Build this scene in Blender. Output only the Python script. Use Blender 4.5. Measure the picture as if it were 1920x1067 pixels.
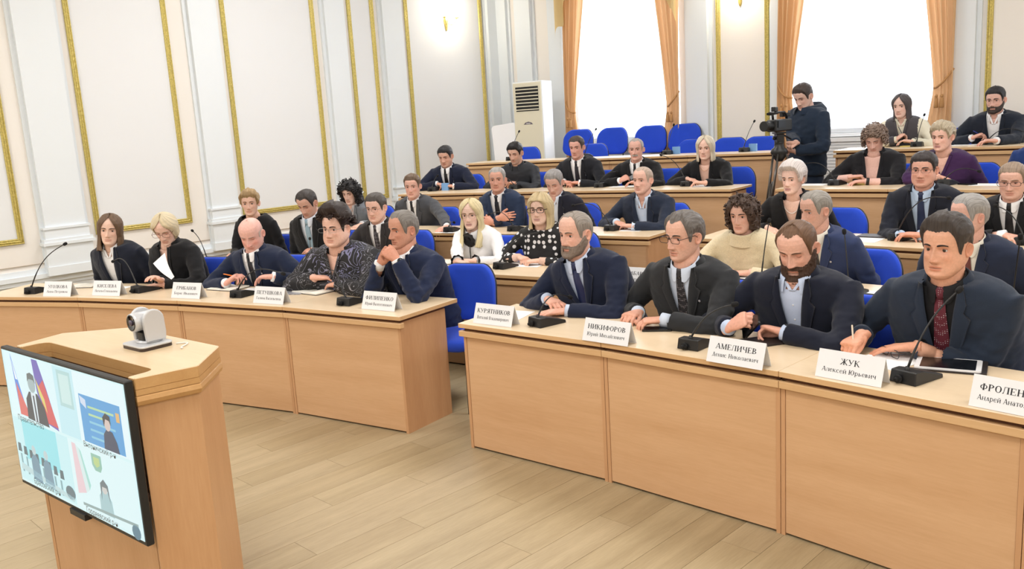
import bpy, bmesh, math, random
import numpy as np
from mathutils import Vector, Matrix, noise
from mathutils.bvhtree import BVHTree

random.seed(7); np.random.seed(7)
for o in list(bpy.data.objects): bpy.data.objects.remove(o)
scn = bpy.context.scene
COL = scn.collection
V3 = Vector
PI = math.pi
S2 = math.sqrt(2)

# ---------------------------------------------------------------- camera
F, TH, RO, HC = 1610.0, 0.1832, -0.0600, 1.84      # focal length (px of 1920), pitch, roll, height
_fw = V3((0, math.cos(TH), -math.sin(TH))); _r = V3((1, 0, 0)); _u = _r.cross(_fw)
CR = math.cos(RO)*_r + math.sin(RO)*_u
CU = -math.sin(RO)*_r + math.cos(RO)*_u
CF = _fw
cd = bpy.data.cameras.new('camera'); cd.sensor_width = 36; cd.lens = F/1920*36; cd.clip_start = .05; cd.clip_end = 200
cam = bpy.data.objects.new('camera', cd); COL.objects.link(cam)
m = Matrix((CR, CU, -CF)).transposed().to_4x4(); m.translation = V3((0, 0, HC)); cam.matrix_world = m
scn.camera = cam
# ---------------------------------------------------------------- world, lights, exposure
scn.view_settings.view_transform = 'Standard'; scn.view_settings.look = 'None'
scn.view_settings.gamma = 1; scn.view_settings.use_curve_mapping = False
scn.view_settings.exposure = 0.14
cy_ = scn.cycles; cy_.max_bounces = 6; cy_.diffuse_bounces = 3; cy_.glossy_bounces = 3; cy_.transmission_bounces = 4; cy_.transparent_max_bounces = 8
cy_.caustics_reflective = False; cy_.caustics_refractive = False; cy_.sample_clamp_indirect = 4; cy_.use_adaptive_sampling = True; cy_.adaptive_threshold = .05
w = bpy.data.worlds.new('overcast_sky'); scn.world = w; w.use_nodes = True
bg = w.node_tree.nodes['Background']; bg.inputs[0].default_value = (.86, .93, 1, 1); bg.inputs[1].default_value = 3.0

def room(s, n, z=0):            # s: metres from the left wall, n: metres towards the window wall
    return V3(((S2*s - 15 + S2*n)/2, (S2*n - S2*s + 15)/2, z))
WN = 15/S2                      # window wall plane
RW = 17.3                       # right wall plane
BN = -8.5                       # wall behind the presidium
CEIL = 5.2

def area(name, loc, target, sx, sy, power, col):
    l = bpy.data.lights.new(name, 'AREA'); l.shape = 'RECTANGLE'; l.size = sx; l.size_y = sy; l.energy = power; l.color = col
    o = bpy.data.objects.new(name, l); COL.objects.link(o); o.location = loc
    o.rotation_euler = (V3(target)-V3(loc)).to_track_quat('-Z', 'Y').to_euler(); return o
for i, (s, n) in enumerate([(3.2, -5), (8.6, -5), (14, -5), (3.2, 0), (8.6, 0), (14, 0), (3.2, 5.5), (8.6, 5.5), (14, 5.5)]):
    p = room(s, n, CEIL-.06)
    area('assumed_ceiling_light', p, p-V3((0, 0, 1)), 1.9, 1.9, 118, (1, .99, .98))  # unseen area lights, added in place of the hall's presumed chandeliers
for s in (2.65, 6.25):
    p = room(s, WN+.5, 3.2); area('window_daylight', p, p-V3((1, 1, .25)), 1.8, 3.4, 160, (.88, .94, 1))

# ---------------------------------------------------------------- helpers
def ray(px, py): return CF + CR*((px-960)/F) - CU*((py-533.5)/F)
CO = V3((0, 0, HC))
def on_z(px, py, z):
    d = ray(px, py); return CO + d*((z-HC)/d.z)
CX, CY = -7.623, -4.835         # centre of the seating arcs
def on_cyl(px, py, R):
    d = ray(px, py); a = d.x*d.x+d.y*d.y; b = 2*(d.x*(-CX)+d.y*(-CY)); c = CX*CX+CY*CY-R*R
    return CO + d*((-b+math.sqrt(b*b-4*a*c))/2/a)
def on_left(px, py):
    d = ray(px, py); nn = V3((1, -1, 0))/S2; return CO+d*((-15/S2)/nn.dot(d))
def polar(R, a, z=0): a = math.radians(a); return V3((CX+R*math.sin(a), CY+R*math.cos(a), z))
def ang_of(P): return math.degrees(math.atan2(P.x-CX, P.y-CY))

def srgb(*c):
    if len(c) == 1: c = c[0]
    f = lambda v: v/12.92 if v <= .04045 else ((v+.055)/1.055)**2.4
    return tuple(f(v/255) for v in c)
MATS = {}
def nodes_of(m): return m.node_tree.nodes, m.node_tree.links
def mat(name, col, rough=.5, metal=0, spec=.5, vary=.0, vscale=20, bump=0, bscale=200, stretch=None, attr=False, emit=None, estr=1, coat=0, sheen=0, trans=0, alpha=1):
    if name in MATS: return MATS[name]
    m = bpy.data.materials.new(name); m.use_nodes = True; N, L = nodes_of(m); b = N['Principled BSDF']
    b.inputs['Base Color'].default_value = (*col, 1); b.inputs['Roughness'].default_value = rough; b.inputs['Metallic'].default_value = metal
    b.inputs['Specular IOR Level'].default_value = spec
    if coat: b.inputs['Coat Weight'].default_value = coat
    if sheen: b.inputs['Sheen Weight'].default_value = sheen; b.inputs['Sheen Roughness'].default_value = .5
    if trans: b.inputs['Transmission Weight'].default_value = trans
    if alpha < 1: b.inputs['Alpha'].default_value = alpha
    tc = N.new('ShaderNodeTexCoord'); mp = N.new('ShaderNodeMapping'); L.new(tc.outputs['Object'], mp.inputs[0])
    if stretch: mp.inputs['Scale'].default_value = stretch
    src = None
    if attr:
        a = N.new('ShaderNodeVertexColor'); a.layer_name = 'Col'; src = a.outputs[0]
    if vary:
        nz = N.new('ShaderNodeTexNoise'); nz.inputs['Scale'].default_value = vscale; nz.inputs['Detail'].default_value = 5; L.new(mp.outputs[0], nz.inputs[0])
        rp = N.new('ShaderNodeMapRange'); rp.inputs[1].default_value = .3; rp.inputs[2].default_value = .7; rp.inputs[3].default_value = 1-vary; rp.inputs[4].default_value = 1+vary
        L.new(nz.outputs[0], rp.inputs[0])
        mx = N.new('ShaderNodeMix'); mx.data_type = 'RGBA'; mx.blend_type = 'MULTIPLY'; mx.inputs[0].default_value = 1
        if src: L.new(src, mx.inputs[6])
        else: mx.inputs[6].default_value = (*col, 1)
        L.new(rp.outputs[0], mx.inputs[7]); src = mx.outputs[2]
    if src: L.new(src, b.inputs['Base Color'])
    if bump:
        nz = N.new('ShaderNodeTexNoise'); nz.inputs['Scale'].default_value = bscale; nz.inputs['Detail'].default_value = 3; L.new(mp.outputs[0], nz.inputs[0])
        bp = N.new('ShaderNodeBump'); bp.inputs['Strength'].default_value = bump; bp.inputs['Distance'].default_value = .004; L.new(nz.outputs[0], bp.inputs['Height']); L.new(bp.outputs[0], b.inputs['Normal'])
    if emit:
        b.inputs['Emission Color'].default_value = (*emit, 1); b.inputs['Emission Strength'].default_value = estr
        if attr: L.new(a.outputs[0], b.inputs['Emission Color'])
    MATS[name] = m; return m

def wood(name, c1, c2, axis, scale=1.0, rough=.38, contrast=1.0):
    """beech-like laminate, grain running along the given local axis (0,1,2)"""
    if name in MATS: return MATS[name]
    m = bpy.data.materials.new(name); m.use_nodes = True; N, L = nodes_of(m); b = N['Principled BSDF']
    tc = N.new('ShaderNodeTexCoord'); mp = N.new('ShaderNodeMapping'); L.new(tc.outputs['Object'], mp.inputs[0])
    oi = N.new('ShaderNodeObjectInfo'); ad = N.new('ShaderNodeVectorMath'); ad.operation = 'ADD'
    sc = N.new('ShaderNodeVectorMath'); sc.operation = 'SCALE'; sc.inputs[0].default_value = (7, 13, 19); L.new(oi.outputs['Random'], sc.inputs['Scale'])
    L.new(mp.outputs[0], ad.inputs[0]); L.new(sc.outputs[0], ad.inputs[1])
    s = [9*scale]*3; s[axis] = .8*scale; mp.inputs['Scale'].default_value = s
    n1 = N.new('ShaderNodeTexNoise'); n1.inputs['Scale'].default_value = 1.0; n1.inputs['Detail'].default_value = 6; n1.inputs['Distortion'].default_value = .4; L.new(ad.outputs[0], n1.inputs[0])
    n2 = N.new('ShaderNodeTexNoise'); n2.inputs['Scale'].default_value = 12; n2.inputs['Detail'].default_value = 4; L.new(ad.outputs[0], n2.inputs[0])
    mx = N.new('ShaderNodeMix'); mx.inputs[0].default_value = .35; L.new(n1.outputs[0], mx.inputs[2]); L.new(n2.outputs[0], mx.inputs[3])
    cr = N.new('ShaderNodeValToRGB'); cr.color_ramp.elements[0].position = .5-.2*contrast; cr.color_ramp.elements[1].position = .5+.2*contrast
    cr.color_ramp.elements[0].color = (*c1, 1); cr.color_ramp.elements[1].color = (*c2, 1)
    L.new(mx.outputs[0], cr.inputs[0]); L.new(cr.outputs[0], b.inputs['Base Color'])
    b.inputs['Roughness'].default_value = rough
    MATS[name] = m; return m

def setp(o, label=None, cat=None, group=None, kind=None):
    if label: o['label'] = label
    if cat: o['category'] = cat
    if group: o['group'] = group
    if kind: o['kind'] = kind
    return o
def empty(name, loc=(0, 0, 0), rz=0, label=None, cat=None, group=None, kind=None):
    o = bpy.data.objects.new(name, None); COL.objects.link(o); o.location = loc; o.rotation_euler = (0, 0, rz); o.empty_display_size = .1
    return setp(o, label, cat, group, kind)
def mobj(name, verts, faces, mats, parent=None, smooth=False, cols=None, midx=None, mesh=None):
    if mesh is None:
        mesh = bpy.data.meshes.new(name); mesh.from_pydata([tuple(v) for v in verts], [], [tuple(f) for f in faces])
        if not isinstance(mats, (list, tuple)): mats = [mats]
        for mm in mats: mesh.materials.append(mm)
        if smooth: mesh.polygons.foreach_set('use_smooth', [True]*len(mesh.polygons))
        if midx is not None: mesh.polygons.foreach_set('material_index', list(midx))
        if cols is not None:
            ca = mesh.color_attributes.new('Col', 'FLOAT_COLOR', 'POINT')
            c4 = np.ones((len(mesh.vertices), 4), np.float32); c4[:, :3] = cols; ca.data.foreach_set('color', c4.ravel())
        mesh.update()
    o = bpy.data.objects.new(name, mesh); COL.objects.link(o)
    if parent: o.parent = parent
    return o
class MB:
    """collects simple solids into one mesh"""
    def __init__(s): s.v = []; s.f = []
    def add(s, v, f):
        k = len(s.v); s.v += [V3(a) for a in v]; s.f += [tuple(i+k for i in q) for q in f]; return s
    def box(s, x0, x1, y0, y1, z0, z1, M=None):
        v = [V3((x, y, z)) for z in (z0, z1) for y in (y0, y1) for x in (x0, x1)]
        if M: v = [M @ a for a in v]
        return s.add(v, [(0, 2, 3, 1), (4, 5, 7, 6), (0, 1, 5, 4), (2, 6, 7, 3), (0, 4, 6, 2), (1, 3, 7, 5)])
    def prism(s, poly, z0, z1, M=None):
        n = len(poly); v = [V3((x, y, z0)) for x, y in poly]+[V3((x, y, z1)) for x, y in poly]
        if M: v = [M @ a for a in v]
        return s.add(v, [tuple(range(n-1, -1, -1)), tuple(range(n, 2*n))]+[(i, (i+1) % n, n+(i+1) % n, n+i) for i in range(n)])
    def tube(s, pts, r, seg=10, cap=True):
        pts = [V3(p) for p in pts]; n = len(pts); rr = r if isinstance(r, (list, tuple)) else [r]*n
        up = None; k = len(s.v)
        for i, p in enumerate(pts):
            t = (pts[min(i+1, n-1)]-pts[max(i-1, 0)]).normalized()
            if up is None: up = t.orthogonal().normalized()
            up = (up - t*up.dot(t)).normalized(); sd = t.cross(up)
            for j in range(seg):
                a = 2*PI*j/seg; s.v.append(p+(up*math.cos(a)+sd*math.sin(a))*rr[i])
        for i in range(n-1):
            for j in range(seg):
                a = k+i*seg+j; b = k+i*seg+(j+1) % seg; s.f.append((a, b, b+seg, a+seg))
        if cap:
            s.f.append(tuple(k+j for j in range(seg-1, -1, -1))); s.f.append(tuple(k+(n-1)*seg+j for j in range(seg)))
        return s
    def lathe(s, prof, seg=16, M=None):
        k = len(s.v)
        for r, z in prof:
            for j in range(seg):
                a = 2*PI*j/seg; p = V3((r*math.cos(a), r*math.sin(a), z)); s.v.append(M @ p if M else p)
        for i in range(len(prof)-1):
            for j in range(seg):
                a = k+i*seg+j; b = k+i*seg+(j+1) % seg; s.f.append((a, b, b+seg, a+seg))
        n = len(prof)
        s.f.append(tuple(k+j for j in range(seg-1, -1, -1))); s.f.append(tuple(k+(n-1)*seg+j for j in range(seg)))
        return s
    def grid(s, P):
        nu = len(P); nv = len(P[0]); k = len(s.v)
        for r_ in P: s.v += [V3(a) for a in r_]
        for i in range(nu-1):
            for j in range(nv-1):
                a = k+i*nv+j; s.f.append((a, a+1, a+nv+1, a+nv))
        return s
    def bevel(s, w=.003, seg=1, ang=.6):
        bm = bmesh.new(); vs = [bm.verts.new(v) for v in s.v]
        for f in s.f:
            try: bm.faces.new([vs[i] for i in f])
            except ValueError: pass
        bm.normal_update()
        e = [e for e in bm.edges if len(e.link_faces) == 2 and e.calc_face_angle(0) > ang]
        bmesh.ops.bevel(bm, geom=e, offset=w, segments=seg, affect='EDGES', profile=.5, clamp_overlap=True)
        bm.verts.index_update(); s.v = [v.co.copy() for v in bm.verts]; s.f = [tuple(v.index for v in f.verts) for f in bm.faces]; bm.free(); return s
    def build(s, name, mats, parent=None, smooth=False, **k): return mobj(name, s.v, s.f, mats, parent, smooth, **k)

# ---------------------------------------------------------------- materials of the room
M_panel = mat('wall_panel_paint', srgb(241, 243, 245), .7, bump=.03, bscale=60)
M_cream = mat('wall_cream_paint', srgb(249, 244, 237), .7, bump=.03, bscale=60)
M_white = mat('pilaster_white_paint', srgb(240, 246, 250), .6, bump=.02, bscale=60)
M_gold = mat('gilded_moulding', srgb(210, 192, 112), .38, metal=.45, vary=.22, vscale=60, bump=.6, bscale=110)
M_ceil = mat('ceiling_paint', srgb(246, 244, 240), .8)
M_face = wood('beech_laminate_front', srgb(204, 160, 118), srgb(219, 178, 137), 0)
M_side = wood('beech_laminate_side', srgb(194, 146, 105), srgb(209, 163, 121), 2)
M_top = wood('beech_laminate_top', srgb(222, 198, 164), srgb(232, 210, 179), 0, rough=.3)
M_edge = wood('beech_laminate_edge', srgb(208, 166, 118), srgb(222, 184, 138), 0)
M_gap = mat('shadow_gap_board', srgb(96, 58, 34), .7)  # dark tone standing in for shade in desk gaps and lectern notch
M_blue = mat('blue_chair_cloth', srgb(25, 72, 205), .85, vary=.08, vscale=500, bump=.2, bscale=900, sheen=.15)
M_black = mat('black_plastic', srgb(24, 25, 27), .42)
M_foam = mat('black_foam', srgb(16, 16, 18), .95, bump=.5, bscale=900)
M_metal = mat('dark_grey_metal', srgb(60, 62, 66), .35, metal=.8)
M_paper = mat('white_paper', srgb(246, 246, 246), .7)
M_card = mat('name_card', srgb(238, 239, 242), .6)
M_ink = mat('printed_ink', srgb(38, 38, 44), .7)

# ---------------------------------------------------------------- floor, planks, tiers
fl = empty('floor', kind='structure')
fm = [wood('oak_plank_%d' % i, srgb(*a), srgb(*b), 0, scale=1.3, rough=.42) for i, (a, b) in enumerate([((158, 140, 108), (184, 166, 132)), ((155, 137, 105), (181, 162, 128)), ((160, 142, 111), (186, 168, 135))])]
sub = MB().prism([tuple(room(s, n)[:2]) for s, n in ((0, BN), (RW, BN), (RW, WN), (0, WN))], -.12, -.006)
sub.build('subfloor', M_gap, fl)
PW, PL = .19, 1.28
plank_mesh = []
for i in range(3):
    b = MB().box(-PL/2+.0008, PL/2-.0008, -PW/2+.0008, PW/2-.0008, -.006, 0)
    me = bpy.data.meshes.new('plank'); me.from_pydata([tuple(v) for v in b.v], [], b.f); me.materials.append(fm[i]); plank_mesh.append(me)
cands = []
for i in range(int(RW/PW)):
    off = (i*.47) % PL
    for j in range(-7, 9):
        s = (i+.5)*PW; n = j*PL+off
        P = room(s, n)
        if n-PL/2 < BN or n+PL/2 > WN: continue
        cands.append((s, n, P))
def vis(P):       # planks the photograph shows: the open floor in front of the desks and the aisle
    d = P-CO; z = d.dot(CF)
    if z < .8: return False
    px = 960+F*d.dot(CR)/z; py = 533.5-F*d.dot(CU)/z
    return -260 < px < 2100 and 560 < py < 1350 and math.hypot(P.x-CX, P.y-CY) < 14.2
near = sorted([c for c in cands if vis(c[2])], key=lambda c: c[2].length)[:300]
nset = set((c[0], c[1]) for c in near)
for s, n, P in near:
    o = mobj('plank', None, None, None, fl, mesh=random.choice(plank_mesh)); o.location = P; o.rotation_euler = (0, 0, PI/4)
rest = MB()
for s, n, P in cands:
    if (s, n) in nset: continue
    rest.box(-PL/2, PL/2, -PW/2+.0008, PW/2-.0008, -.006, 0, Matrix.Translation(P) @ Matrix.Rotation(PI/4, 4, 'Z'))
setp(rest.build('plank_field', fm[0], fl), kind='stuff')

RR = [0, 12.09, 13.49, 14.91, 16.50, 18.07]      # front of each desk row
ZZ = [0, 0, 0, .10, .35, .615]                   # its floor height
M_carpet = mat('tier_laminate', srgb(176, 150, 114), .5, vary=.08, vscale=8)
for k in (3, 4, 5):
    r0 = RR[k]-.06; A = np.linspace(5, 62, 40)
    ro = 21.4
    poly = [tuple(polar(r0, a)[:2]) for a in A]
    # back edge follows the walls
    def clip(R, a):
        P = polar(R, a); n = (P.x+P.y)/S2; s = (P.x-P.y+15)/S2
        e = V3((math.sin(math.radians(a)), math.cos(math.radians(a)), 0)); en = (e.x+e.y)/S2; es = (e.x-e.y)/S2
        t = 0
        if n > WN-.01: t = max(t, (n-WN+.01)/en)
        if s < .02 and es < 0: t = max(t, (s-.02)/es)
        return P-e*t
    poly2 = []
    for a in A[::-1]: poly2.append(tuple(clip(ro, a)[:2]))
    b = MB(); n = len(A)
    zt = ZZ[k]; zb = ZZ[k-1]
    v = [(x, y, zb) for x, y in poly]+[(x, y, zt) for x, y in poly]+[(x, y, zt) for x, y in poly2[::-1]]
    f = [(i, i+1, n+i+1, n+i) for i in range(n-1)]+[(n+i, n+i+1, 2*n+i+1, 2*n+i) for i in range(n-1)]
    b.add(v, f)
    setp(b.build('floor_tier', M_carpet), kind='structure')

# ---------------------------------------------------------------- walls
def wquad(mb, w, a0, a1, z0, z1, d0=0, d1=0):
    """box on a wall: a along the wall, d out from the wall into the room"""
    if w == 'L': c = [(d, a) for a in (a0, a1) for d in (d0, d1)]
    elif w == 'W': c = [(a, WN-d) for a in (a0, a1) for d in (d0, d1)]
    P = [room(s, n) for s, n in (c[0], c[1], c[3], c[2])]
    mb.prism([(p.x, p.y) for p in P], z0, z1)
def wall_solid(name, s0, n0, s1, n1, z0=-.1, z1=CEIL, th=.2, m=M_cream):
    P, Q = room(s0, n0), room(s1, n1); d = (Q-P).normalized(); nrm = V3((d.y, -d.x, 0))*th
    b = MB().prism([tuple(a[:2]) for a in (P, Q, Q+nrm, P+nrm)], z0, z1); return setp(b.build(name, m), kind='structure')
wl = empty('wall_left', kind='structure')
b = MB(); wquad(b, 'L', BN, WN, -.1, CEIL, -.2, 0); b.build('plaster', M_cream, wl)
wall_solid('wall_right', RW, WN, RW, BN, th=-.2)
wall_solid('wall_back', RW, BN, 0, BN, th=-.2)
b = MB().prism([tuple(room(s, n)[:2]) for s, n in ((0, BN), (RW, BN), (RW, WN), (0, WN))], CEIL, CEIL+.15)
setp(b.build('ceiling', M_ceil), kind='structure')

def gold_frame(parent, w, a0, a1, z0, z1, wd=.064, dp=.035):
    """gilded picture-frame moulding with a running leaf relief, four bars"""
    fr = empty('gilded_frame') ; fr.parent = parent
    def P(a, z, d): return room(d, a, z) if w == 'L' else room(a, WN-d, z)
    prof = [(0, .002), (.10, .75), (.2, .8), (.24, .45), (.3, .5), (.42, .85), (.5, 1), (.58, .85), (.7, .5), (.76, .45), (.8, .7), (.9, .65), (1, .002)]
    def bar(p0, p1, inward):
        L_ = math.hypot(p1[0]-p0[0], p1[1]-p0[1]); n = max(4, int(L_/.022)); G = []
        for i in range(n+1):
            t = i/n; a = p0[0]+(p1[0]-p0[0])*t; z = p0[1]+(p1[1]-p0[1])*t; row = []
            dist = t*L_
            for q, h in prof:
                hh = h
                if .25 < q < .75: hh = h*(.62+.38*abs(math.sin(dist*PI/.062+(.9 if q > .5 else 0)*(1 if i % 2 else 1))))
                # mitre
                e = q*wd; ta = max(0, min(1, t)); sh = e*(1-2*ta)
                aa = a+inward[0]*e+(p1[0]-p0[0])/L_*sh; zz = z+inward[1]*e+(p1[1]-p0[1])/L_*sh
                row.append(P(aa, zz, .004+hh*dp))
            G.append(row)
        b = MB().grid(G); b.build('frame_bar', M_gold, fr, smooth=True)
    bar((a0, z0), (a1, z0), (0, 1)); bar((a1, z0), (a1, z1), (-1, 0)); bar((a1, z1), (a0, z1), (0, -1)); bar((a0, z1), (a0, z0), (1, 0))
    return fr
FT = 4.75
for a0, a1 in ((1.55, 2.95), (3.72, 4.91), (5.62, 7.02), (7.58, 8.05), (8.63, 10.25)):
    b = MB(); wquad(b, 'L', a0+.02, a1-.02, .88, FT-.02, 0, .004); b.build('wall_panel', M_panel, wl)
    gold_frame(wl, 'L', a0, a1, .86, FT)
def pilaster(parent, w, a0, a1, zb, base=True):
    b = MB(); wquad(b, w, a0, a1, zb, CEIL, 0, .085)
    wquad(b, w, a0-.045, a0, zb, CEIL, 0, .03); wquad(b, w, a1, a1+.045, zb, CEIL, 0, .03)
    b.build('pilaster_shaft', M_white, parent)
    if base:
        b = MB()
        for z0, z1, o in ((zb, zb+.10, .05), (zb+.10, zb+.34, .035), (zb+.34, zb+.375, .06), (zb+.375, zb+.41, .045), (zb+.41, zb+.52, .02), (zb+.52, zb+.545, .035)):
            wquad(b, w, a0-o, a1+o, z0, z1, 0, .085+o)
        b.build('pilaster_base', M_white, parent)
for a0, a1 in ((1.0, 1.42), (3.16, 3.6), (5.16, 5.52), (7.15, 7.48), (8.16, 8.53), (10.33, 10.6)): pilaster(wl, 'L', a0, a1, .47)
bb = MB()
for z0, z1, d in ((.02, .40, .012), (.40, .45, .05), (.45, .50, .075), (.50, .56, .03)): wquad(bb, 'L', BN, WN-.05, z0, z1, 0, d)
setp(bb.build('baseboard_left', M_white), kind='structure')

# window wall with two tall openings in view (and two further along)
ww = empty('wall_window', kind='structure')
WIN = [(1.72, 3.6), (5.3, 7.18), (8.9, 10.8), (12.5, 14.4)]
SILL, HEAD = 1.5, 4.9
b = MB(); xs = [0]+[q for p_ in WIN for q in p_]+[RW]
for i in range(0, len(xs), 2): wquad(b, 'W', xs[i], xs[i+1], -.1, CEIL, -.35, 0)
for a0, a1 in WIN: wquad(b, 'W', a0, a1, -.1, SILL, -.35, 0); wquad(b, 'W', a0, a1, HEAD, CEIL, -.35, 0)
b.build('plaster', M_cream, ww)
for a0, a1 in ((.02, .3), (.5, .84), (1.22, 1.5)): pilaster(ww, 'W', a0, a1, .62, False)
for a0, a1 in ((3.76, 4.1), (5.04, 5.28), (7.2, 7.46), (8.5, 8.8)): pilaster(ww, 'W', a0, a1, .62, False)
for a0, a1 in ((4.2, 4.98), (7.55, 8.42)):
    b = MB(); wquad(b, 'W', a0+.02, a1-.02, 1.15, FT-.02, 0, .004); b.build('wall_panel', M_cream, ww)
    gold_frame(ww, 'W', a0, a1, 1.13, FT)
M_glass = mat('window_glass', (1, 1, 1), .02, trans=1.0, alpha=.25)
M_pvc = mat('white_window_pvc', srgb(244, 246, 248), .35)
M_sheer = bpy.data.materials.new('sheer_curtain'); M_sheer.use_nodes = True; N, L = nodes_of(M_sheer)
for q in list(N):
    if q.type == 'BSDF_PRINCIPLED': N.remove(q)
tl = N.new('ShaderNodeBsdfTranslucent'); tl.inputs[0].default_value = (.95, .97, 1, 1); tp = N.new('ShaderNodeBsdfTransparent'); df = N.new('ShaderNodeBsdfDiffuse'); df.inputs[0].default_value = (.95, .96, .98, 1)
m1 = N.new('ShaderNodeMixShader'); m1.inputs[0].default_value = .35; L.new(tl.outputs[0], m1.inputs[1]); L.new(df.outputs[0], m1.inputs[2])
m2 = N.new('ShaderNodeMixShader'); m2.inputs[0].default_value = .45; L.new(m1.outputs[0], m2.inputs[1]); L.new(tp.outputs[0], m2.inputs[2]); L.new(m2.outputs[0], N['Material Output'].inputs[0])
def drape_mat(name, col):
    m_ = bpy.data.materials.new(name); m_.use_nodes = True; N, L = nodes_of(m_); N.remove(N['Principled BSDF'])
    d = N.new('ShaderNodeBsdfDiffuse'); t = N.new('ShaderNodeBsdfTranslucent'); g = N.new('ShaderNodeBsdfGlossy'); g.inputs['Roughness'].default_value = .45; g.inputs[0].default_value = (*col, 1)
    d.inputs[0].default_value = (*col, 1); t.inputs[0].default_value = (*col, 1); x = N.new('ShaderNodeMixShader'); x.inputs[0].default_value = .22; L.new(d.outputs[0], x.inputs[1]); L.new(t.outputs[0], x.inputs[2])
    y = N.new('ShaderNodeMixShader'); y.inputs[0].default_value = .06; L.new(x.outputs[0], y.inputs[1]); L.new(g.outputs[0], y.inputs[2]); L.new(y.outputs[0], N['Material Output'].inputs[0]); return m_
M_cur = drape_mat('apricot_curtain', srgb(230, 190, 146)); M_val = drape_mat('gold_valance', srgb(236, 212, 158))
M_tass = mat('tassel_cord', srgb(190, 140, 86), .6, bump=.5, bscale=300)
def cloth(name, m, parent, fn, nu, nv):
    """fn(u,v)->(a along wall, z, d from wall)"""
    G = []
    for i in range(nu+1):
        row = []
        for j in range(nv+1):
            a, z, d = fn(i/nu, j/nv); row.append(room(a, WN-d, z))
        G.append(row)
    return MB().grid(G).build(name, m, parent, smooth=True)
wnames = ['tall window beside the air conditioner', 'tall window behind the cameraman']
for wi, (a0, a1) in enumerate(WIN[:2]):
    wo = empty('window_%d' % (wi+1), kind='structure')
    fr = MB()
    for x0, x1, z0, z1 in ((a0, a0+.07, SILL, HEAD), (a1-.07, a1, SILL, HEAD), (a0, a1, SILL, SILL+.08), (a0, a1, HEAD-.08, HEAD), ((a0+a1)/2-.04, (a0+a1)/2+.04, SILL, HEAD), (a0, a1, 3.55, 3.63)):
        wquad(fr, 'W', x0, x1, z0, z1, -.28, -.21)
    fr.build('window_frame', M_pvc, wo)
    for x0, x1 in ((a0+.07, (a0+a1)/2-.04), ((a0+a1)/2+.04, a1-.07)):
        for z0, z1 in ((SILL+.08, 3.55), (3.63, HEAD-.08)):
            g = MB(); wquad(g, 'W', x0, x1, z0, z1, -.25, -.245); g.build('pane', M_glass, wo)
    g = MB(); wquad(g, 'W', a0-.05, a1+.05, SILL-.04, SILL, -.2, .05); g.build('window_sill', M_pvc, wo)
    sh = cloth('sheer_curtain', M_sheer, None, lambda u, v: (a0-.02+(a1-a0+.04)*u, 4.95-(4.95-SILL-.06)*v, .09+.018*math.sin(u*2*PI*16)+.006*math.sin(u*97+v*5)), 260, 8)
    setp(sh, 'white sheer curtain over the '+wnames[wi], 'curtain', 'sheer curtains')
    for side in (0, 1):
        sg = 1 if side == 0 else -1; e = a0-.14 if side == 0 else a1+.12
        root = empty('drape', label='apricot drape tied back on the %s of the %s' % (('left', 'right')[side], wnames[wi]), cat='curtain', group='apricot drapes')
        def dr(u, v):
            z = 4.95-(4.95-.7)*v
            if z > 1.95: k = (z-1.95)/3.0; wdt = .20+.42*k**1.15; o0 = .02+(.0)*k
            else: k = (1.95-z)/1.3; wdt = .20+.13*min(1, k*1.6); o0 = .02
            amp = .035*(.55+.45*min(1, abs(z-1.95)/.8))
            ph = u*2*PI*5+.5*math.sin(z*1.3)
            return (e+sg*(o0+wdt*u), z, .17+amp*math.sin(ph)+.02*math.sin(u*2*PI*2+z))
        cloth('drape_cloth', M_cur, root, dr, 70, 46)
        tb = MB(); ring = []
        for i in range(25):
            t = i/24; ring.append(room(e+sg*(.02+.2*t), WN-.17-.06*math.sin(t*PI), 1.97+.20*(1-t)**2))
        tb.tube(ring, .012, 8)
        px = e+sg*.14
        for q in (-.03, .03):
            tb.lathe([(.004, .0), (.016, -.01), (.018, -.03), (.010, -.035), (.02, -.05), (.026, -.14), (.022, -.15)], 10, Matrix.Translation(room(px+q, WN-.25, 1.93-abs(q))))
        tb.build('tieback', M_tass, root, smooth=True)
        def jab(u, v):
            top = 4.98; tip = 3.08; z_end = tip+u*1.0+.07*math.sin(u*2*PI*2.5)
            z = top-(top-z_end)*v
            return (e-sg*.03+sg*.46*u, z, .27+.03*math.sin(u*2*PI*2.5+.5)+.012*math.sin(u*17))
        jb = cloth('valance_jabot', M_val, root, jab, 40, 24)
    def swag(u, v):
        z = 4.98-.55*v-.5*v*math.sin(u*PI); return (a0+.1+(a1-a0-.2)*u, z, .3+.03*math.sin(v*2*PI*4)+.05*math.sin(u*PI))
    rt = cloth('valance_swag', M_val, None, swag, 30, 30); setp(rt, 'draped gold valance swag across the top of the '+wnames[wi], 'valance', 'valance swags')
# white slatted radiator grilles below the windows
for wi, (a0, a1) in enumerate(WIN[:2]):
    rg = empty('radiator_grille', label='white slatted radiator grille under the '+wnames[wi], cat='radiator', group='radiator grilles')
    [ (lambda b: (wquad(b, 'W', a0, a1, z0, z1, .005, .09), b.build('grille_rail', M_pvc, rg)))(MB()) for z0, z1 in ((.62, .68), (1.40, 1.45)) ]
    b = MB(); wquad(b, 'W', a0+.01, a1-.01, .66, 1.42, .004, .05); b.build('added_grille_back', M_pvc, rg)  # white backing added to lighten the dark lines between the slats
    for i in range(18):
        b = MB(); z = .70+i*.039; wquad(b, 'W', a0+.02, a1-.02, z, z+.030, .052, .066); b.build('slat', M_pvc, rg)
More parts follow.
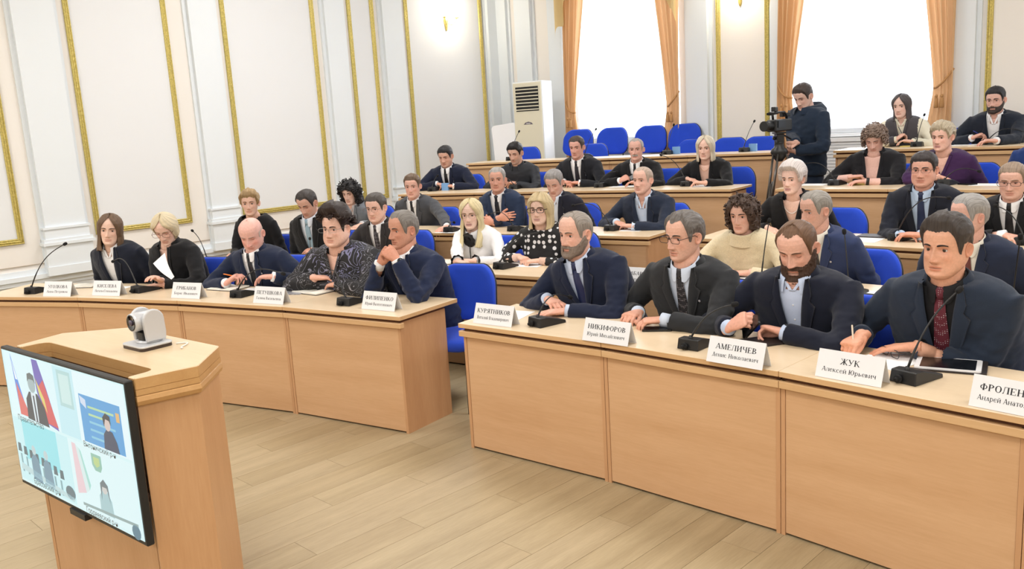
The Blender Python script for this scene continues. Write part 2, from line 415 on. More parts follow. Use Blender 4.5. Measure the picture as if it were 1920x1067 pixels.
# sconces
M_bulb = mat('lit_lamp_glass', (1, .96, .88), .3, emit=(1, .9, .72), estr=14)
def sconce(w, a, z, label):
    root = empty('wall_sconce', label=label, cat='lamp', group='gilded wall sconces')
    def P(da, dz, d): return room(d, a+da, z+dz) if w == 'L' else room(a+da, WN-d, z+dz)
    b = MB(); G = [(.0, -.13), (.012, -.12), (.02, -.09), (.03, -.03), (.042, .03), (.03, .09), (.018, .13), (.0, .15)]
    b.tube([P(0, zz, .02) for r_, zz in G], [max(.002, r_) for r_, zz in G], 12); b.build('backplate', M_gold, root, smooth=True)
    for sg in (-1, 1):
        arm = MB().tube([P(sg*(.13*t), -.05*math.sin(t*PI)+.06*t*t, .03+.10*math.sin(t*PI/2)) for t in np.linspace(0, 1, 12)], .007, 8)
        arm.lathe([(.004, 0), (.03, .006), (.034, .014), (.012, .018)], 12, Matrix.Translation(P(sg*.13, .055, .13)))
        arm.build('arm', M_gold, root, smooth=True)
        sh = MB().lathe([(.012, 0), (.03, .02), (.042, .06), (.036, .10), (.03, .12)], 14, Matrix.Translation(P(sg*.13, .078, .13))); sh.build('glass_shade', M_bulb, root, smooth=True)
    l = bpy.data.lights.new('sconce_light', 'POINT'); l.energy = 16; l.color = (1, .9, .74); l.shadow_soft_size = .08
    lo = bpy.data.objects.new('sconce_light', l); COL.objects.link(lo); lo.location = P(0, .16, .24)
    return root
sconce('L', 9.46, 3.50, 'gilded two-arm wall sconce on the white panel of the left wall')
sconce('W', 4.57, 3.33, 'gilded two-arm wall sconce on the cream panel between the two windows')
# ---------------------------------------------------------------- sixth, narrow step under the windows for the spare chairs
ORD = ['first', 'second', 'third', 'fourth', 'fifth', 'sixth', 'seventh', 'eighth', 'ninth', 'tenth']
ROWN = ['', 'front', 'second', 'third', 'fourth', 'rear']
A6 = np.linspace(22, 37.4, 16); v = []; f = []
for a in A6: v += [tuple(polar(19.22, a, .615)), tuple(polar(19.22, a, .815)), tuple(clip(21.4, a))[:2]+(.815,)]
for i in range(len(A6)-1): k = i*3; f += [(k, k+3, k+4, k+1), (k+1, k+4, k+5, k+2)]
setp(mobj('floor_step', v, f, M_carpet), kind='structure')

# ---------------------------------------------------------------- desks: each unit a thing
def desk_unit(k, a0, a1, label, endL=False, endR=False):
    R = RR[k]; am = (a0+a1)/2; h = math.radians(a1-a0)/2
    o = empty('desk', polar(R*math.cos(h), am, ZZ[k]), -math.radians(am), label, 'desk', 'beech desk units of the seating rows')
    w0 = R*math.sin(h)-.001; tn = math.tan(h)
    def tp(y): return w0+y*tn
    def trap(mb, y0, y1, z0, z1, ex=0, e0=0, e1=0):
        mb.prism([(-tp(y0)-ex-e0, y0), (tp(y0)+ex+e1, y0), (tp(y1)+ex+e1, y1), (-tp(y1)-ex-e0, y1)], z0, z1)
    eL, eR = (.02 if endL else 0), (.02 if endR else 0)
    b = MB(); trap(b, -.022, .54, .724, .75, 0, eL, eR); b.bevel(.002); ob = b.build('worktop', [M_top, M_edge], o)
    for p_ in ob.data.polygons: p_.material_index = 0 if p_.normal.z > .7 else 1
    b = MB(); trap(b, .006, .43, .704, .726, -.004); b.build('recess_strip', M_gap, o)
    b = MB(); trap(b, -.022, .012, .674, .706, 0, eL, eR); b.bevel(.002); b.build('rail', M_edge, o)
    b = MB(); trap(b, .0, .018, .012, .676, -.0215); b.build('front_panel', M_face, o)
    b = MB(); trap(b, .03, .05, 0, .02, -.03); b.build('toe_shade_strip', M_gap, o)  # dark strip standing in for the shadow line under the panel
    for sg in (-1, 1):
        b = MB(); y0, y1 = -.003, .43
        P = [(sg*(tp(y0)-.0005), y0), (sg*(tp(y1)-.0005), y1), (sg*(tp(y1)-.02), y1), (sg*(tp(y0)-.02), y0)]
        if sg > 0: P = P
        else: P = P[::-1]
        b.prism(P, 0, .706); b.build('side_panel', M_side, o)
    return o
LEND = [0, 35.0, 35.65, 36.15, 36.5, 36.1]; LDA = [0, 4.68, 4.2, 3.77, 3.475, 3.22]
RBEG = [0, 37.32, 37.7, 37.95, 38.15, 38.3]; RDA = [0, 4.5, 4.2, 3.77, 3.475, 3.22]
for k in range(1, 6):
    for i in range(4):
        a1 = LEND[k]-i*LDA[k]
        desk_unit(k, a1-LDA[k], a1, 'beech desk unit, %s row left of the aisle, %s' % (ROWN[k], ('at the aisle', 'second from the aisle', 'third from the aisle', 'farthest from the aisle')[i]), endL=(i == 3), endR=(i == 0))
    for i in range(4 if k < 3 else 3):
        a0 = RBEG[k]+i*RDA[k]
        if k > 3 and i == 3: continue
        desk_unit(k, a0, a0+RDA[k], 'beech desk unit, %s row right of the aisle, %s' % (ROWN[k], ('at the aisle', 'second from the aisle', 'third from the aisle', 'fourth from the aisle')[i]), endL=(i == 0))

# ---------------------------------------------------------------- chairs
def rrect(w, h, r, n=5, taper=0):
    P = []
    for cx, cy, a0 in ((w/2-r, h/2-r, 0), (-w/2+r, h/2-r, 90), (-w/2+r, -h/2+r, 180), (w/2-r, -h/2+r, 270)):
        for i in range(n+1):
            a = math.radians(a0+90*i/n); P.append((cx+r*math.cos(a), cy+r*math.sin(a)))
    if taper: P = [(x*(1-taper*max(0, y/h+.1)), y) for x, y in P]
    return P
def pillow(poly, t, fn, rings=4, flat=.55):
    """rounded cushion from outline: fn maps (x,y,z)->V3"""
    mb = MB(); n = len(poly); lay = []
    prof = [(-1, .94), (-.7, .985), (0, 1), (.7, .985), (1, .94)]
    for z, s in prof: lay.append([fn(x*s, y*s, z*t/2) for x, y in poly])
    for s in (.75, .4): lay.append([fn(x*s, y*s, (t/2)*(1+.18*(1-s))) for x, y in poly])
    lo = [[fn(x*s, y*s, -t/2) for x, y in poly] for s in (.4, .75)]
    lay = lo+lay; k = 0
    for l in lay: mb.v += l
    for i in range(len(lay)-1):
        for j in range(n): mb.f.append((i*n+j, i*n+(j+1) % n, (i+1)*n+(j+1) % n, (i+1)*n+j))
    mb.f.append(tuple(range(n-1, -1, -1))); mb.f.append(tuple((len(lay)-1)*n+j for j in range(n)))
    return mb
def backpoly(): return [(x, y-(.03*(x/.23)**2 if y > 0 else 0)) for x, y in rrect(.48, .39, .12, 8, .10)]
def chair_meshes():
    seat = pillow(rrect(.46, .45, .09), .07, lambda x, y, z: V3((x, y, .455+z-.012*(y/.22 if y < 0 else 0)**2)))
    def bk(x, y, z): 
        yy = y+.715; return V3((x, .235-z+.10*(y/.36)*.7+(-.06)*(x/.23)**2+.06, yy))
    back = pillow(backpoly(), .05, bk)
    shell = pillow([(x*1.015, y*1.015) for x, y in backpoly()], .018, lambda x, y, z: bk(x, y, z-.026))
    fr = []
    for sx in (-1, 1):
        fr.append(MB().tube([(sx*.19, -.17, .42), (sx*.205, -.2, .2), (sx*.215, -.22, .0)], .011, 8))
        fr.append(MB().tube([(sx*.19, .15, .42), (sx*.205, .2, .2), (sx*.215, .24, .0)], .011, 8))
    up = [MB().tube([(sx*.15, .16, .42), (sx*.15, .25, .46), (sx*.15, .29, .56), (sx*.14, .30, .72)], .010, 8) for sx in (-1, 1)]
    fb = MB().tube([(-.19, -.17, .415), (.19, -.17, .415), (.19, .15, .415), (-.19, .15, .415), (-.19, -.17, .415)], .011, 8)
    out = [('seat', seat, M_blue), ('backrest', back, M_blue), ('back_shell', shell, M_black)]+[('leg', q, M_black) for q in fr]+[('back_upright', q, M_black) for q in up]+[('seat_frame', fb, M_black)]
    res = []
    for nm, mb, m_ in out:
        me = bpy.data.meshes.new('chair_'+nm); me.from_pydata([tuple(v) for v in mb.v], [], mb.f); me.materials.append(m_)
        me.polygons.foreach_set('use_smooth', [True]*len(me.polygons)); res.append((nm, me))
    return res
CHM = chair_meshes()
def chair(R, a, z, label, turn=0, group='blue upholstered conference chairs'):
    o = empty('conference_chair', polar(R, a, z), -math.radians(a)+math.radians(turn), label, 'chair', group)
    for nm, me in CHM: mobj(nm, None, None, None, o, mesh=me)
    return o
def chair_px(k, px, py, label, turn=0, top=.90):
    P = on_z(px, py, ZZ[k]+top); R = math.hypot(P.x-CX, P.y-CY)
    R = min(max(R-.27, RR[k]+.62), RR[k]+1.0)
    Q = on_cyl(px, py, R+.27); return chair(R, ang_of(Q), ZZ[k], label, turn)

# ---------------------------------------------------------------- lectern with the television
PO = V3((-1.72, 3.22, 0)); PU = V3((-.768, .640, 0)); PV = V3((.640, .768, 0))
pod_rz = math.atan2(-PU.y, -PU.x)           # local +x = seen from the front: -U ; local +y = V
M_pface = wood('lectern_laminate', srgb(196, 148, 104), srgb(210, 165, 122), 2)
M_ptop = wood('lectern_top_laminate', srgb(212, 186, 148), srgb(224, 200, 164), 0, rough=.3)
M_pedge = wood('lectern_edge_laminate', srgb(192, 146, 92), srgb(206, 162, 108), 0)
pod = empty('lectern', PO, pod_rz, 'beech lectern with chamfered top carrying the television screen', 'lectern')
HX = [(.5, 0), (.555, .213), (.36, .422), (-.36, .422), (-.555, .213), (-.5, 0)]
notch = [(-.455, 0), (-.455, .06)]+[(-.455+.045*(1-math.cos(t)), .06+.045*math.sin(t)) for t in np.linspace(.3, PI/2, 5)]
notch += [(-x, y) for x, y in notch[::-1]]
pt = MB().prism(HX+notch, 1.005, 1.05).bevel(.003)
ob = pt.build('top', [M_ptop, M_pedge], pod)
for p_ in ob.data.polygons: p_.material_index = 0 if p_.normal.z > .7 else 1
sc_ = lambda q, y0=0: [(x*q, .21+(y-.21)*q) for x, y in HX]
MB().prism(HX+notch, .985, 1.006).build('moulding_gap', M_pedge, pod)
mo = MB(); n = 6
for z, q in ((.945, .985), (.95, 1.0), (.965, 1.012), (.98, 1.005), (.985, .99)): mo.v += [V3((x, y, z)) for x, y in sc_(q)]
for i in range(4):
    for j in range(n): mo.f.append((i*n+j, i*n+(j+1) % n, (i+1)*n+(j+1) % n, (i+1)*n+j))
mo.build('rounded_moulding', M_pedge, pod)
bx_ = sc_(.965)
for i, nm in ((0, 'side_panel'), (1, 'chamfer_panel'), (2, 'back_panel'), (3, 'chamfer_panel'), (4, 'side_panel')):
    (x0, y0), (x1, y1) = bx_[i], bx_[i+1]; d = V3((x1-x0, y1-y0, 0)).normalized(); nn = V3((-d.y, d.x, 0))*.018
    MB().prism([(x0, y0), (x1, y1), (x1+nn.x, y1+nn.y), (x0+nn.x, y0+nn.y)], 0, .946).build(nm, M_pface, pod)
MB().box(-.46, .46, .012, .03, .0, .56).build('front_panel', M_pface, pod)
MB().box(-.47, .47, .112, .125, .5, .986).build('inner_board', M_gap, pod)
MB().box(-.44, .44, .03, .30, .50, .52).build('inner_shelf', M_gap, pod)

# television: 48 inch, leaning back a little, standing on the lectern front
tv = empty('television', PO, pod_rz, 'flat television showing a four-way video call, mounted on the lectern front', 'television')
TVW, TVH = 1.08, .615
tx0, tx1 = -.577, .503            # local x range
tilt = math.radians(.4)
def tvM(): return Matrix.Translation(V3((0, -.040, .432))) @ Matrix.Rotation(-tilt, 4, 'X')
TM = tvM()
MB().box(tx0, tx1, .0, .03, 0, TVH, TM).bevel(.004).build('bezel', M_black, tv)
MB().box(tx0+.2, tx1-.2, .03, .075, .08, .42, TM).build('rear_housing', M_black, tv)
MB().box(-.10, .03, -.008, .02, -.02, .004, TM).build('sensor_bar', M_black, tv)
sv, sf, sc = [], [], []
SX0, SX1, SZ0, SZ1 = tx0+.010, tx1-.010, .018, TVH-.010
lay = [0]
def spoly(pts, col, lv):
    k = len(sv)
    for u, v_ in pts:
        sv.append(TM @ V3((SX0+(SX1-SX0)*u, -.0012-.00025*lv, SZ0+(SZ1-SZ0)*v_))); sc.append(srgb(*[q*.80+r_*.20 for q, r_ in zip(col, (208, 236, 242))]))
    sf.append(tuple(range(k, k+len(pts))))
def srect(u0, u1, v0, v1, col, lv): spoly([(u0, v0), (u1, v0), (u1, v1), (u0, v1)], col, lv)
def sell(u, v_, ru, rv, col, lv, n=14): spoly([(u+ru*math.cos(2*PI*i/n), v_+rv*math.sin(2*PI*i/n)) for i in range(n)], col, lv)
srect(0, 1, 0, 1, (206, 236, 240), 0)
# top left: flags, man in suit; blue band and picture
srect(.02, .46, .52, .99, (214, 238, 244), 1); srect(.46, .62, .52, .99, (186, 226, 236), 1)
spoly([(.08, .99), (.16, .62), (.20, .54), (.10, .56)], (62, 118, 214), 2); spoly([(.10, .78), (.20, .54), (.10, .54)], (214, 84, 82), 3); spoly([(.085, .95), (.12, .80), (.10, .80)], (236, 240, 246), 4)
spoly([(.28, .99), (.33, .99), (.38, .80), (.44, .52), (.33, .55), (.29, .76)], (92, 74, 168), 2); spoly([(.31, .80), (.36, .86), (.44, .54), (.34, .55)], (206, 66, 72), 3); spoly([(.29, .86), (.35, .72), (.36, .62), (.31, .74)], (216, 196, 92), 4)
spoly([(.17, .53), (.18, .68), (.215, .74), (.29, .74), (.34, .66), (.36, .52)], (40, 44, 56), 5); spoly([(.235, .53), (.23, .74), (.275, .74), (.27, .53)], (216, 226, 234), 6); spoly([(.248, .53), (.246, .72), (.26, .72), (.262, .53)], (52, 56, 70), 7)
sell(.25, .80, .034, .062, (150, 168, 172), 6); spoly([(.214, .81), (.22, .87), (.25, .885), (.28, .87), (.286, .81), (.27, .835), (.23, .835)], (76, 84, 88), 7)
srect(.49, .60, .72, .97, (166, 204, 204), 2); srect(.505, .585, .745, .945, (196, 224, 222), 3)
# top right: blue slide, woman in black
srect(.62, .99, .52, .99, (222, 240, 246), 1); srect(.65, .95, .53, .85, (64, 142, 206), 2)
for i in range(5): srect(.71, .90-.03*(i % 2), .77-.05*i, .785-.05*i, (118, 186, 214) if i > 1 else (170, 206, 150), 3)
spoly([(.655, .84), (.70, .82), (.70, .76), (.66, .79)], (200, 210, 232), 4); srect(.915, .94, .74, .80, (222, 164, 92), 4)
spoly([(.80, .53), (.81, .63), (.835, .67), (.875, .66), (.90, .60), (.91, .53)], (38, 46, 72), 5); sell(.845, .70, .022, .042, (206, 180, 172), 6); spoly([(.82, .68), (.815, .74), (.84, .775), (.87, .76), (.872, .70), (.86, .73), (.835, .735)], (34, 34, 44), 7)
# bottom left: long table with chairs
srect(.01, .50, .02, .50, (190, 230, 236), 1); srect(.09, .40, .20, .50, (134, 216, 226), 2)
for i in range(8): spoly([(.015+.053*i, .235-.010*i), (.05+.053*i, .235-.010*i), (.047+.053*i, .30-.010*i), (.02+.053*i, .30-.010*i)], (62, 82, 92), 4)
for i in range(8): srect(.03+.05*i, .045+.05*i, .08-.006*i, .22-.01*i, (110, 150, 160), 3)
for u in (.17, .28): spoly([(u-.04, .06), (u-.035, .22), (u, .27), (u+.035, .22), (u+.045, .05)], (92, 128, 150), 5); sell(u, .29, .02, .036, (176, 196, 200), 6)
spoly([(.02, .10), (.48, .03), (.50, .06), (.03, .15)], (176, 206, 210), 5)
# bottom right: flags, emblem, seated person
srect(.50, .99, .02, .50, (214, 238, 242), 1)
spoly([(.53, .48), (.56, .48), (.60, .15), (.53, .12)], (226, 190, 198), 2); spoly([(.56, .48), (.585, .46), (.63, .18), (.60, .15)], (206, 226, 226), 3); spoly([(.585, .46), (.60, .44), (.645, .22), (.63, .18)], (150, 206, 196), 3)
spoly([(.68, .38), (.70, .345), (.74, .345), (.755, .38), (.755, .46), (.68, .46)], (128, 178, 158), 3); spoly([(.695, .39), (.715, .37), (.74, .39), (.74, .44), (.695, .44)], (176, 198, 120), 4)
spoly([(.70, .06), (.705, .18), (.73, .22), (.77, .22), (.795, .17), (.80, .06)], (150, 186, 192), 4); sell(.75, .245, .022, .042, (196, 190, 186), 5); spoly([(.72, .15), (.722, .27), (.75, .305), (.78, .27), (.785, .15), (.768, .25), (.735, .25)], (84, 96, 104), 6)
spoly([(.56, .05), (.97, .08), (.97, .10), (.56, .07)], (128, 150, 150), 5); sell(.46, .09, .04, .05, (70, 92, 104), 5); sell(.95, .04, .03, .05, (60, 100, 122), 5)
M_scr = mat('screen_pixels', (.02, .02, .02), .25, attr=True, emit=(1, 1, 1), estr=.92)
N, L = nodes_of(M_scr); pb = N['Principled BSDF']
for l in list(pb.inputs['Base Color'].links): L.remove(l)
pb.inputs['Base Color'].default_value = (.02, .02, .02, 1)
mobj('screen_picture', sv, sf, M_scr, tv, cols=sc)

# ---------------------------------------------------------------- lettering
def text_mesh(txt, size, bold=0.0):
    c = bpy.data.curves.new('txt', 'FONT'); c.body = txt; c.size = size; c.align_x = 'CENTER'; c.align_y = 'CENTER'; c.offset = bold; c.resolution_u = 3; c.fill_mode = 'FRONT'
    o = bpy.data.objects.new('txt', c); COL.objects.link(o); dg = bpy.context.evaluated_depsgraph_get(); me = bpy.data.meshes.new_from_object(o.evaluated_get(dg))
    bpy.data.objects.remove(o); bpy.data.curves.remove(c); return me
def put_text(txt, size, M, parent, m_, bold=0.0, width=None, name='lettering', squash=1.0):
    me = text_mesh(txt, size, bold); me.materials.clear(); me.materials.append(m_)
    xs = [v.co.x for v in me.vertices]
    if xs:
        wd = max(xs)-min(xs); k = (width/wd if width else 1.0)
        me.transform(M @ Matrix.Diagonal((k*squash, k if width else 1, 1, 1)))
    return mobj(name, None, None, None, parent, mesh=me)
RX = Matrix.Rotation(PI/2, 4, 'X')
M_cap = mat('screen_caption', (.02, .02, .02), .3)
for u, v_, t in ((.19, .495, 'Правительство'), (.76, .495, 'Выгоничский р-н'), (.25, .03, 'Брасовский р-н'), (.70, .015, 'Гордеевский р-н')):
    put_text(t, .032, TM @ Matrix.Translation(V3((SX0+(SX1-SX0)*u, -.0045, SZ0+(SZ1-SZ0)*v_+.008))) @ RX, tv, M_cap, width=.25)

# serif lettering for the name cards: thick stems, thin bars and slab serifs from simple strokes on a 0..1 grid
T, H_ = .20, .085     # stem and hairline widths
def _st(x, y0=0, y1=1, w=T): return ('r', x-w/2, x+w/2, y0, y1)
def _sf(x, y, w=.36): return ('r', x-w/2, x+w/2, (y if y < .5 else y-.05), (y+.05 if y < .5 else y))
def _dg(x0, y0, x1, y1, w): return ('l', x0, y0, x1, y1, w)
def _bowl(x, y0, y1, rx, w=T): return ('b', x, y0, y1, rx, w)
def _ser(*xs, top=True, bot=True):
    o = []
    for x in xs:
        if top: o.append(_sf(x, 1))
        if bot: o.append(_sf(x, 0))
    return o
GL = {
 'А': (1.0, [_dg(.08, 0, .48, 1, H_), _dg(.50, 1, .88, 0, T), ('r', .24, .72, .28, .34), _sf(.08, 0, .28), _sf(.88, 0, .34)]),
 'Б': (.92, [_st(.2), ('r', .1, .78, .94, 1), ('r', .72, .78, .76, 1), _bowl(.25, 0, .56, .58)]+_ser(.2)),
 'В': (.95, [_st(.2), _bowl(.25, .47, 1, .5), _bowl(.25, 0, .53, .6)]+_ser(.2)),
 'Г': (.82, [_st(.2), ('r', .1, .74, .94, 1), ('r', .68, .74, .72, 1)]+_ser(.2)),
 'Д': (1.0, [_dg(.22, .05, .50, 1, H_), _dg(.52, 1, .80, .05, T), ('r', .02, .98, .05, .11), ('r', .02, .08, -.2, .1), ('r', .92, .98, -.2, .1)]),
 'Е': (.88, [_st(.2), ('r', .1, .78, .94, 1), ('r', .1, .8, 0, .06), ('r', .25, .58, .47, .53), ('r', .72, .78, .76, 1), ('r', .76, .82, 0, .24), ('r', .54, .59, .38, .62)]+_ser(.2)),
 'Ж': (1.35, [_st(.68), _dg(.60, .5, .18, .98, .1), _dg(.60, .52, .14, .02, T), _dg(.76, .5, 1.18, .98, .1), _dg(.76, .52, 1.22, .02, T)]+_ser(.68)+[_sf(.14, 0, .26), _sf(1.22, 0, .26), _sf(.2, 1, .2), _sf(1.16, 1, .2)]),
 'И': (1.08, [_st(.22), _st(.86), _dg(.26, .1, .82, .9, H_)]+_ser(.22, .86)),
 'К': (1.0, [_st(.2), _dg(.26, .48, .78, .98, .1), _dg(.40, .58, .86, .02, T), _sf(.88, 0, .3), _sf(.78, 1, .26)]+_ser(.2)),
 'Л': (1.0, [_st(.80), ('r', .3, .8, .94, 1), _dg(.30, 1, .20, .08, H_), ('r', .05, .22, 0, .12), _sf(.80, 0)]+[_sf(.8, 1)]),
 'М': (1.28, [_st(.2, w=H_), _st(1.06), _dg(.18, 1, .62, .02, T), _dg(.64, .02, 1.0, 1, H_)]+_ser(.2, 1.06)),
 'Н': (1.08, [_st(.22), _st(.86), ('r', .22, .86, .47, .53)]+_ser(.22, .86)),
 'О': (1.0, [('o', .5, .5, .45, .51, T)]),
 'П': (1.08, [_st(.22), _st(.86), ('r', .1, .98, .94, 1)]+_ser(.22, .86)),
 'Р': (.88, [_st(.2), _bowl(.25, .44, 1, .56)]+_ser(.2)),
 'С': (.95, [('c', .5, .5, .45, .51, T)]),
 'Т': (.92, [_st(.46), ('r', .04, .88, .94, 1), ('r', .04, .1, .72, 1), ('r', .82, .88, .72, 1), _sf(.46, 0)]),
 'У': (.98, [_dg(.12, .98, .52, .34, T), _dg(.86, .98, .40, .05, H_), ('r', .16, .42, 0, .1), _sf(.14, 1, .3), _sf(.84, 1, .24)]),
 'Ф': (1.15, [_st(.58), ('o', .58, .5, .5, .34, .16)]+_ser(.58)),
 'Ч': (1.02, [_st(.80), ('c4', .2, .42, .98), _sf(.8, 0), _sf(.8, 1), _sf(.22, 1), _st(.22, .55, 1)]),
 'Ш': (1.5, [_st(.2), _st(.75), _st(1.3), ('r', .1, 1.4, 0, .06)]+_ser(.2, .75, 1.3)),
 'Я': (.95, [_st(.74), ('bm', .69, .44, 1, .56, T), _dg(.52, .46, .16, .02, T)]+_ser(.74)+[_sf(.14, 0, .24)]),
}
GL['Ю'] = (1.45, [_st(.2), ('r', .2, .6, .47, .53), ('o', .92, .5, .45, .51, T)]+_ser(.2))
XH = .70
def _low(g, w=1.0):     # small-cap form of a capital, stems kept heavy
    o = []
    for q in GL[g][1]:
        q = list(q)
        if q[0] == 'r': q[3] *= XH; q[4] *= XH; q[1] *= .86; q[2] *= .86
        elif q[0] == 'l': q[1] *= .86; q[3] *= .86; q[2] *= XH; q[4] *= XH
        elif q[0] == 'o' or q[0] == 'c': q[1] *= .80; q[2] *= XH; q[3] *= .80; q[4] *= XH
        elif q[0] == 'b' or q[0] == 'bm': q[1] *= .86; q[2] *= XH; q[3] *= XH; q[4] *= .8
        elif q[0] == 'c4': q = ['r', .2, .62, .30, .38]
        o.append(tuple(q))
    return (GL[g][0]*.84, o)
for lo_, up_ in zip('вгдийклмнопстчяжш', 'ВГДИИКЛМНОПСТЧЯЖШ'): GL[lo_] = _low(up_)
GL['й'] = (GL['и'][0], GL['и'][1]+[('r', .30, .62, .80, .88), ('r', .26, .34, .84, .95), ('r', .58, .66, .84, .95)])
GL['Й'] = (GL['И'][0], GL['И'][1]+[('r', .36, .72, 1.08, 1.16)])
GL['а'] = (.78, [('o', .34, .24, .27, .25, .15), _st(.58, 0, .56, .16), ('r', .18, .60, .63, .70), _sf(.64, 0, .2)])
GL['е'] = (.76, [('c', .38, .35, .34, .36, .17), ('r', .14, .68, .35, .41), ('r', .60, .68, .38, .58)])
GL['р'] = (.86, [_st(.2, -.3, XH, .16), ('o', .46, .35, .34, .36, .16), _sf(.2, -.3, .34), ('r', .06, .2, .65, .70)])
GL['х'] = (.82, [_dg(.1, .68, .66, .02, .16), _dg(.66, .68, .1, .02, H_), _sf(.12, 0, .22), _sf(.68, 0, .24)])
GL['ь'] = (.78, [_st(.2, 0, XH, .17), _bowl(.25, 0, .42, .44, .16), _sf(.2, 0, .32)])
GL['б'] = (.86, [('o', .42, .33, .36, .34, .16), ('r', .2, .7, .9, .98), ('r', .08, .2, .5, .9)])
def serif_mesh(txt, h):
    mb = MB(); x = 0
    def quad(p): mb.add([(a, b, 0) for a, b in p], [tuple(range(len(p)))])
    def arc(cx, cy, rx, ry, w, a0, a1, n=12):
        pr = None
        for i in range(n+1):
            a = a0+(a1-a0)*i/n; c, s_ = math.cos(a), math.sin(a); wi = H_+(w-H_)*abs(c)
            o_ = (cx+rx*c, cy+ry*s_); q = (cx+(rx-wi)*c, cy+(ry-H_*.9)*s_)
            if pr: quad([pr[1], pr[0], o_, q])
            pr = (o_, q)
    for ch in txt:
        if ch == ' ': x += .5; continue
        wd, st = GL[ch]; k0 = len(mb.v)
        for s in st:
            if s[0] == 'r': quad([(s[1], s[3]), (s[2], s[3]), (s[2], s[4]), (s[1], s[4])])
            elif s[0] == 'l':
                _, x0, y0, x1, y1, w_ = s; q = [(x0-w_/2, y0), (x0+w_/2, y0), (x1+w_/2, y1), (x1-w_/2, y1)]
                quad(q if y1 > y0 else q[::-1])
            elif s[0] == 'o': arc(s[1], s[2], s[3], s[4], s[5], 0, 2*PI, 20)
            elif s[0] == 'c':
                arc(s[1], s[2], s[3], s[4], s[5], .75, 2*PI-.7, 18); k_ = s[4]/.51; quad([(s[1]+.30*k_, .70*k_), (s[1]+.36*k_, .70*k_), (s[1]+.36*k_, k_), (s[1]+.30*k_, k_)])
            elif s[0] == 'b':
                _, bx, y0, y1, rx, w_ = s; arc(bx, (y0+y1)/2, rx, (y1-y0)/2, w_, -PI/2, PI/2, 10)
            elif s[0] == 'bm':
                _, bx, y0, y1, rx, w_ = s; arc(bx, (y0+y1)/2, rx, (y1-y0)/2, w_, PI/2, 3*PI/2, 10)
            elif s[0] == 'c4': arc(.56, .66, .44, .24, T, PI, 1.6*PI, 8)
        for i in range(k0, len(mb.v)): mb.v[i].x += x
        x += wd+.04
    for v_ in mb.v: v_.x = (v_.x-x/2)*h; v_.y = v_.y*h
    return mb, x*h

def on_desk(k, px, py, dz=0, lo=.09, hi=.42):
    """point of the desk top of row k under a pixel, kept on that desk"""
    P = on_z(px, py, .75+ZZ[k]+dz); R = math.hypot(P.x-CX, P.y-CY); Rc = min(max(R, RR[k]+lo), RR[k]+hi)
    if abs(R-Rc) > .002: P = on_cyl(px, py, Rc)
    P.z = .75+ZZ[k]; return P
# ---------------------------------------------------------------- name cards
def name_card(k, px, py, l1, l2, label, turn=0, w=.275, hgt=.118, align=0, squash=1):
    P = on_z(px, py, .75+ZZ[k]); a = ang_of(P)
    o = empty('name_card', P, -math.radians(a)+math.radians(turn), label, 'name card', 'folded white name cards')
    t = .0006; L_ = .040; z = math.sqrt(hgt**2-L_**2)
    b = MB().add([(-w/2, 0, .001), (w/2, 0, .001), (w/2, L_, z), (-w/2, L_, z), (-w/2, 2*L_, .001), (w/2, 2*L_, .001),
                  (-w/2, 0+.002, .001), (w/2, .002, .001), (w/2, L_, z-.003), (-w/2, L_, z-.003), (-w/2, 2*L_-.002, .001), (w/2, 2*L_-.002, .001)],
                 [(0, 1, 2, 3), (3, 2, 5, 4), (7, 6, 9, 8), (8, 9, 10, 11), (0, 3, 9, 6), (1, 7, 8, 2), (3, 4, 10, 9), (2, 8, 11, 5)])
    b.build('card', M_card, o)
    tl_ = math.atan2(z, L_)
    M = Matrix.Rotation(tl_, 4, 'X')
    mb, wd = serif_mesh(l1, .024); kx = min(1.0, w*.86/wd)*squash
    M1 = M @ Matrix.Translation(V3((align, hgt*.55, .0006))) @ Matrix.Diagonal((kx, 1, 1, 1))
    mb.v = [M1 @ q for q in mb.v]; mb.build('lettering', M_ink, o)
    mb, wd = serif_mesh(l2, .0185); kx = min(1.0, w*.82/wd)*squash; M2 = M @ Matrix.Translation(V3((align, hgt*.25, .0006))) @ Matrix.Diagonal((kx, 1, 1, 1))
    mb.v = [M2 @ q for q in mb.v]; mb.build('lettering', M_ink, o)
    return o
CARDW = ['brown-haired woman at the left end', 'platinum-haired woman', 'bald man', 'woman with pompadour hair', 'man with clasped hands', 'grey-bearded man', 'man in charcoal suit', 'brown-bearded man', 'man with the burgundy tie', '']
for ci, (k, px, py, l1, l2, tn) in enumerate(((1, 106, 556, 'УГОЛКОВА', 'Анна Петровна', 0), (1, 198, 555, 'КИСЕЛЕВА', 'Наталья Геннадьевна', 0), (1, 347, 560, 'ГРИБАНОВ', 'Борис Иванович', 0),
        (1, 502, 570, 'ПЕТУШКОВА', 'Галина Васильевна', 0), (1, 708, 582, 'ФИЛИПЕНКО', 'Юрий Валентинович', 0), (1, 922, 610, 'КУРЯТНИКОВ', 'Виталий Владимирович', 0),
        (1, 1133, 644, 'НИКИФОРОВ', 'Юрий Михайлович', 0), (1, 1375, 686, 'АМЕЛИЧЕВ', 'Денис Николаевич', 0), (1, 1588, 716, 'ЖУК', 'Алексей Юрьевич', 0), (1, 1893, 776, 'ФРОЛЕНКОВ', 'Андрей Анатольевич', 0))):
    name_card(k, px, py, l1, l2, 'folded white name card with two printed lines before the '+CARDW[ci] if ci < 9 else 'folded white name card cut off by the right edge on the front desk', tn)
name_card(2, 1178, 533, 'ДБАР', 'Валентинович', 'white name card on the second row, half hidden behind the grey-bearded man', align=.05)

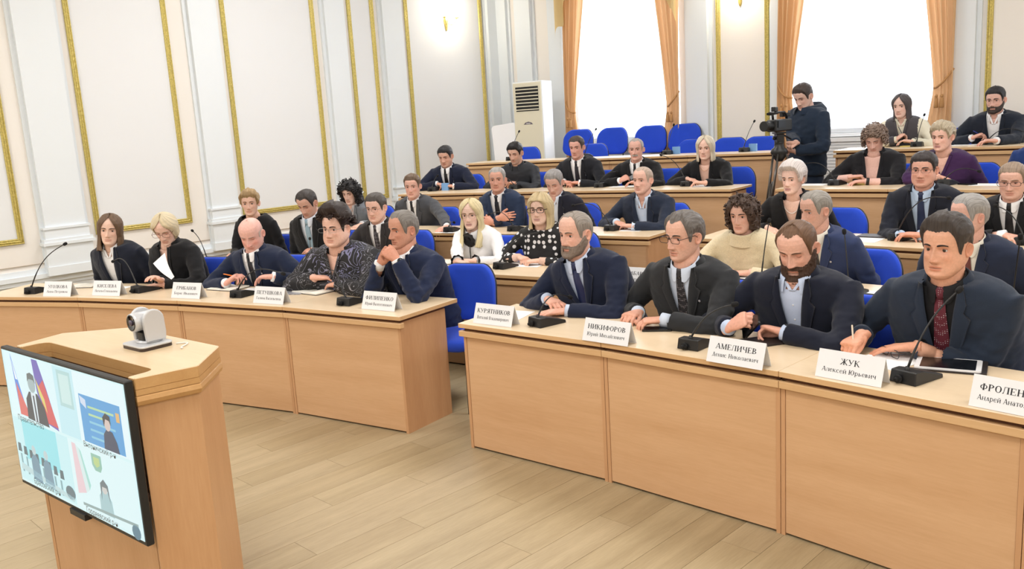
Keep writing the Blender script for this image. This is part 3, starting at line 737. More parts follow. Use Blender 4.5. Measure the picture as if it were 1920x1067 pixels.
# ---------------------------------------------------------------- gooseneck microphones
def wedge(w, d, hf, hb):
    b = MB().add([(-w/2, -d/2, 0), (w/2, -d/2, 0), (w/2, d/2, 0), (-w/2, d/2, 0), (-w/2*.94, -d/2+.008, hf), (w/2*.94, -d/2+.008, hf), (w/2*.94, -d/2+.055, hf), (-w/2*.94, -d/2+.055, hf), (-w/2*.96, d/2, hb), (w/2*.96, d/2, hb)],
                 [(3, 2, 1, 0), (0, 1, 5, 4), (4, 5, 6, 7), (7, 6, 9, 8), (8, 9, 2, 3), (1, 2, 9, 6, 5), (0, 4, 7, 8, 3)])
    return b.bevel(.004, 2, .3)
_wb = wedge(.115, .185, .052, .016); WME = bpy.data.meshes.new('microphone_base'); WME.from_pydata([tuple(v) for v in _wb.v], [], _wb.f); WME.materials.append(M_black)
_kb = MB().lathe([(.012, 0), (.016, .004), (.016, .016), (.009, .02), (.006, .03)], 12, Matrix.Translation(V3((-.012, -.092, .02))) @ Matrix.Rotation(PI/2, 4, 'X')); KME = bpy.data.meshes.new('cable_plug'); KME.from_pydata([tuple(v) for v in _kb.v], [], _kb.f); KME.materials.append(M_foam)
_gr = MB()
for i in range(7): _gr.box(-.035+.0115*i-.003, -.035+.0115*i+.003, .0, .05, .031, .0325, Matrix.Rotation(-.28, 4, 'X'))
M_grill = mat('speaker_slots', srgb(12, 12, 13), .7)
def mic(k, bx, by, tx, ty, label, Rt=None, turn=0, zoff=0, bend=1.0):
    P = on_desk(k, bx, by, .02, .10, .40); a = ang_of(P)
    rz = -math.radians(a)+math.radians(turn)
    o = empty('gooseneck_microphone', P, rz, label, 'microphone', 'black gooseneck desk microphones')
    mobj('base', None, None, None, o, mesh=WME); mobj('cable_plug', None, None, None, o, mesh=KME)
    T_ = on_cyl(tx, ty, Rt if Rt else math.hypot(P.x-CX, P.y-CY)+.05)
    T_ = Matrix.Rotation(-rz, 3, 'Z') @ (T_-P)
    S_ = V3((0, -.062, .05)); D = T_-S_
    pts = []
    for i in range(15):
        t = i/14; q = S_+D*t
        # first rises from the base, then bends over to the tip
        up = V3((0, 0, 1))*(abs(V3((D.x, D.y, 0)).length)*.30*bend)*(4*t*(1-t))*(1-t*.5)
        pts.append(q+up)
    L_ = MB().tube(pts, [.0052 if i < 3 else .0036 for i in range(15)], 7); L_.lathe([(.011, 0), (.010, .008), (.006, .02)], 10, Matrix.Translation(S_-V3((0, 0, .004)))); L_.build('gooseneck', M_black, o, smooth=True)
    dd = (pts[-1]-pts[-2]).normalized(); c = MB().tube([pts[-1]-dd*.012, pts[-1]-dd*.008, pts[-1], pts[-1]+dd*.012, pts[-1]+dd*.02, pts[-1]+dd*.023], [.006, .0105, .0125, .0125, .009, .003], 10)
    c.build('foam_tip', M_foam, o, smooth=True)
    return o
# (row, base px, tip px, label tail)
for q in ((1, 72, 543, 121, 458, 'at the left end of the front desk', None, 0), (1, 272, 541, 212, 490, 'before the platinum-haired woman', 12.5, -12), (1, 458, 549, 530, 513, 'before the bald man', 12.3, 0),
          (1, 660, 563, 612, 512, 'before the woman with pompadour hair', 12.45, 0), (1, 1025, 601, 1068, 557, 'before the grey-bearded man', 12.5, -14), (1, 1308, 641, 1376, 571, 'between the charcoal-suited and the brown-bearded man', None, 0), (1, 1718, 702, 1797, 545, 'before the man with the burgundy tie', 12.42, -10),
          (2, 398, 487, 361, 433, 'left of the short-haired blonde woman in black', None, -8), (2, 592, 486, 581, 448, 'in front of the man with a pale blue tie', None, 0), (2, 948, 497, 1014, 436, 'between the long-haired blonde and the woman in dots', None, -10),
          (3, 850, 449, 851, 417, 'in front of the man in the grey suit', None, 0), (3, 970, 428, 917, 402, 'in front of the grey-haired man with crossed arms', None, -10), (3, 1152, 427, 1075, 385, 'in front of the close-cropped man with a big watch', None, -10),
          (4, 815, 351, 820, 330, 'in front of the man at the left end of the fourth row', None, 0), (4, 968, 349, 925, 345, 'in front of the man in a black shirt', None, 0), (4, 1128, 344, 1156, 322, 'between two dark-suited men in the fourth row', None, 0), (4, 1292, 342, 1240, 291, 'in front of the white-haired blonde woman in black', None, -10),
          (2, 1436, 497, 1442, 415, 'beside the woman in the beige roll-neck', None, 0), (2, 1600, 545, 1583, 436, 'in front of the grey-haired man behind the bearded man', 13.7, 0), (2, 1905, 575, 1913, 446, 'on the second-row desk at the right edge', 13.6, 0),
          (3, 1690, 444, 1778, 371, 'in front of the spectacled man with a blue tie', 14.9, -10), (3, 1925, 447, 1868, 386, 'in front of the spectacled man at the right edge', None, 0),
          (4, 1570, 338, 1510, 307, 'left of the curly-haired woman writing', None, -6), (4, 1778, 334, 1835, 321, 'in front of the woman in purple', None, -10),
          (5, 1254, 281, 1263, 235, 'near the middle of the empty rear row', None, 0), (5, 1398, 276, 1414, 228, 'at the aisle end of the empty rear row', None, 0), (5, 1100, 290, 1117, 243, 'on the rear desk before the second window chair', None, 0), (5, 960, 296, 973, 247, 'at the wall end of the rear row before the leaning white board', None, 0),
          (5, 1722, 264, 1733, 216, 'right of the dark-haired woman by the window', None, 0), (5, 1858, 263, 1928, 250, 'in front of the bearded man in a white shirt', None, -8)):
    mic(q[0], q[1], q[2], q[3], q[4], 'black gooseneck microphone '+q[5], q[6], q[7])
# ---------------------------------------------------------------- conference camera on the lectern
M_silver = mat('silver_plastic', srgb(205, 206, 208), .35, metal=.25)
M_lens = mat('lens_glass', srgb(14, 14, 18), .08, coat=.6)
pc = empty('conference_camera', PO+PU*(-.08)*1+PV*.275+V3((0, 0, 1.05)), pod_rz, 'silver pan-tilt conference camera on top of the lectern', 'camera')
MB().prism(rrect(.165, .135, .02), 0, .012).build('base_foot', mat('dark_brown_plastic', srgb(58, 44, 38), .4), pc)
MB().prism(rrect(.168, .138, .021), .012, .02).bevel(.002).build('base_plate', M_silver, pc)
MB().lathe([(.05, .02), (.05, .026), (.042, .03)], 24, Matrix.Translation(V3((0, .01, 0)))).build('swivel', M_silver, pc, smooth=True)
MB().prism(rrect(.07, .075, .02), .028, .062, Matrix.Translation(V3((0, .012, 0)))).build('yoke_well', M_black, pc)
for sg in (-1, 1):
    arm = [(-.038, .028), (.042, .028), (.046, .06), (.044, .10)]+[(.0+.044*math.cos(t), .112+.044*math.sin(t)) for t in np.linspace(.0, PI, 10)]+[(-.044, .10), (-.04, .06)]
    MB().prism(arm, .0, .018, Matrix.Translation(V3((sg*.038+(0 if sg > 0 else -.0), .012, 0))) @ Matrix(((0, 0, sg*1.0, 0), (1, 0, 0, 0), (0, 1, 0, 0), (0, 0, 0, 1)))).bevel(.004, 2).build('yoke_arm', M_silver, pc)
hm = Matrix.Translation(V3((0, .0, .108))) @ Matrix.Rotation(PI/2, 4, 'X')
MB().lathe([(.03, -.05), (.037, -.045), (.038, .045), (.036, .055), (.033, .055)], 28, hm).build('head_barrel', M_silver, pc, smooth=True)
ln = MB().lathe([(.033, .05), (.033, .0565), (.031, .0575), (.028, .0565)], 28, hm).build('lens_ring', M_lens, pc, smooth=True)
MB().lathe([(.012, .055), (.012, .059), (.006, .060)], 16, hm).build('lens', mat('lens_front', srgb(90, 80, 96), .1), pc, smooth=True)
MB().tube([V3((-.09, .05, .006)), V3((-.10, .055, .006)), V3((-.12, .05, .004))], .004, 8).build('cable_plug', M_black, pc)
ob = MB().tube([V3((.085+.10*t, .075+.03*math.sin(t*5), .004)) for t in np.linspace(0, 1, 14)], .003, 6)
cb = ob.build('camera_cable', mat('white_cable', srgb(235, 230, 220), .5), None, smooth=True); cb.location = pc.location; cb.rotation_euler = (0, 0, pod_rz); setp(cb, 'short white cable lying behind the conference camera', 'cable')

# ---------------------------------------------------------------- air conditioner and board in the corner
Pac = room(1.45, 9.85, .615)
M_ac = mat('ivory_plastic', srgb(238, 232, 208), .4); M_acw = mat('white_plastic', srgb(243, 246, 248), .35)
aim = math.atan2(-Pac.x, Pac.y)+math.radians(-26)
ac = empty('air_conditioner', Pac, aim, 'floor-standing ivory air conditioner in the corner beside the first window', 'air conditioner')
MB().box(-.25, .25, -.185, .17, 0, 1.86).bevel(.012, 2).build('cabinet', M_acw, ac)
MB().box(-.235, .235, -.20, -.18, .30, 1.84).bevel(.006).build('front_panel', M_ac, ac)
MB().box(-.235, .235, -.197, -.18, .03, .28).build('lower_panel', M_ac, ac)
MB().box(-.19, .19, -.206, -.19, 1.42, 1.78).build('outlet_recess', mat('outlet_dark', srgb(20, 22, 24), .6), ac)
for i in range(7): MB().box(-.19, .19, -.216, -.2, 1.435+i*.05, 1.45+i*.05, None).build('louvre', M_ac, ac)
MB().add([(-.08, -.203, 1.22), (-.05, -.203, 1.25), (0, -.203, 1.262), (.05, -.203, 1.25), (.08, -.203, 1.22), (-.08, -.198, 1.22), (.08, -.198, 1.22)], [(0, 4, 3, 2, 1)]).build('badge', mat('badge_grey', srgb(108, 100, 110), .4), ac)
MB().box(-.035, .035, -.206, -.2, 1.226, 1.244).build('badge_display', mat('badge_light', srgb(200, 196, 196), .4), ac)
for i in range(4): MB().box(-.2, .2, -.200, -.19, .08+.045*i, .092+.045*i).build('intake_slot', mat('slot_shade', srgb(206, 198, 172), .6), ac)
Pb = room(1.22, 9.42, .615)
wb = empty('white_board', Pb, math.atan2(-Pb.x, Pb.y)-.25, 'white rounded board leaning in the corner left of the air conditioner', 'board')
MB().prism(rrect(.40, 1.25, .05), -.012, .012, Matrix.Translation(V3((0, .12, .63))) @ Matrix.Rotation(-.10, 4, 'Y') @ Matrix.Rotation(PI/2-.16, 4, 'X')).bevel(.004).build('board_panel', mat('board_white', srgb(250, 250, 252), .3), wb)
MB().box(-.17, .17, -.02, .06, 0, .03).build('board_foot', M_acw, wb)

# ---------------------------------------------------------------- video camera on its tripod
def bar(mb, p, q, r): mb.tube([p, q], r, 8)
Pt = on_cyl(1461, 277, 16.95); Pt.z = .35
hz_ = 1.10
tp_ = empty('tripod', Pt, 0, 'black camera tripod standing in the aisle before the cameraman', 'tripod')
M_tri = mat('tripod_tube', srgb(92, 88, 84), .3, metal=.7)
for a in (100, 220, 340):
    d = V3((math.cos(math.radians(a)), math.sin(math.radians(a)), 0)); t = d.orthogonal() if False else V3((-d.y, d.x, 0))
    top = V3((0, 0, hz_-.03))+d*.06; ft = d*.36
    lg = MB()
    for s_ in (-1, 1): bar(lg, top+t*.028*s_, ft*.62+V3((0, 0, hz_*.42))+t*.022*s_, .009)
    bar(lg, top*.72+ft*.28+V3((0, 0, .0)), ft+V3((0, 0, .01)), .011)
    l_ = lg.build('leg', M_tri, tp_, smooth=True)
    MB().box(-.035, .035, -.02, .02, -.03, .03, Matrix.Translation(ft*.62+V3((0, 0, hz_*.42))) @ Matrix.Rotation(math.radians(a), 4, 'Z')).bevel(.005).build('leg_clamp', M_black, l_)
    MB().lathe([(.018, 0), (.02, .015), (.012, .03)], 10, Matrix.Translation(ft)).build('rubber_foot', M_foam, l_)
MB().lathe([(.03, hz_-.12), (.06, hz_-.08), (.085, hz_-.03), (.075, hz_+.0), (.05, hz_+.02), (.045, hz_+.06), (.05, hz_+.07)], 16).build('bowl', M_black, tp_, smooth=True)
hd = MB().box(-.035, .035, -.05, .05, hz_+.07, hz_+.15); hd.box(-.05, .05, -.07, .07, hz_+.15, hz_+.17); hd.lathe([(.018, 0), (.02, .02), (.014, .03)], 10, Matrix.Translation(V3((-.035, 0, hz_+.11))) @ Matrix.Rotation(-PI/2, 4, 'Y')); hd.bevel(.004).build('fluid_head', M_black, tp_)
aimc = math.radians(-172+28)        # lens direction as rotation of local +y
vc = empty('video_camera', Pt+V3((0, 0, hz_+.17)), math.radians(128), 'black shoulder video camera on the tripod in the aisle', 'video camera'); vc.scale = (.84, .84, .84)
MB().box(-.065, .065, -.17, .16, .005, .145).bevel(.015, 2).build('camera_body', M_black, vc)
MB().lathe([(.045, 0), (.052, .02), (.05, .08), (.058, .10), (.06, .15), (.052, .15)], 18, Matrix.Translation(V3((0, .15, .075))) @ Matrix.Rotation(-PI/2, 4, 'X')).build('lens_hood', M_black, vc, smooth=True)
h_ = MB().tube([(0, .12, .14), (0, .13, .20), (0, .08, .225), (0, -.10, .225), (0, -.14, .20), (0, -.15, .14)], .014, 8); h_.build('top_handle', M_black, vc, smooth=True)
MB().tube([(-.05, .10, .215), (-.05, .26, .215), (-.05, .30, .213)], [.010, .020, .014], 10).build('shotgun_microphone', M_foam, vc, smooth=True)
MB().box(-.03, .03, .06, .12, .235, .29).bevel(.006).build('light_block', M_black, vc)
MB().box(.02, .065, -.26, -.10, .17, .215).bevel(.006).build('viewfinder', M_black, vc)
MB().box(-.075, -.062, -.02, .12, .05, .13).build('side_screen', M_metal, vc)
MB().tube([(.0, -.06, -.03), (.02, -.22, -.08), (.03, -.34, -.12)], .009, 8).build('pan_handle', M_black, tp_)
tp_.children[-1].location = (0, 0, hz_+.17); tp_.children[-1].rotation_euler = (0, 0, math.radians(128))

# ---------------------------------------------------------------- things lying on the desks
M_note = mat('notebook_cover', srgb(40, 34, 34), .5); M_pg = mat('notebook_paper', srgb(244, 240, 228), .7); M_phone = mat('phone_black', srgb(18, 19, 22), .2)
def flat(name, k, px, py, w, d, h, m_, label, cat, turn=0, z=0, grp=None, r=.004):
    P = on_desk(k, px, py, 0, .12 if k > 2 else .02, .40); P.z += z; a = ang_of(P)
    b = MB().prism(rrect(w, d, r), 0.0005, h)
    o = b.build(name, m_); o.location = P; o.rotation_euler = (0, 0, -math.radians(a)+math.radians(turn)); return setp(o, label, cat, grp)
def notebook(k, px, py, label, turn=0, s=1.0, dark=True):
    P = on_z(px, py, .75+ZZ[k]); a = ang_of(P)
    o = empty('open_notebook', P, -math.radians(a)+math.radians(turn), label, 'notebook', 'open notebooks on the desks')
    MB().prism(rrect(.30*s, .21*s, .006), .0005, .004).build('cover', M_note, o)
    for sg in (-1, 1):
        G = [[V3((sg*(.002+.143*s*u), -.1*s+.2*s*v_, .005+.012*math.sin(min(1, u*1.6)*PI*.62)*(1-.35*u))) for v_ in (0, 1)] for u in np.linspace(0, 1, 9)]
        mb = MB().grid(G); G2 = [[V3((p.x, p.y, .004)) for p in r_] for r_ in G]
        k0 = len(mb.v); mb.grid(G2)
        for i in range(8):
            for e in (0, 1): mb.f.append((i*2+e, (i+1)*2+e, k0+(i+1)*2+e, k0+i*2+e))
        mb.f.append((16, 17, k0+17, k0+16)); mb.build('pages', M_pg, o)
    return o
def pen(P, d, label, m_, L_=.14):
    d = V3(d).normalized(); b = MB().tube([P, P+d*.012, P+d*.02, P+d*(L_-.005), P+d*L_], [.0008, .003, .0042, .0042, .003], 8)
    return setp(b.build('pen', m_, smooth=True), label, 'pen', 'pens')
notebook(1, 160, 537, 'open notebook lying between the first two women at the front desk', 10, .75)
flat('paper_sheet', 1, 215, 541, .21, .15, .0015, M_paper, 'white paper before the platinum-haired woman', 'paper', 8)
notebook(1, 428, 541, 'open notebook under the hand with the orange pen', -4, .9)
flat('paper_sheet', 1, 482, 541, .25, .20, .003, M_paper, 'white papers between the bald man and the woman with pompadour hair', 'paper', 15)
notebook(1, 590, 547, 'open notebook in front of the woman with the pompadour', -10, .95)
flat('magazine', 1, 548, 549, .2, .15, .006, mat('magazine_cover', srgb(150, 150, 156), .3, vary=.6, vscale=25), 'dark glossy magazine beside the open notebook', 'magazine', 12)
flat('paper_sheet', 1, 955, 592, .21, .26, .0015, M_paper, 'white sheet beside the hand of the grey-bearded man', 'paper', 10)
flat('smartphone', 1, 1232, 619, .075, .155, .011, M_phone, 'black smartphone lying before the spectacled man in charcoal', 'phone', -58, r=.012)
flat('pad_cover', 1, 1430, 642, .16, .22, .008, M_note, 'black notepad under the bearded man\'s hands', 'notepad', -30)
flat('paper_sheet', 1, 1672, 672, .22, .28, .002, M_paper, 'white sheet under the writing hand of the man with the burgundy tie', 'paper', -12)
tb = empty('tablet', on_z(1778, 688, .75), -math.radians(ang_of(on_z(1778, 688, .75)))+math.radians(18), 'white tablet in an open dark case on the front desk', 'tablet')
MB().prism(rrect(.265, .195, .012), .0005, .008, Matrix.Translation(V3((.01, .006, 0)))).build('case', M_note, tb)
MB().prism(rrect(.245, .172, .012), .008, .015).build('tablet_body', mat('tablet_white', srgb(240, 240, 242), .3), tb)
MB().prism(rrect(.205, .152, .003), .015, .0155).build('tablet_screen', M_phone, tb)
# spectacles lying on the sheet
def spectacles(parent, M, m_, w=.135, rim=.0016, lens=True, half=False, lh=.033):
    g = MB(); lw = w*.40
    for sg in (-1, 1):
        cx = sg*w*.265; poly = rrect(lw, lh, lh*.42, 5)
        pts = [V3((cx+x, .004*(1-(abs(cx+x)/(w/2))**2)*0, y)) for x, y in poly]; pts.append(pts[0])
        g.tube([M @ p for p in pts], rim, 6, cap=False)
        g.tube([M @ V3((sg*w*.47, 0, .006)), M @ V3((sg*w*.52, -.01, .006)), M @ V3((sg*w*.53, -.10, .004)), M @ V3((sg*w*.51, -.125, -.014))], rim*1.1, 6)
    g.tube([M @ V3((-w*.065, 0, .004)), M @ V3((0, .003, .008)), M @ V3((w*.065, 0, .004))], rim, 6)
    return g.build('spectacles', m_, parent, smooth=True)
Pg = on_z(1668, 668, .756); rz = -math.radians(ang_of(Pg))
sp = spectacles(None, Matrix.Identity(4), M_metal); sp.location = Pg+V3((0, 0, .018)); sp.rotation_euler = (0, 0, rz+2.6); setp(sp, 'folded metal spectacles lying before the man with the burgundy tie', 'glasses')
notebook(2, 850, 493, 'open notebook under the hands of the long-haired blonde woman', 5, .8)
flat('paper_sheet', 2, 985, 493, .30, .21, .003, M_paper, 'white papers under the hands of the woman in dots', 'paper', 6)
flat('paper_sheet', 2, 1668, 560, .62, .30, .003, M_paper, 'large white sheets on the second-row desk between two front-row men', 'paper', 0)
flat('paper_sheet', 2, 1395, 518, .14, .2, .003, M_paper, 'white paper by the bearded man\'s shoulder', 'paper', 20)
flat('pen_case', 2, 1900, 570, .16, .03, .018, M_phone, 'black case lying on the second-row desk at the right edge', 'case', 20, r=.01)
flat('paper_sheet', 3, 848, 437, .22, .3, .002, M_paper, 'white paper before the man in the grey suit', 'paper', -6)
flat('paper_sheet', 3, 1190, 430, .2, .28, .002, M_paper, 'white paper before the man with the big watch', 'paper', 4)
flat('closed_folder', 3, 1640, 442, .22, .16, .012, M_note, 'black closed folder before the man with a blue tie', 'folder', 0)
flat('paper_sheet', 3, 1625, 450, .2, .26, .003, M_paper, 'white paper left of the man with a blue tie', 'paper', 0)
flat('paper_sheet', 4, 1170, 348, .3, .2, .003, M_paper, 'white papers before the man with a moustache', 'paper', 5)
flat('paper_sheet', 4, 1320, 349, .22, .28, .002, M_paper, 'white sheet at the aisle end of the fourth row', 'paper', 0)
flat('paper_sheet', 4, 1525, 345, .26, .2, .003, M_paper, 'white papers left of the microphone before the curly-haired woman', 'paper', 0)
flat('yellow_pad', 4, 1612, 343, .14, .1, .008, mat('yellow_paper', srgb(226, 206, 120), .7), 'yellow note pad under the curly-haired woman\'s hand', 'notepad', 0)
flat('smartphone', 4, 1814, 343, .08, .15, .012, M_phone, 'black phone lying right of the microphone before the woman in purple', 'phone', 60, r=.01)
flat('paper_sheet', 4, 1850, 342, .24, .2, .002, M_paper, 'white sheet right of the black phone in the fourth row', 'paper', 0)
flat('paper_sheet', 5, 1810, 269, .24, .22, .002, M_paper, 'white sheet under the bearded man\'s writing hand', 'paper', 0)
flat('yellow_pad', 5, 1705, 271, .16, .12, .01, mat('yellow_paper', srgb(226, 206, 120), .7), 'pale note pad before the dark-haired woman by the window', 'notepad', 0)
for q, (px_, py_) in enumerate(((835, 352), (1268, 280), (1412, 274))):
    k_ = 4 if q == 0 else 5
    flat('blue_card', k_, px_, py_, .03, .10, .09, mat('pale_blue_plastic', srgb(120, 165, 215), .4), ('small pale blue card stand by the watch of the man at the left end', 'small pale blue card stand beside the rear microphone under the first window', 'small pale blue card stand beside the microphone at the aisle end of the rear row')[q], 'card stand', 80)
# spare chairs
for i, px_ in enumerate((1083, 1147, 1219, 1283)):
    Q = on_cyl(px_, (252, 254, 246, 243)[i], 19.78); chair(19.55, ang_of(Q), .815, 'blue chair on the step under the first window, %s from the left' % ORD[i])
for i, (px_, py_) in enumerate(((985, 287), (1108, 280), (1300, 272), (1365, 266), (1426, 272))):
    Q = on_cyl(px_, py_, 19.05); chair(18.80+(.05 if i % 2 else 0), ang_of(Q), .615, 'empty blue chair pushed under the rear desk row, %s from the left' % ORD[i])
# ================================================================= people
TMP = bpy.data.scenes.new('build_scratch')
def remesh(mb, voxel, smooth=3, fac=.5):
    """fuse the closed shells in mb into one continuous skin"""
    me = bpy.data.meshes.new('raw'); me.from_pydata([tuple(v) for v in mb.v], [], mb.f)
    o = bpy.data.objects.new('raw', me); TMP.collection.objects.link(o)
    m_ = o.modifiers.new('r', 'REMESH'); m_.mode = 'VOXEL'; m_.voxel_size = voxel
    if smooth: s_ = o.modifiers.new('s', 'SMOOTH'); s_.iterations = smooth; s_.factor = fac
    vl = TMP.view_layers[0]; vl.update(); dg = vl.depsgraph
    r = bpy.data.meshes.new_from_object(o.evaluated_get(dg)); bpy.data.objects.remove(o); bpy.data.meshes.remove(me)
    n = len(r.vertices); co = np.empty(n*3, np.float32); r.vertices.foreach_get('co', co); fs = [tuple(p.vertices) for p in r.polygons]; bpy.data.meshes.remove(r)
    return co.reshape(-1, 3).astype(float), fs
def interp(x, xs, ys): return np.interp(x, xs, ys)
def sm(a, b, x): t = np.clip((x-a)/(b-a), 0, 1); return t*t*(3-2*t)
def gs(x, c, s): return np.exp(-((x-c)/s)**2)

# ---------------------------------------------------------------- head
HZ = np.array([-.122, -.119, -.112, -.100, -.085, -.068, -.05, -.03, -.01, .015, .04, .06, .08, .096, .107, .114, .117])
HFm = np.array([.058, .073, .084, .0905, .0895, .0885, .0895, .0915, .0915, .0935, .0955, .093, .083, .066, .046, .024, .002])
HBm = np.array([.030, .018, .006, -.010, -.028, -.052, -.074, -.090, -.0985, -.103, -.1025, -.097, -.084, -.066, -.046, -.024, -.002])
HWm = np.array([.012, .024, .036, .047, .0555, .0605, .0645, .0680, .0705, .0740, .0755, .0735, .0670, .0545, .0400, .0215, .002])
def head_profiles(z, jaw=1.0, chin=0., fat=0.):
    fr = np.interp(z, HZ, HFm); bk = np.interp(z, HZ, HBm); hw = np.interp(z, HZ, HWm)
    low = sm(-.01, -.085, z)
    hw = hw*(1+(jaw-1)*low)+fat*.008*gs(z, -.055, .045); fr = fr+chin*gs(z, -.105, .02)
    return fr, bk, hw
def face_relief(x, z, P):
    """height of the facial features over the smooth face, metres"""
    ns = P.get('nose', 1.0); nw = P.get('nosew', 1.0)
    ridge = np.interp(z, [-.060, -.054, -.047, -.040, -.030, -.010, .006, .02], [0, .005, .018, .0285, .0265, .0155, .0065, 0])*ns
    wid = np.interp(z, [-.055, -.040, -.02, .0, .02], [.0115, .0120, .0085, .0075, .011])*nw
    d = ridge*np.exp(-(x/wid)**2)
    ax = np.abs(x)
    d += .0095*ns*gs(ax, .0128*nw, .0060)*gs(z, -.0425, .0075)          # nostril wings
    d -= .0115*gs(ax, .031, .0160)*gs(z, .003, .0125)                    # eye sockets
    d -= .0040*gs(ax, .013, .007)*gs(z, .004, .011)
    d += .0055*gs(ax, .027, .020)*gs(z, .0215, .0075)                    # brow
    d += P.get('cheek', 1.0)*.0040*gs(ax, .042, .017)*gs(z, -.026, .016)
    lp = P.get('lips', 1.0)
    d += .0042*lp*gs(x, 0, .0205)*gs(z, -.0650, .0050)
    d += .0050*lp*gs(x, 0, .0175)*gs(z, -.0765, .0055)
    d -= .0038*gs(x, 0, .0230)*gs(z, -.0706+.0015*gs(ax, .0, .012)-.001, .0022)
    d -= .0035*gs(x, 0, .0200)*gs(z, -.0875, .006)
    d += .0045*gs(x, 0, .0170)*gs(z, -.1040, .012)
    ag = P.get('age', .5)
    # nasolabial fold
    xf = .0165+(-.042-z)*.36
    d -= .0022*ag*gs(ax, xf, .0035)*sm(-.040, -.046, z)*sm(-.082, -.070, z)
    d += .0018*ag*gs(ax, xf+.008, .006)*sm(-.036, -.046, z)*sm(-.085, -.070, z)
    d -= .0020*ag*gs(ax, .030, .012)*gs(z, -.0165, .0035)                # under-eye fold
    d -= .0009*ag*gs(x, 0, .035)*(gs(z, .047, .002)+gs(z, .057, .002)+gs(z, .066, .002))
    return d
def head_pt(phi, z, P, out=0.):
    """phi: 0 = straight ahead, positive to the person's right (+x)"""
    fr, bk, hw = head_profiles(z, P.get('jaw', 1), P.get('chin', 0), P.get('fat', 0))
    c, s = np.cos(phi), np.sin(phi); ym = (fr+bk)/2+.012*sm(-.07, .02, z)
    ex = np.where(c > 0, .86, .95); fs = np.where(c > 0, fr-ym, ym-bk)
    y = ym+fs*np.sign(c)*np.abs(c)**ex; x = hw*np.sign(s)*np.abs(s)**.92
    w_ = sm(.15, .45, c); d = face_relief(x, z, P)*w_
    n = np.sqrt(x*x+(y-ym)**2)+1e-9
    top = sm(.055, .117, z)
    kk = out*(1-top*.6)*np.minimum(1, n/.045); x = x+kk*x/n; y = y+d+kk*(y-ym)/n; zz = z+out*top
    return x, y, zz
def head_grid(nz, nph):
    t = np.linspace(0, 1, nz); z = np.interp(t, [0, .07, .62, .85, 1], [-.122, -.113, .012, .08, .117])
    u = np.linspace(-1, 1, nph+1)[:-1]; ph = PI*(np.sign(u)*(np.abs(u)**1.35))     # denser at the front
    return z, ph

def skin_mat():
    if 'skin' in MATS: return MATS['skin']
    m_ = mat('skin', (.6, .4, .3), .48, attr=True, vary=.07, vscale=90, bump=.10, bscale=420, spec=.4)
    return m_
def eye_mat(): return mat('eye', (.8, .8, .8), .12, attr=True, spec=.35)
def hair_mat(col, tag=''):
    nm = 'hair_%d_%d_%d' % tuple(int(c) for c in col)
    if nm in MATS: return MATS[nm]
    c = srgb(*col); m_ = bpy.data.materials.new(nm); m_.use_nodes = True; N, L = nodes_of(m_); b = N['Principled BSDF']
    uv = N.new('ShaderNodeAttribute'); uv.attribute_name = 'hairuv'; mp = N.new('ShaderNodeMapping'); mp.inputs['Scale'].default_value = (55, 2.2, 1); L.new(uv.outputs['Vector'], mp.inputs[0])
    nz = N.new('ShaderNodeTexNoise'); nz.inputs['Scale'].default_value = 1; nz.inputs['Detail'].default_value = 4; L.new(mp.outputs[0], nz.inputs[0])
    cr = N.new('ShaderNodeValToRGB'); cr.color_ramp.elements[0].position = .3; cr.color_ramp.elements[1].position = .72
    cr.color_ramp.elements[0].color = (*[q*.55 for q in c], 1); cr.color_ramp.elements[1].color = (*[min(1, q*1.25+.006) for q in c], 1)
    L.new(nz.outputs[0], cr.inputs[0]); L.new(cr.outputs[0], b.inputs['Base Color'])
    bp = N.new('ShaderNodeBump'); bp.inputs['Strength'].default_value = .55; bp.inputs['Distance'].default_value = .004; L.new(nz.outputs[0], bp.inputs['Height']); L.new(bp.outputs[0], b.inputs['Normal'])
    b.inputs['Roughness'].default_value = .52; b.inputs['Specular IOR Level'].default_value = .35
    MATS[nm] = m_; return m_
def hair_obj(name, co, faces, col, uv, parent):
    o = mobj(name, co, faces, hair_mat(col), parent, smooth=True)
    a = o.data.attributes.new('hairuv', 'FLOAT_VECTOR', 'POINT'); a.data.foreach_set('vector', np.asarray(uv, np.float32).ravel()); return o

class Body:
    """collects coloured skin pieces of one person"""
    def __init__(s): s.v = []; s.f = []; s.c = []; s.m = []; s.n = 0
    def add(s, v, f, c, mi=0):
        v = np.asarray(v, float).reshape(-1, 3); c = np.asarray(c, float)
        if c.ndim == 1: c = np.tile(c, (len(v), 1))
        s.v.append(v); s.c.append(c); s.f += [tuple(i+s.n for i in q) for q in f]; s.m += [mi]*len(f); s.n += len(v)
def gridfaces(nu, nv, wrap=False, keep=None):
    F_ = []
    for i in range(nu-1):
        for j in range(nv if wrap else nv-1):
            j2 = (j+1) % nv
            q = (i*nv+j, i*nv+j2, (i+1)*nv+j2, (i+1)*nv+j)
            if keep is None or all(keep[a] for a in q): F_.append(q)
    return F_
def xf(M, P):
    P = np.asarray(P, float); A = np.array(M)[:3]; return P @ A[:, :3].T + A[:, 3]

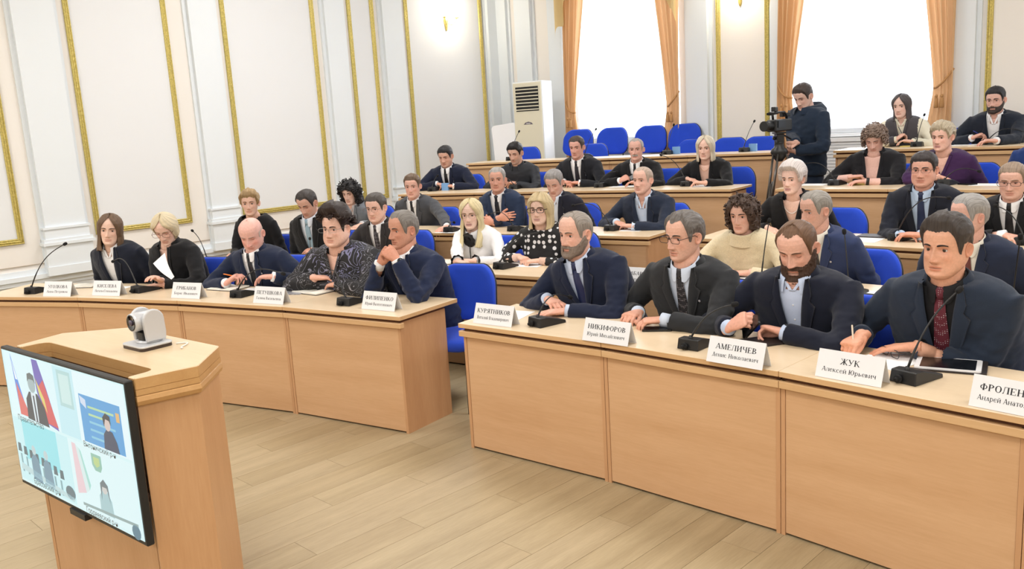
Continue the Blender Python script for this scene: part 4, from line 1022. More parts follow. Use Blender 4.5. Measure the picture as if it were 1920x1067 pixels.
def make_head(B, P, M, skin, hd):
    """head in its own frame (eyes at z=0, +y forward, +x the person's right); M maps it to the person frame"""
    nz, nph = ((112, 108), (74, 76), (52, 56))[hd]
    z, ph = head_grid(nz, nph); Z, PH = np.meshgrid(z, ph, indexing='ij'); x, y, zz = head_pt(PH, Z, P)
    V = np.stack([x, y, zz], -1).reshape(-1, 3); f = gridfaces(nz, nph, True); f.append(tuple(range(nph))[::-1]); f.append(tuple((nz-1)*nph+j for j in range(nph)))
    sk = np.array(skin); C = np.tile(sk, (len(V), 1)); X, Y, Zv = V.T; ax = np.abs(X); front = sm(.03, .07, Y)
    def tint(w_, col, k):
        nonlocal C; w_ = (w_*front*k)[:, None]; C = C*(1-w_)+np.array(col)*w_
    red = P.get('red', .5)
    tint(gs(ax, .045, .02)*gs(Zv, -.03, .025), sk*np.array([1.08, .74, .68]), .55*red); tint(gs(X, 0, .014)*gs(Zv, -.036, .014), sk*np.array([1.05, .72, .66]), .6*red)
    tint(gs(ax, .031, .019)*gs(Zv, .0, .014), sk*np.array([.74, .58, .54]), .6)
    st = P.get('stubble', 0)
    if st:
        w_ = sm(-.045, -.06, Zv)*sm(.0, .03, Y+0*.0); w_ = np.maximum(w_*1.0, 0); tint(w_, np.array(P.get('stubc', (.12, .10, .10))), st)
    lipc = np.array(P['lipc']) if 'lipc' in P else sk*np.array([.90, .64, .60])
    lw = gs(X, 0, .0255)*(Zv > -.0835)*(Zv < -.0595); lw = sm(.28, .6, lw)*np.maximum(gs(Zv, -.0662, .0036), gs(Zv, -.0760, .0046)); tint(np.clip(lw*1.4, 0, 1), lipc, .9)
    tint(sm(.25, .5, gs(X, 0, .026))*gs(Zv, -.0712, .0018), sk*.28, .9)
    tint(gs(ax, .0085, .0035)*gs(Zv, -.0515, .0026), sk*.22, .75)
    mk = P.get('makeup', 0)
    # baldness sheen / scalp stays skin coloured
    B.add(xf(M, V), f, C)
    # ears
    n1, n2 = (14, 18) if hd == 0 else (10, 12)
    if P.get('ears', True):
        for sg in (-1, 1):
            u = np.linspace(0, 1, n1)[:, None]; t = np.linspace(0, 2*PI, n2, endpoint=False)[None]
            r = np.sin(u*PI/2); ey = .0150*r*np.cos(t)*(1+.14*np.sin(t)); ez = .0290*r*np.sin(t)*(1)
            prof = np.interp(r+0*t, [0, .45, .72, .9, 1], [.004, .003, .008, .0095, .002])
            px_ = sg*(.0710+prof+.009*(-ey/.015)*.9+.004); V2 = np.stack([px_, -.012+ey-.2*ez, -.008+ez+0*t], -1).reshape(-1, 3)
            ff = gridfaces(n1, n2, True)
            if sg > 0: ff = [q[::-1] for q in ff]
            ec = sk*np.array([1.0, .86, .82]); cc = np.tile(ec, (len(V2), 1)); cc[:n2*(n1//3)] *= .86  # hollow of the ear darkened, its shade put into the skin colour
            B.add(xf(M, V2), ff, cc)
    # eyes
    op = P.get('open', 1.0); gz = P.get('gaze', (0, 0)); ic = np.array(P.get('iris', (.07, .05, .035)))
    for sg in (-1, 1):
        ex = sg*.0315; fx, fy, fz = head_pt(np.array([math.asin(min(1, .0315/.075))*sg]), np.array([.002]), P)
        cy = float(fy[0])-.0125+.0050; cz = .0015; R_ = .0134
        nu, nv = (16, 20) if hd == 0 else (9, 12)
        th = np.linspace(0, PI*.62, nu)[:, None]; t = np.linspace(0, 2*PI, nv, endpoint=False)[None]
        E = np.stack([ex+R_*np.sin(th)*np.cos(t), cy+R_*np.cos(th)+0*t, cz+R_*np.sin(th)*np.sin(t)], -1).reshape(-1, 3)
        g = np.array([math.sin(gz[0]), math.cos(gz[0])*math.cos(gz[1]), math.sin(gz[1])]); D = (E-np.array([ex, cy, cz]))/R_; an = np.degrees(np.arccos(np.clip(D @ g, -1, 1)))
        cc = np.tile(np.array([.62, .60, .58]), (len(E), 1)); cc[an < 30] = ic*1.0; cc[an < 13] = (.006, .006, .006)
        B.add(xf(M, E), gridfaces(nu, nv, True), cc, 1)
        # lids: skin patches on a slightly larger sphere with an almond opening
        na, ne = (22, 9) if hd == 0 else (12, 6)
        az = np.linspace(-1.25, 1.25, na)
        shp = np.clip(np.cos(az*1.22), 0, 1)
        up = (-.06+.46*op*shp) if op > .2 else (-.42+0*shp); lo_ = -.06-.36*shp*min(1, op+.15) if op > .2 else -.48+0*shp
        for e0, e1, s_ in ((up, np.full(na, 1.45), 1), (lo_, np.full(na, -1.45), -1)):
            k = np.linspace(0, 1, ne)[:, None]; el = e0[None]+(e1-e0)[None]*k; RL = R_*1.07+.0006*np.sin(k*PI)
            L_ = np.stack([ex+RL*np.cos(el)*np.sin(az)[None], cy+RL*np.cos(el)*np.cos(az)[None], cz+RL*np.sin(el)], -1).reshape(-1, 3)
            ff = gridfaces(ne, na); ff = ff if s_ < 0 else [q[::-1] for q in ff]
            lc = sk*np.array([.90, .74, .70]); cc = np.tile(lc, (len(L_), 1))
            if s_ > 0: cc[:na] = sk*(.16 if mk else .30); cc[na:2*na] = lc*.7
            else: cc[:na] = sk*np.array([.8, .55, .5])
            B.add(xf(M, L_), ff, cc)

def strip_on_head(P, M, pts, widths, out, n=5):
    """ribbon following the head surface through (x,z) points (front of face)"""
    G = []; 
    for (x, z), w_ in zip(pts, widths):
        row = []
        for j in range(n):
            q = (j/(n-1)-.5); zz = z+q*w_
            fr, bk, hw = head_profiles(np.array([zz]), P.get('jaw', 1), P.get('chin', 0), P.get('fat', 0))
            ph = np.arcsin(np.clip(abs(x)/hw, 0, .999)**(1/.92))*np.sign(x)
            a, b_, c_ = head_pt(ph, np.array([zz]), P, out*(1-(2*q)**2)+.0006); row.append((float(a[0]), float(b_[0]), float(c_[0])))
        G.append(row)
    return xf(M, np.array(G).reshape(-1, 3)), gridfaces(len(pts), n)
def eyebrows(P, M, col, parent, thick=1.0, hd=0):
    for sg in (-1, 1):
        t = np.linspace(0, 1, 10); pts = [(sg*(.0125+.036*q), .0195+.0065*math.sin(q*2.1)-.006*q*q+P.get('browup', 0)) for q in t]; wd = [thick*(.0098*(1-q*.5))*(.6+.4*min(1, q*6)) for q in t]
        a, b_ = strip_on_head(P, M, pts, wd, .0022); hair_obj('eyebrow', a, b_, col, [(i/5*.3, (i % 5)*.1+sg, 0) for i in range(len(a))], parent)

def nz3(v, s, seed=0): return noise.noise(V3((v[0]*s+seed*7.3, v[1]*s+seed*3.1, v[2]*s)))
def hair_cap(P, M, parent, S, hd, name='hair'):
    """short hair: shell over the scalp bounded by a hairline"""
    nz, nph = ((90, 120), (60, 80), (44, 60))[hd]
    u = np.linspace(-1, 1, nph+1)[:-1]; ph = PI*u; a1 = np.degrees(np.abs(ph))
    hl = S.get('line', .074); rec = S.get('recede', 0); seed = S.get('seed', 1)
    # hairline height by azimuth; recede pulls the temples up
    line = np.interp(a1, [0, 22, 40, 54, 64, 70, 78, 84, 102, 112, 124, 180], [hl, hl-.001+rec*.014, hl-.005+rec*.022, hl-.020+rec*.018, .022+rec*.006, -.014, -.020, .020, .024, .004, -.040, -.066])
    if S.get('sideburn') is not None: line = np.where((a1 > 66) & (a1 < 84), np.maximum(line, S['sideburn']), line)
    line = line+np.array([noise.noise(V3((p_*7, 0, seed*3.7)))+.7*noise.noise(V3((p_*26, 3, seed))) for p_ in ph])*S.get('jag', .004)
    zt = np.full(nph, .1169)
    if S.get('bald'): zt = np.maximum(line, np.where(a1 > 70, S['bald'], -.2))       # only a fringe round the sides and back
    line = np.minimum(line, zt)
    t_ = np.linspace(0, 1, nz)[:, None]**.92; Z = line[None]+(zt-line)[None]*t_; PH = np.repeat(ph[None], nz, 0); a = np.degrees(np.abs(PH)); Wt = Z-line[None]
    edge = sm(0, S.get('fade', .03), Wt)
    if S.get('bald'): edge = np.minimum(edge, sm(0, .02, zt[None]-Z))
    topw = sm(.03, .1, Z); th = (S.get('side', .006)*(1-topw)+S.get('top', .014)*topw)
    frontw = sm(70, 15, a)*sm(.03, .075, Z); th = th+S.get('quiff', 0)*frontw
    out = .0012+th*edge
    x, y, zz = head_pt(PH, Z, P, out); V = np.stack([x, y, zz], -1).reshape(-1, 3)
    amp = S.get('rough', .003); fr = S.get('freq', 60)
    ed = edge.reshape(-1)
    nn = np.array([noise.noise(V3((v[0]*fr+seed, v[1]*fr*.35, v[2]*fr*.5)))+.6*noise.noise(V3((v[0]*fr*2.3, v[1]*fr+seed, v[2]*fr))) for v in V])
    r = V/np.linalg.norm(V, axis=1)[:, None]; V = V+r*(nn*amp*ed*np.minimum(1, np.hypot(V[:, 0], V[:, 1]+.01)/.05))[:, None]
    sw = S.get('sweep', 0)   # lift/lean of the top hair sideways
    if sw: V[:, 0] += sw*.02*sm(.07, .13, V[:, 2])
    f = gridfaces(nz, nph, True)
    if not S.get('bald'): f.append(tuple((nz-1)*nph+j for j in range(nph)))
    used = sorted(set(i for q in f for i in q)); mp = {a_: i for i, a_ in enumerate(used)}
    uv = np.stack([np.where(Z > .06, x*6, PH/PI), np.where(Z > .06, y*3, Z*3), 0*Z], -1).reshape(-1, 3)
    return hair_obj(name, xf(M, V[used]), [tuple(mp[i] for i in q) for q in f], S['col'], uv[used], parent)

def hair_long(P, M, parent, S, hd, name='hair'):
    """longer hair: a solid hanging shell around the head, open at the face"""
    nz, nph = ((90, 130), (64, 92), (50, 70))[hd]
    zb = S.get('bottom', -.13)
    t = np.linspace(0, 1, nz); z = np.interp(t, [0, .7, 1], [zb, .06, .1168])
    u = np.linspace(-1, 1, nph); op_b = S.get('open', 62); seed = S.get('seed', 1)
    zt = S.get('fringe', .055)       # height at which the hair closes over the forehead
    # opening half-angle (deg) by height
    opn = np.interp(z, [zb, -.12, -.06, 0, zt-.02, zt, zt+.006], [S.get('openb', op_b), op_b, op_b, op_b-4, op_b-16 if op_b > 30 else op_b, S.get('opent', 8), 0.0])
    if S.get('part'): opn = np.interp(z, [zb, -.12, -.06, 0, .04, .075, .098, .104], [S.get('openb', op_b), op_b, op_b, op_b-3, op_b-16, 20, 5, 0.0])
    PH = np.zeros((nz, nph)); Z = np.repeat(z[:, None], nph, 1)
    for i in range(nz):
        lo_ = math.radians(opn[i]); uu = np.sign(u)*(lo_+(PI-lo_)*(1-np.abs(u))) ; PH[i] = np.where(u < 0, -(lo_+(PI-lo_)*(1+u)), lo_+(PI-lo_)*(1-u))
    # order so that index runs from left opening edge round the back to the right edge
    idx = np.argsort(np.concatenate([np.linspace(0, 1, nph)])); 
    lin = np.linspace(0, 1, nph)
    for i in range(nz):
        lo_ = math.radians(opn[i]); PH[i] = lo_+(2*PI-2*lo_)*lin
    PH = np.where(PH > PI, PH-2*PI, PH)
    zc = np.maximum(Z, -.055)
    th = np.interp(Z, [zb, -.10, -.03, .04, .09, .117], S.get('vol', [.030, .026, .020, .018, .020, .022]))
    x, y, _ = head_pt(PH, np.clip(zc, -.055, .117), P, 0*Z); 
    # below the ears the silhouette stays full instead of following the jaw
    fr, bk, hw = head_profiles(np.clip(zc, -.03, .117)); c, s = np.cos(PH), np.sin(PH)
    full = sm(.0, -.06, Z); ym = (fr+bk)/2
    fx = hw*s; fy = ym+np.where(c > 0, (fr-ym)*.72, (ym-bk))*c
    x = x*(1-full)+fx*full; y = y*(1-full)+fy*full
    n = np.sqrt(x*x+(y-ym)**2)+1e-9; topw = sm(.06, .117, Z)
    fa = np.degrees(np.abs(PH)); e_in = sm(opn[:, None]-2, opn[:, None]+26, fa)
    th = th*(.35+.65*e_in)+S.get('quiff', 0)*sm(60, 15, fa)*sm(.02, .08, Z)
    kk = th*(1-.6*topw)*np.minimum(1, n/.045); x = x+kk*x/n; y = y+kk*(y-ym)/n; zz = Z+th*topw
    cu = S.get('curl', 0); ti = S.get('tuck', 0)
    if ti: k = sm(-.05, zb, Z); x = x*(1-ti*k); y = y-(y-ym)*ti*k
    V = np.stack([x, y, zz], -1).reshape(-1, 3)
    amp = S.get('rough', .004); fq = S.get('freq', 40); fz = S.get('fz', .18)
    nn = np.array([noise.noise(V3((v[0]*fq+seed, v[1]*fq, v[2]*fq*fz)))+.5*noise.noise(V3((v[0]*fq*2.6, v[1]*fq*2.6+seed, v[2]*fq*fz*2))) for v in V])
    r = V*np.array([1, 1, .5]); r /= np.linalg.norm(r, axis=1)[:, None]+1e-9; V = V+r*(nn*amp*np.minimum(1, np.hypot(V[:, 0], V[:, 1]+.01)/.05))[:, None]
    if S.get('wave'): ph_ = V[:, 2]*S['wavef']; V[:, 0] += S['wave']*np.sin(ph_+V[:, 1]*30)*sm(.06, -.02, V[:, 2]); V[:, 1] += S['wave']*np.cos(ph_*1.1+V[:, 0]*40)*sm(.06, -.02, V[:, 2])
    dr = S.get('drop'); 
    if dr: k = sm(-.10, zb, V[:, 2]); V[:, 1] += dr*k
    zj = np.array([noise.noise(V3((q*23, seed, 0))) for q in lin])*S.get('jagb', .012)
    low = sm(-.03, zb, Z.reshape(-1)); V[:, 2] += np.tile(zj, nz)*low
    inner = V-np.stack([x/n, (y-ym)/n, 0*x], -1).reshape(-1, 3)*np.minimum(.012, th*.6).reshape(-1)[:, None]
    inner = inner.reshape(-1, 3)
    f1 = gridfaces(nz, nph); K = nz*nph; f2 = [tuple(i+K for i in q[::-1]) for q in f1]
    f3 = [(j, K+j, K+j+1, j+1) for j in range(nph-1)]
    for i in range(nz-1): f3 += [(i*nph, (i+1)*nph, K+(i+1)*nph, K+i*nph), (i*nph+nph-1, K+i*nph+nph-1, K+(i+1)*nph+nph-1, (i+1)*nph+nph-1)]
    top = tuple((nz-1)*nph+j for j in range(nph))
    uv = np.stack([np.tile(lin*3, (nz, 1)), Z*2.2, 0*Z], -1).reshape(-1, 3); uv = np.concatenate([uv, uv+np.array([.3, 0, 0])])
    return hair_obj(name, xf(M, np.concatenate([V, inner])), f1+f2+f3+[top], S['col'], uv, parent)

def beard(P, M, parent, S, hd):
    nz, nph = ((60, 90), (40, 60), (26, 40))[hd]
    z = np.linspace(-.1218, .0, nz); ph = np.radians(np.linspace(-98, 98, nph)); Z, PH = np.meshgrid(z, ph, indexing='ij'); a = np.degrees(np.abs(PH))
    x, y, zz = head_pt(PH, Z, P); ax = np.abs(x)
    # cheek line, moustache, lips left bare
    cheek = np.interp(a, [0, 18, 34, 50, 66, 82, 98], [-.050, -.052, -.056, -.050, -.036, -.012, .0])
    Wt = cheek+S.get('line', 0)-Z
    jit = np.array([[noise.noise(V3((p_*14, q*160, 5))) for p_ in ph] for q in z])*.004; Wt = Wt+jit
    mouth = (ax < .021) & (Z > -.0795) & (Z < -.0675)
    keep = (Wt > 0) & ~mouth
    if S.get('moustache_only'): keep &= (Z > -.068) & (ax < .034)
    if S.get('goatee'): keep &= (ax < .036)
    ed = sm(0, .014, Wt); ln = S.get('len', .010); chin = sm(-.06, -.115, Z)
    out = .001+(S.get('cheek', .004)+(ln-S.get('cheek', .004))*chin)*ed
    x, y, zz = head_pt(PH, Z, P, out); zz = zz-S.get('drop', .012)*chin*sm(70, 20, a)
    V = np.stack([x, y, zz], -1).reshape(-1, 3)
    nn = np.array([noise.noise(V3((v[0]*150, v[1]*110, v[2]*60)))+.5*noise.noise(V3((v[0]*330, v[1]*330, v[2]*120))) for v in V]); nr = np.stack([x, y*.9, 0*x], -1).reshape(-1, 3); nr /= np.linalg.norm(nr, axis=1)[:, None]+1e-9
    V = V+nr*(nn*S.get('rough', .002)*ed.reshape(-1))[:, None]
    f = gridfaces(nz, nph, False, keep.reshape(-1)); used = sorted(set(i for q in f for i in q)); mp = {a_: i for i, a_ in enumerate(used)}
    uv = np.stack([PH*1.2, Z*4, 0*Z], -1).reshape(-1, 3)
    return hair_obj('beard', xf(M, V[used]), [tuple(mp[i] for i in q) for q in f], S['col'], uv[used], parent)

# ---------------------------------------------------------------- hands
def hand_mb(pose, sg, s=1.0):
    """hand from wrist at origin: fingers +y, palm facing -z, thumb towards sg*(-x) (sg=+1 right hand)"""
    mb = MB()
    curls = {'flat': (.10, .16, .12), 'rest': (.34, .42, .28), 'grip': (1.05, 1.15, .7), 'hold': (.75, .85, .5), 'clasp': (.75, .80, .45), 'pen': (.75, .95, .5), 'claw': (.5, .7, .5)}[pose]
    def ell(c, u, w_, ru, rw, n=10): return [c+u*(ru*math.cos(2*PI*i/n))+w_*(rw*math.sin(2*PI*i/n)) for i in range(n)]
    # palm loft
    rows = [(0, .0, .027, .019), (.02, 0, .029, .0185), (.045, 0, .038, .0165), (.07, 0, .0425, .0150), (.088, -.001, .0415, .0130), (.098, -.003, .037, .010)]
    k = len(mb.v); n = 14
    for y, z, ru, rw in [(-.03, 0, .026, .0195)]+rows: mb.v += [V3((ru*math.cos(2*PI*i/n)*s, y*s, (z+rw*math.sin(2*PI*i/n))*s)) for i in range(n)]
    R_ = len(rows)+1
    for i in range(R_-1):
        for j in range(n): mb.f.append((k+i*n+j, k+i*n+(j+1) % n, k+(i+1)*n+(j+1) % n, k+(i+1)*n+j))
    mb.f.append(tuple(k+j for j in range(n-1, -1, -1))); mb.f.append(tuple(k+(R_-1)*n+j for j in range(n)))
    # fingers: index .. little
    for fi, (bx, L_, r, sp) in enumerate(((-.030, (.043, .026, .021), .0094, -.10), (-.0095, (.047, .030, .022), .0097, -.02), (.0110, (.044, .028, .021), .0093, .05), (.0300, (.035, .021, .019), .0083, .15))):
        cu = [c*(1+.08*fi*(1 if pose != 'flat' else 0)) for c in curls]
        if pose == 'pen' and fi == 0: cu = [.55, .75, .35]
        p = V3((bx*sg, .082-.004*abs(fi-1.2), .002)); a = .06; yaw = sp*(.8 if pose in ('flat', 'rest', 'claw') else .35)*sg
        pts = [V3(p)-V3((0, .02, 0))]; pts.append(V3(p)); rr = [r*1.0, r*1.08]
        for ji, ln in enumerate(L_):
            a += cu[ji]; d = V3((math.sin(yaw)*math.cos(a), math.cos(yaw)*math.cos(a), -math.sin(a)))
            for q in (.5, 1.0): pts.append(p+d*ln*q); rr.append(r*((.94 if q < 1 else 1.0)*(1-.10*(ji+q*.6))))
            p = p+d*ln
        pts.append(p+d*r*.55); rr.append(r*.45)
        mb.tube([q*s for q in pts], [q*s for q in rr], 9)
    # thumb from the side of the palm near its base
    ta = {'flat': .75, 'rest': .55, 'grip': .35, 'hold': .35, 'clasp': .45, 'pen': .25, 'claw': .5}[pose]
    dn = {'flat': .15, 'rest': .35, 'grip': .8, 'hold': .7, 'clasp': .3, 'pen': .7, 'claw': .6}[pose]
    p = V3((-.024*sg, .022, -.004)); d = V3((-math.sin(ta)*sg, math.cos(ta), -dn*.5)).normalized(); pts = [p-d*.012, p]; rr = [.011, .0135]
    for ln, tw in ((.036, 0), (.030, -.22), (.024, -.22)):
        ta += tw; d = V3((-math.sin(ta)*sg, math.cos(ta), -dn*.55)).normalized()
        pts += [p+d*ln*.5, p+d*ln]; rr += [.0122, .0112]; p = p+d*ln
    pts.append(p+d*.006); rr.append(.005); mb.tube([q*s for q in pts], [q*s for q in rr], 9)
    return mb
_hand = {}
def hand_geo(pose, sg, hd):
    key = (pose, sg, hd)
    if key not in _hand:
        _hand[key] = remesh(hand_mb(pose, sg), (.0032, .0042, .0055)[hd], 3, .45)
    return _hand[key]

# ---------------------------------------------------------------- torso
TZ = np.array([-.06, .0, .10, .20, .30, .38, .45, .50, .535, .56, .58, .60, .64])
TWm = np.array([.165, .180, .175, .174, .186, .198, .202, .198, .186, .160, .122, .080, .060])
TFm = np.array([.100, .115, .128, .126, .124, .122, .112, .098, .082, .068, .060, .056, .054])
TBm = np.array([.105, .115, .105, .100, .105, .112, .114, .108, .098, .088, .078, .068, .060])
def torso_sec(z, P):
    w_ = np.interp(z, TZ, TWm)*P.get('wide', 1); f_ = np.interp(z, TZ, TFm)*P.get('deep', 1); b_ = np.interp(z, TZ, TBm)*P.get('deep', 1)
    f_ = f_+P.get('belly', 0)*gs(z, .14, .13)+P.get('bust', 0)*gs(z, .37, .075); w_ = w_+P.get('belly', 0)*.5*gs(z, .12, .15)-P.get('waist', 0)*gs(z, .2, .1)
    sq = sm(.5, .62, z); neck = sm(.55, .60, z); k = 1-neck*(1-1/P.get('wide', 1)); w_ = w_*k
    hunch = P.get('hunch', .02)*(np.clip(z, 0, 1)/.6)**2
    return w_, f_, b_, hunch
def torso_pt(phi, z, P, off=0.):
    w_, f_, b_, hu = torso_sec(z, P); c, s = np.cos(phi), np.sin(phi)
    x = (w_+off)*np.sign(s)*np.abs(s)**.85; y = hu+np.where(c > 0, (f_+off)*np.abs(c)**.85, -(b_+off)*np.abs(c)**.85)
    if P.get('bust', 0): y = y+np.where(c > 0, P['bust']*.35*gs(z, .37, .07)*(gs(np.abs(x), .085, .05)-.5*gs(x, 0, .035)), 0)
    return x, y, z
def loft(P, z0, z1, nz, nph, off, cap=True, zr=None):
    z = np.linspace(z0, z1, nz) if zr is None else zr; nz = len(z); ph = np.linspace(-PI, PI, nph, endpoint=False); Z, PH = np.meshgrid(z, ph, indexing='ij')
    x, y, zz = torso_pt(PH, Z, P, off); V = np.stack([x, y, zz+0*x], -1).reshape(-1, 3); f = gridfaces(nz, nph, True)
    if cap: f += [tuple(range(nph))[::-1], tuple((nz-1)*nph+j for j in range(nph))]
    return V, f, Z.reshape(-1), PH.reshape(-1)
def ik(S_, W_, l1, l2, pole):
    d = W_-S_; L_ = d.length
    if L_ > (l1+l2)*.995: k = L_/((l1+l2)*.995); l1 *= k; l2 *= k
    if L_ < abs(l1-l2)*1.05+.02: L_ = abs(l1-l2)*1.05+.02
    a = (l1*l1-l2*l2+L_*L_)/(2*L_); h = math.sqrt(max(1e-6, l1*l1-a*a)); dn = d.normalized(); pv = (pole-dn*pole.dot(dn)).normalized()
    return S_+dn*a+pv*h

def cloth_mat(col, kind='wool'):
    nm = '%s_%d_%d_%d' % (kind, *[int(c) for c in col])
    if nm in MATS: return MATS[nm]
    if kind == 'wool': col = tuple(c*.82 for c in col)
    if kind == 'wool': return mat(nm, srgb(*col), .85, vary=.12, vscale=420, bump=.22, bscale=700, spec=.25, sheen=.12)
    if kind == 'shirt': return mat(nm, srgb(*col), .7, vary=.03, vscale=200, bump=.10, bscale=900, spec=.3)
    if kind == 'silk': return mat(nm, srgb(*col), .4, vary=.1, vscale=300, bump=.05, bscale=500)
    if kind == 'knit': return mat(nm, srgb(*col), .95, vary=.10, vscale=160, bump=.5, bscale=260, sheen=.3)
    m_ = mat(nm, srgb(*col), .7, bump=.1, bscale=600); N, L = nodes_of(m_); b = N['Principled BSDF']; tc = N.new('ShaderNodeTexCoord')
    if kind == 'dots':
        # rows of round white dots, measured on the garment
        vo = N.new('ShaderNodeTexVoronoi'); vo.inputs['Scale'].default_value = 21; vo.inputs['Randomness'].default_value = .35; L.new(tc.outputs['Object'], vo.inputs[0])
        ls = N.new('ShaderNodeMath'); ls.operation = 'LESS_THAN'; ls.inputs[1].default_value = .33; L.new(vo.outputs['Distance'], ls.inputs[0])
        mx = N.new('ShaderNodeMix'); mx.data_type = 'RGBA'; mx.inputs[6].default_value = (*srgb(*col), 1); mx.inputs[7].default_value = (.82, .82, .84, 1); L.new(ls.outputs[0], mx.inputs[0]); L.new(mx.outputs[2], b.inputs['Base Color'])
    if kind == 'swirl':
        n0 = N.new('ShaderNodeTexNoise'); n0.inputs['Scale'].default_value = 5; n0.inputs['Distortion'].default_value = 2.0; L.new(tc.outputs['Object'], n0.inputs[0])
        wv = N.new('ShaderNodeMath'); wv.operation = 'MULTIPLY'; wv.inputs[1].default_value = 9; L.new(n0.outputs[0], wv.inputs[0]); fr = N.new('ShaderNodeMath'); fr.operation = 'FRACT'; L.new(wv.outputs[0], fr.inputs[0])
        n1 = N.new('ShaderNodeTexNoise'); n1.inputs['Scale'].default_value = 4; L.new(tc.outputs['Object'], n1.inputs[0])
        mu = N.new('ShaderNodeMath'); mu.operation = 'MULTIPLY_ADD'; mu.inputs[1].default_value = .5; mu.inputs[2].default_value = -.12; L.new(n1.outputs[0], mu.inputs[0])
        ls = N.new('ShaderNodeMath'); ls.operation = 'LESS_THAN'; L.new(fr.outputs[0], ls.inputs[0]); L.new(mu.outputs[0], ls.inputs[1])
        c2 = N.new('ShaderNodeValToRGB'); c2.color_ramp.elements[0].color = (.30, .29, .32, 1); c2.color_ramp.elements[1].color = (.20, .20, .34, 1); c2.color_ramp.elements[0].position = .45; c2.color_ramp.elements[1].position = .6; L.new(n1.outputs[0], c2.inputs[0])
        mx = N.new('ShaderNodeMix'); mx.data_type = 'RGBA'; mx.inputs[6].default_value = (*srgb(*col), 1); L.new(c2.outputs[0], mx.inputs[7]); L.new(ls.outputs[0], mx.inputs[0]); L.new(mx.outputs[2], b.inputs['Base Color'])
    if kind == 'tiedots':
        vo = N.new('ShaderNodeTexVoronoi'); vo.inputs['Scale'].default_value = 110; vo.inputs['Randomness'].default_value = .1; L.new(tc.outputs['Object'], vo.inputs[0])
        ls = N.new('ShaderNodeMath'); ls.operation = 'LESS_THAN'; ls.inputs[1].default_value = .25; L.new(vo.outputs['Distance'], ls.inputs[0])
        mx = N.new('ShaderNodeMix'); mx.data_type = 'RGBA'; mx.inputs[6].default_value = (*srgb(*col), 1); mx.inputs[7].default_value = (.45, .40, .42, 1); L.new(ls.outputs[0], mx.inputs[0]); L.new(mx.outputs[2], b.inputs['Base Color'])
    if kind == 'check':
        mp = N.new('ShaderNodeMapping'); mp.inputs['Rotation'].default_value = (0, .78, 0); L.new(tc.outputs['Object'], mp.inputs[0])
        ck = N.new('ShaderNodeTexChecker'); ck.inputs['Scale'].default_value = 42; ck.inputs[1].default_value = (*srgb(*col), 1); ck.inputs[2].default_value = (*srgb(*[min(255, c+52) for c in col]), 1); L.new(mp.outputs[0], ck.inputs[0]); L.new(ck.outputs[0], b.inputs['Base Color'])
    return m_

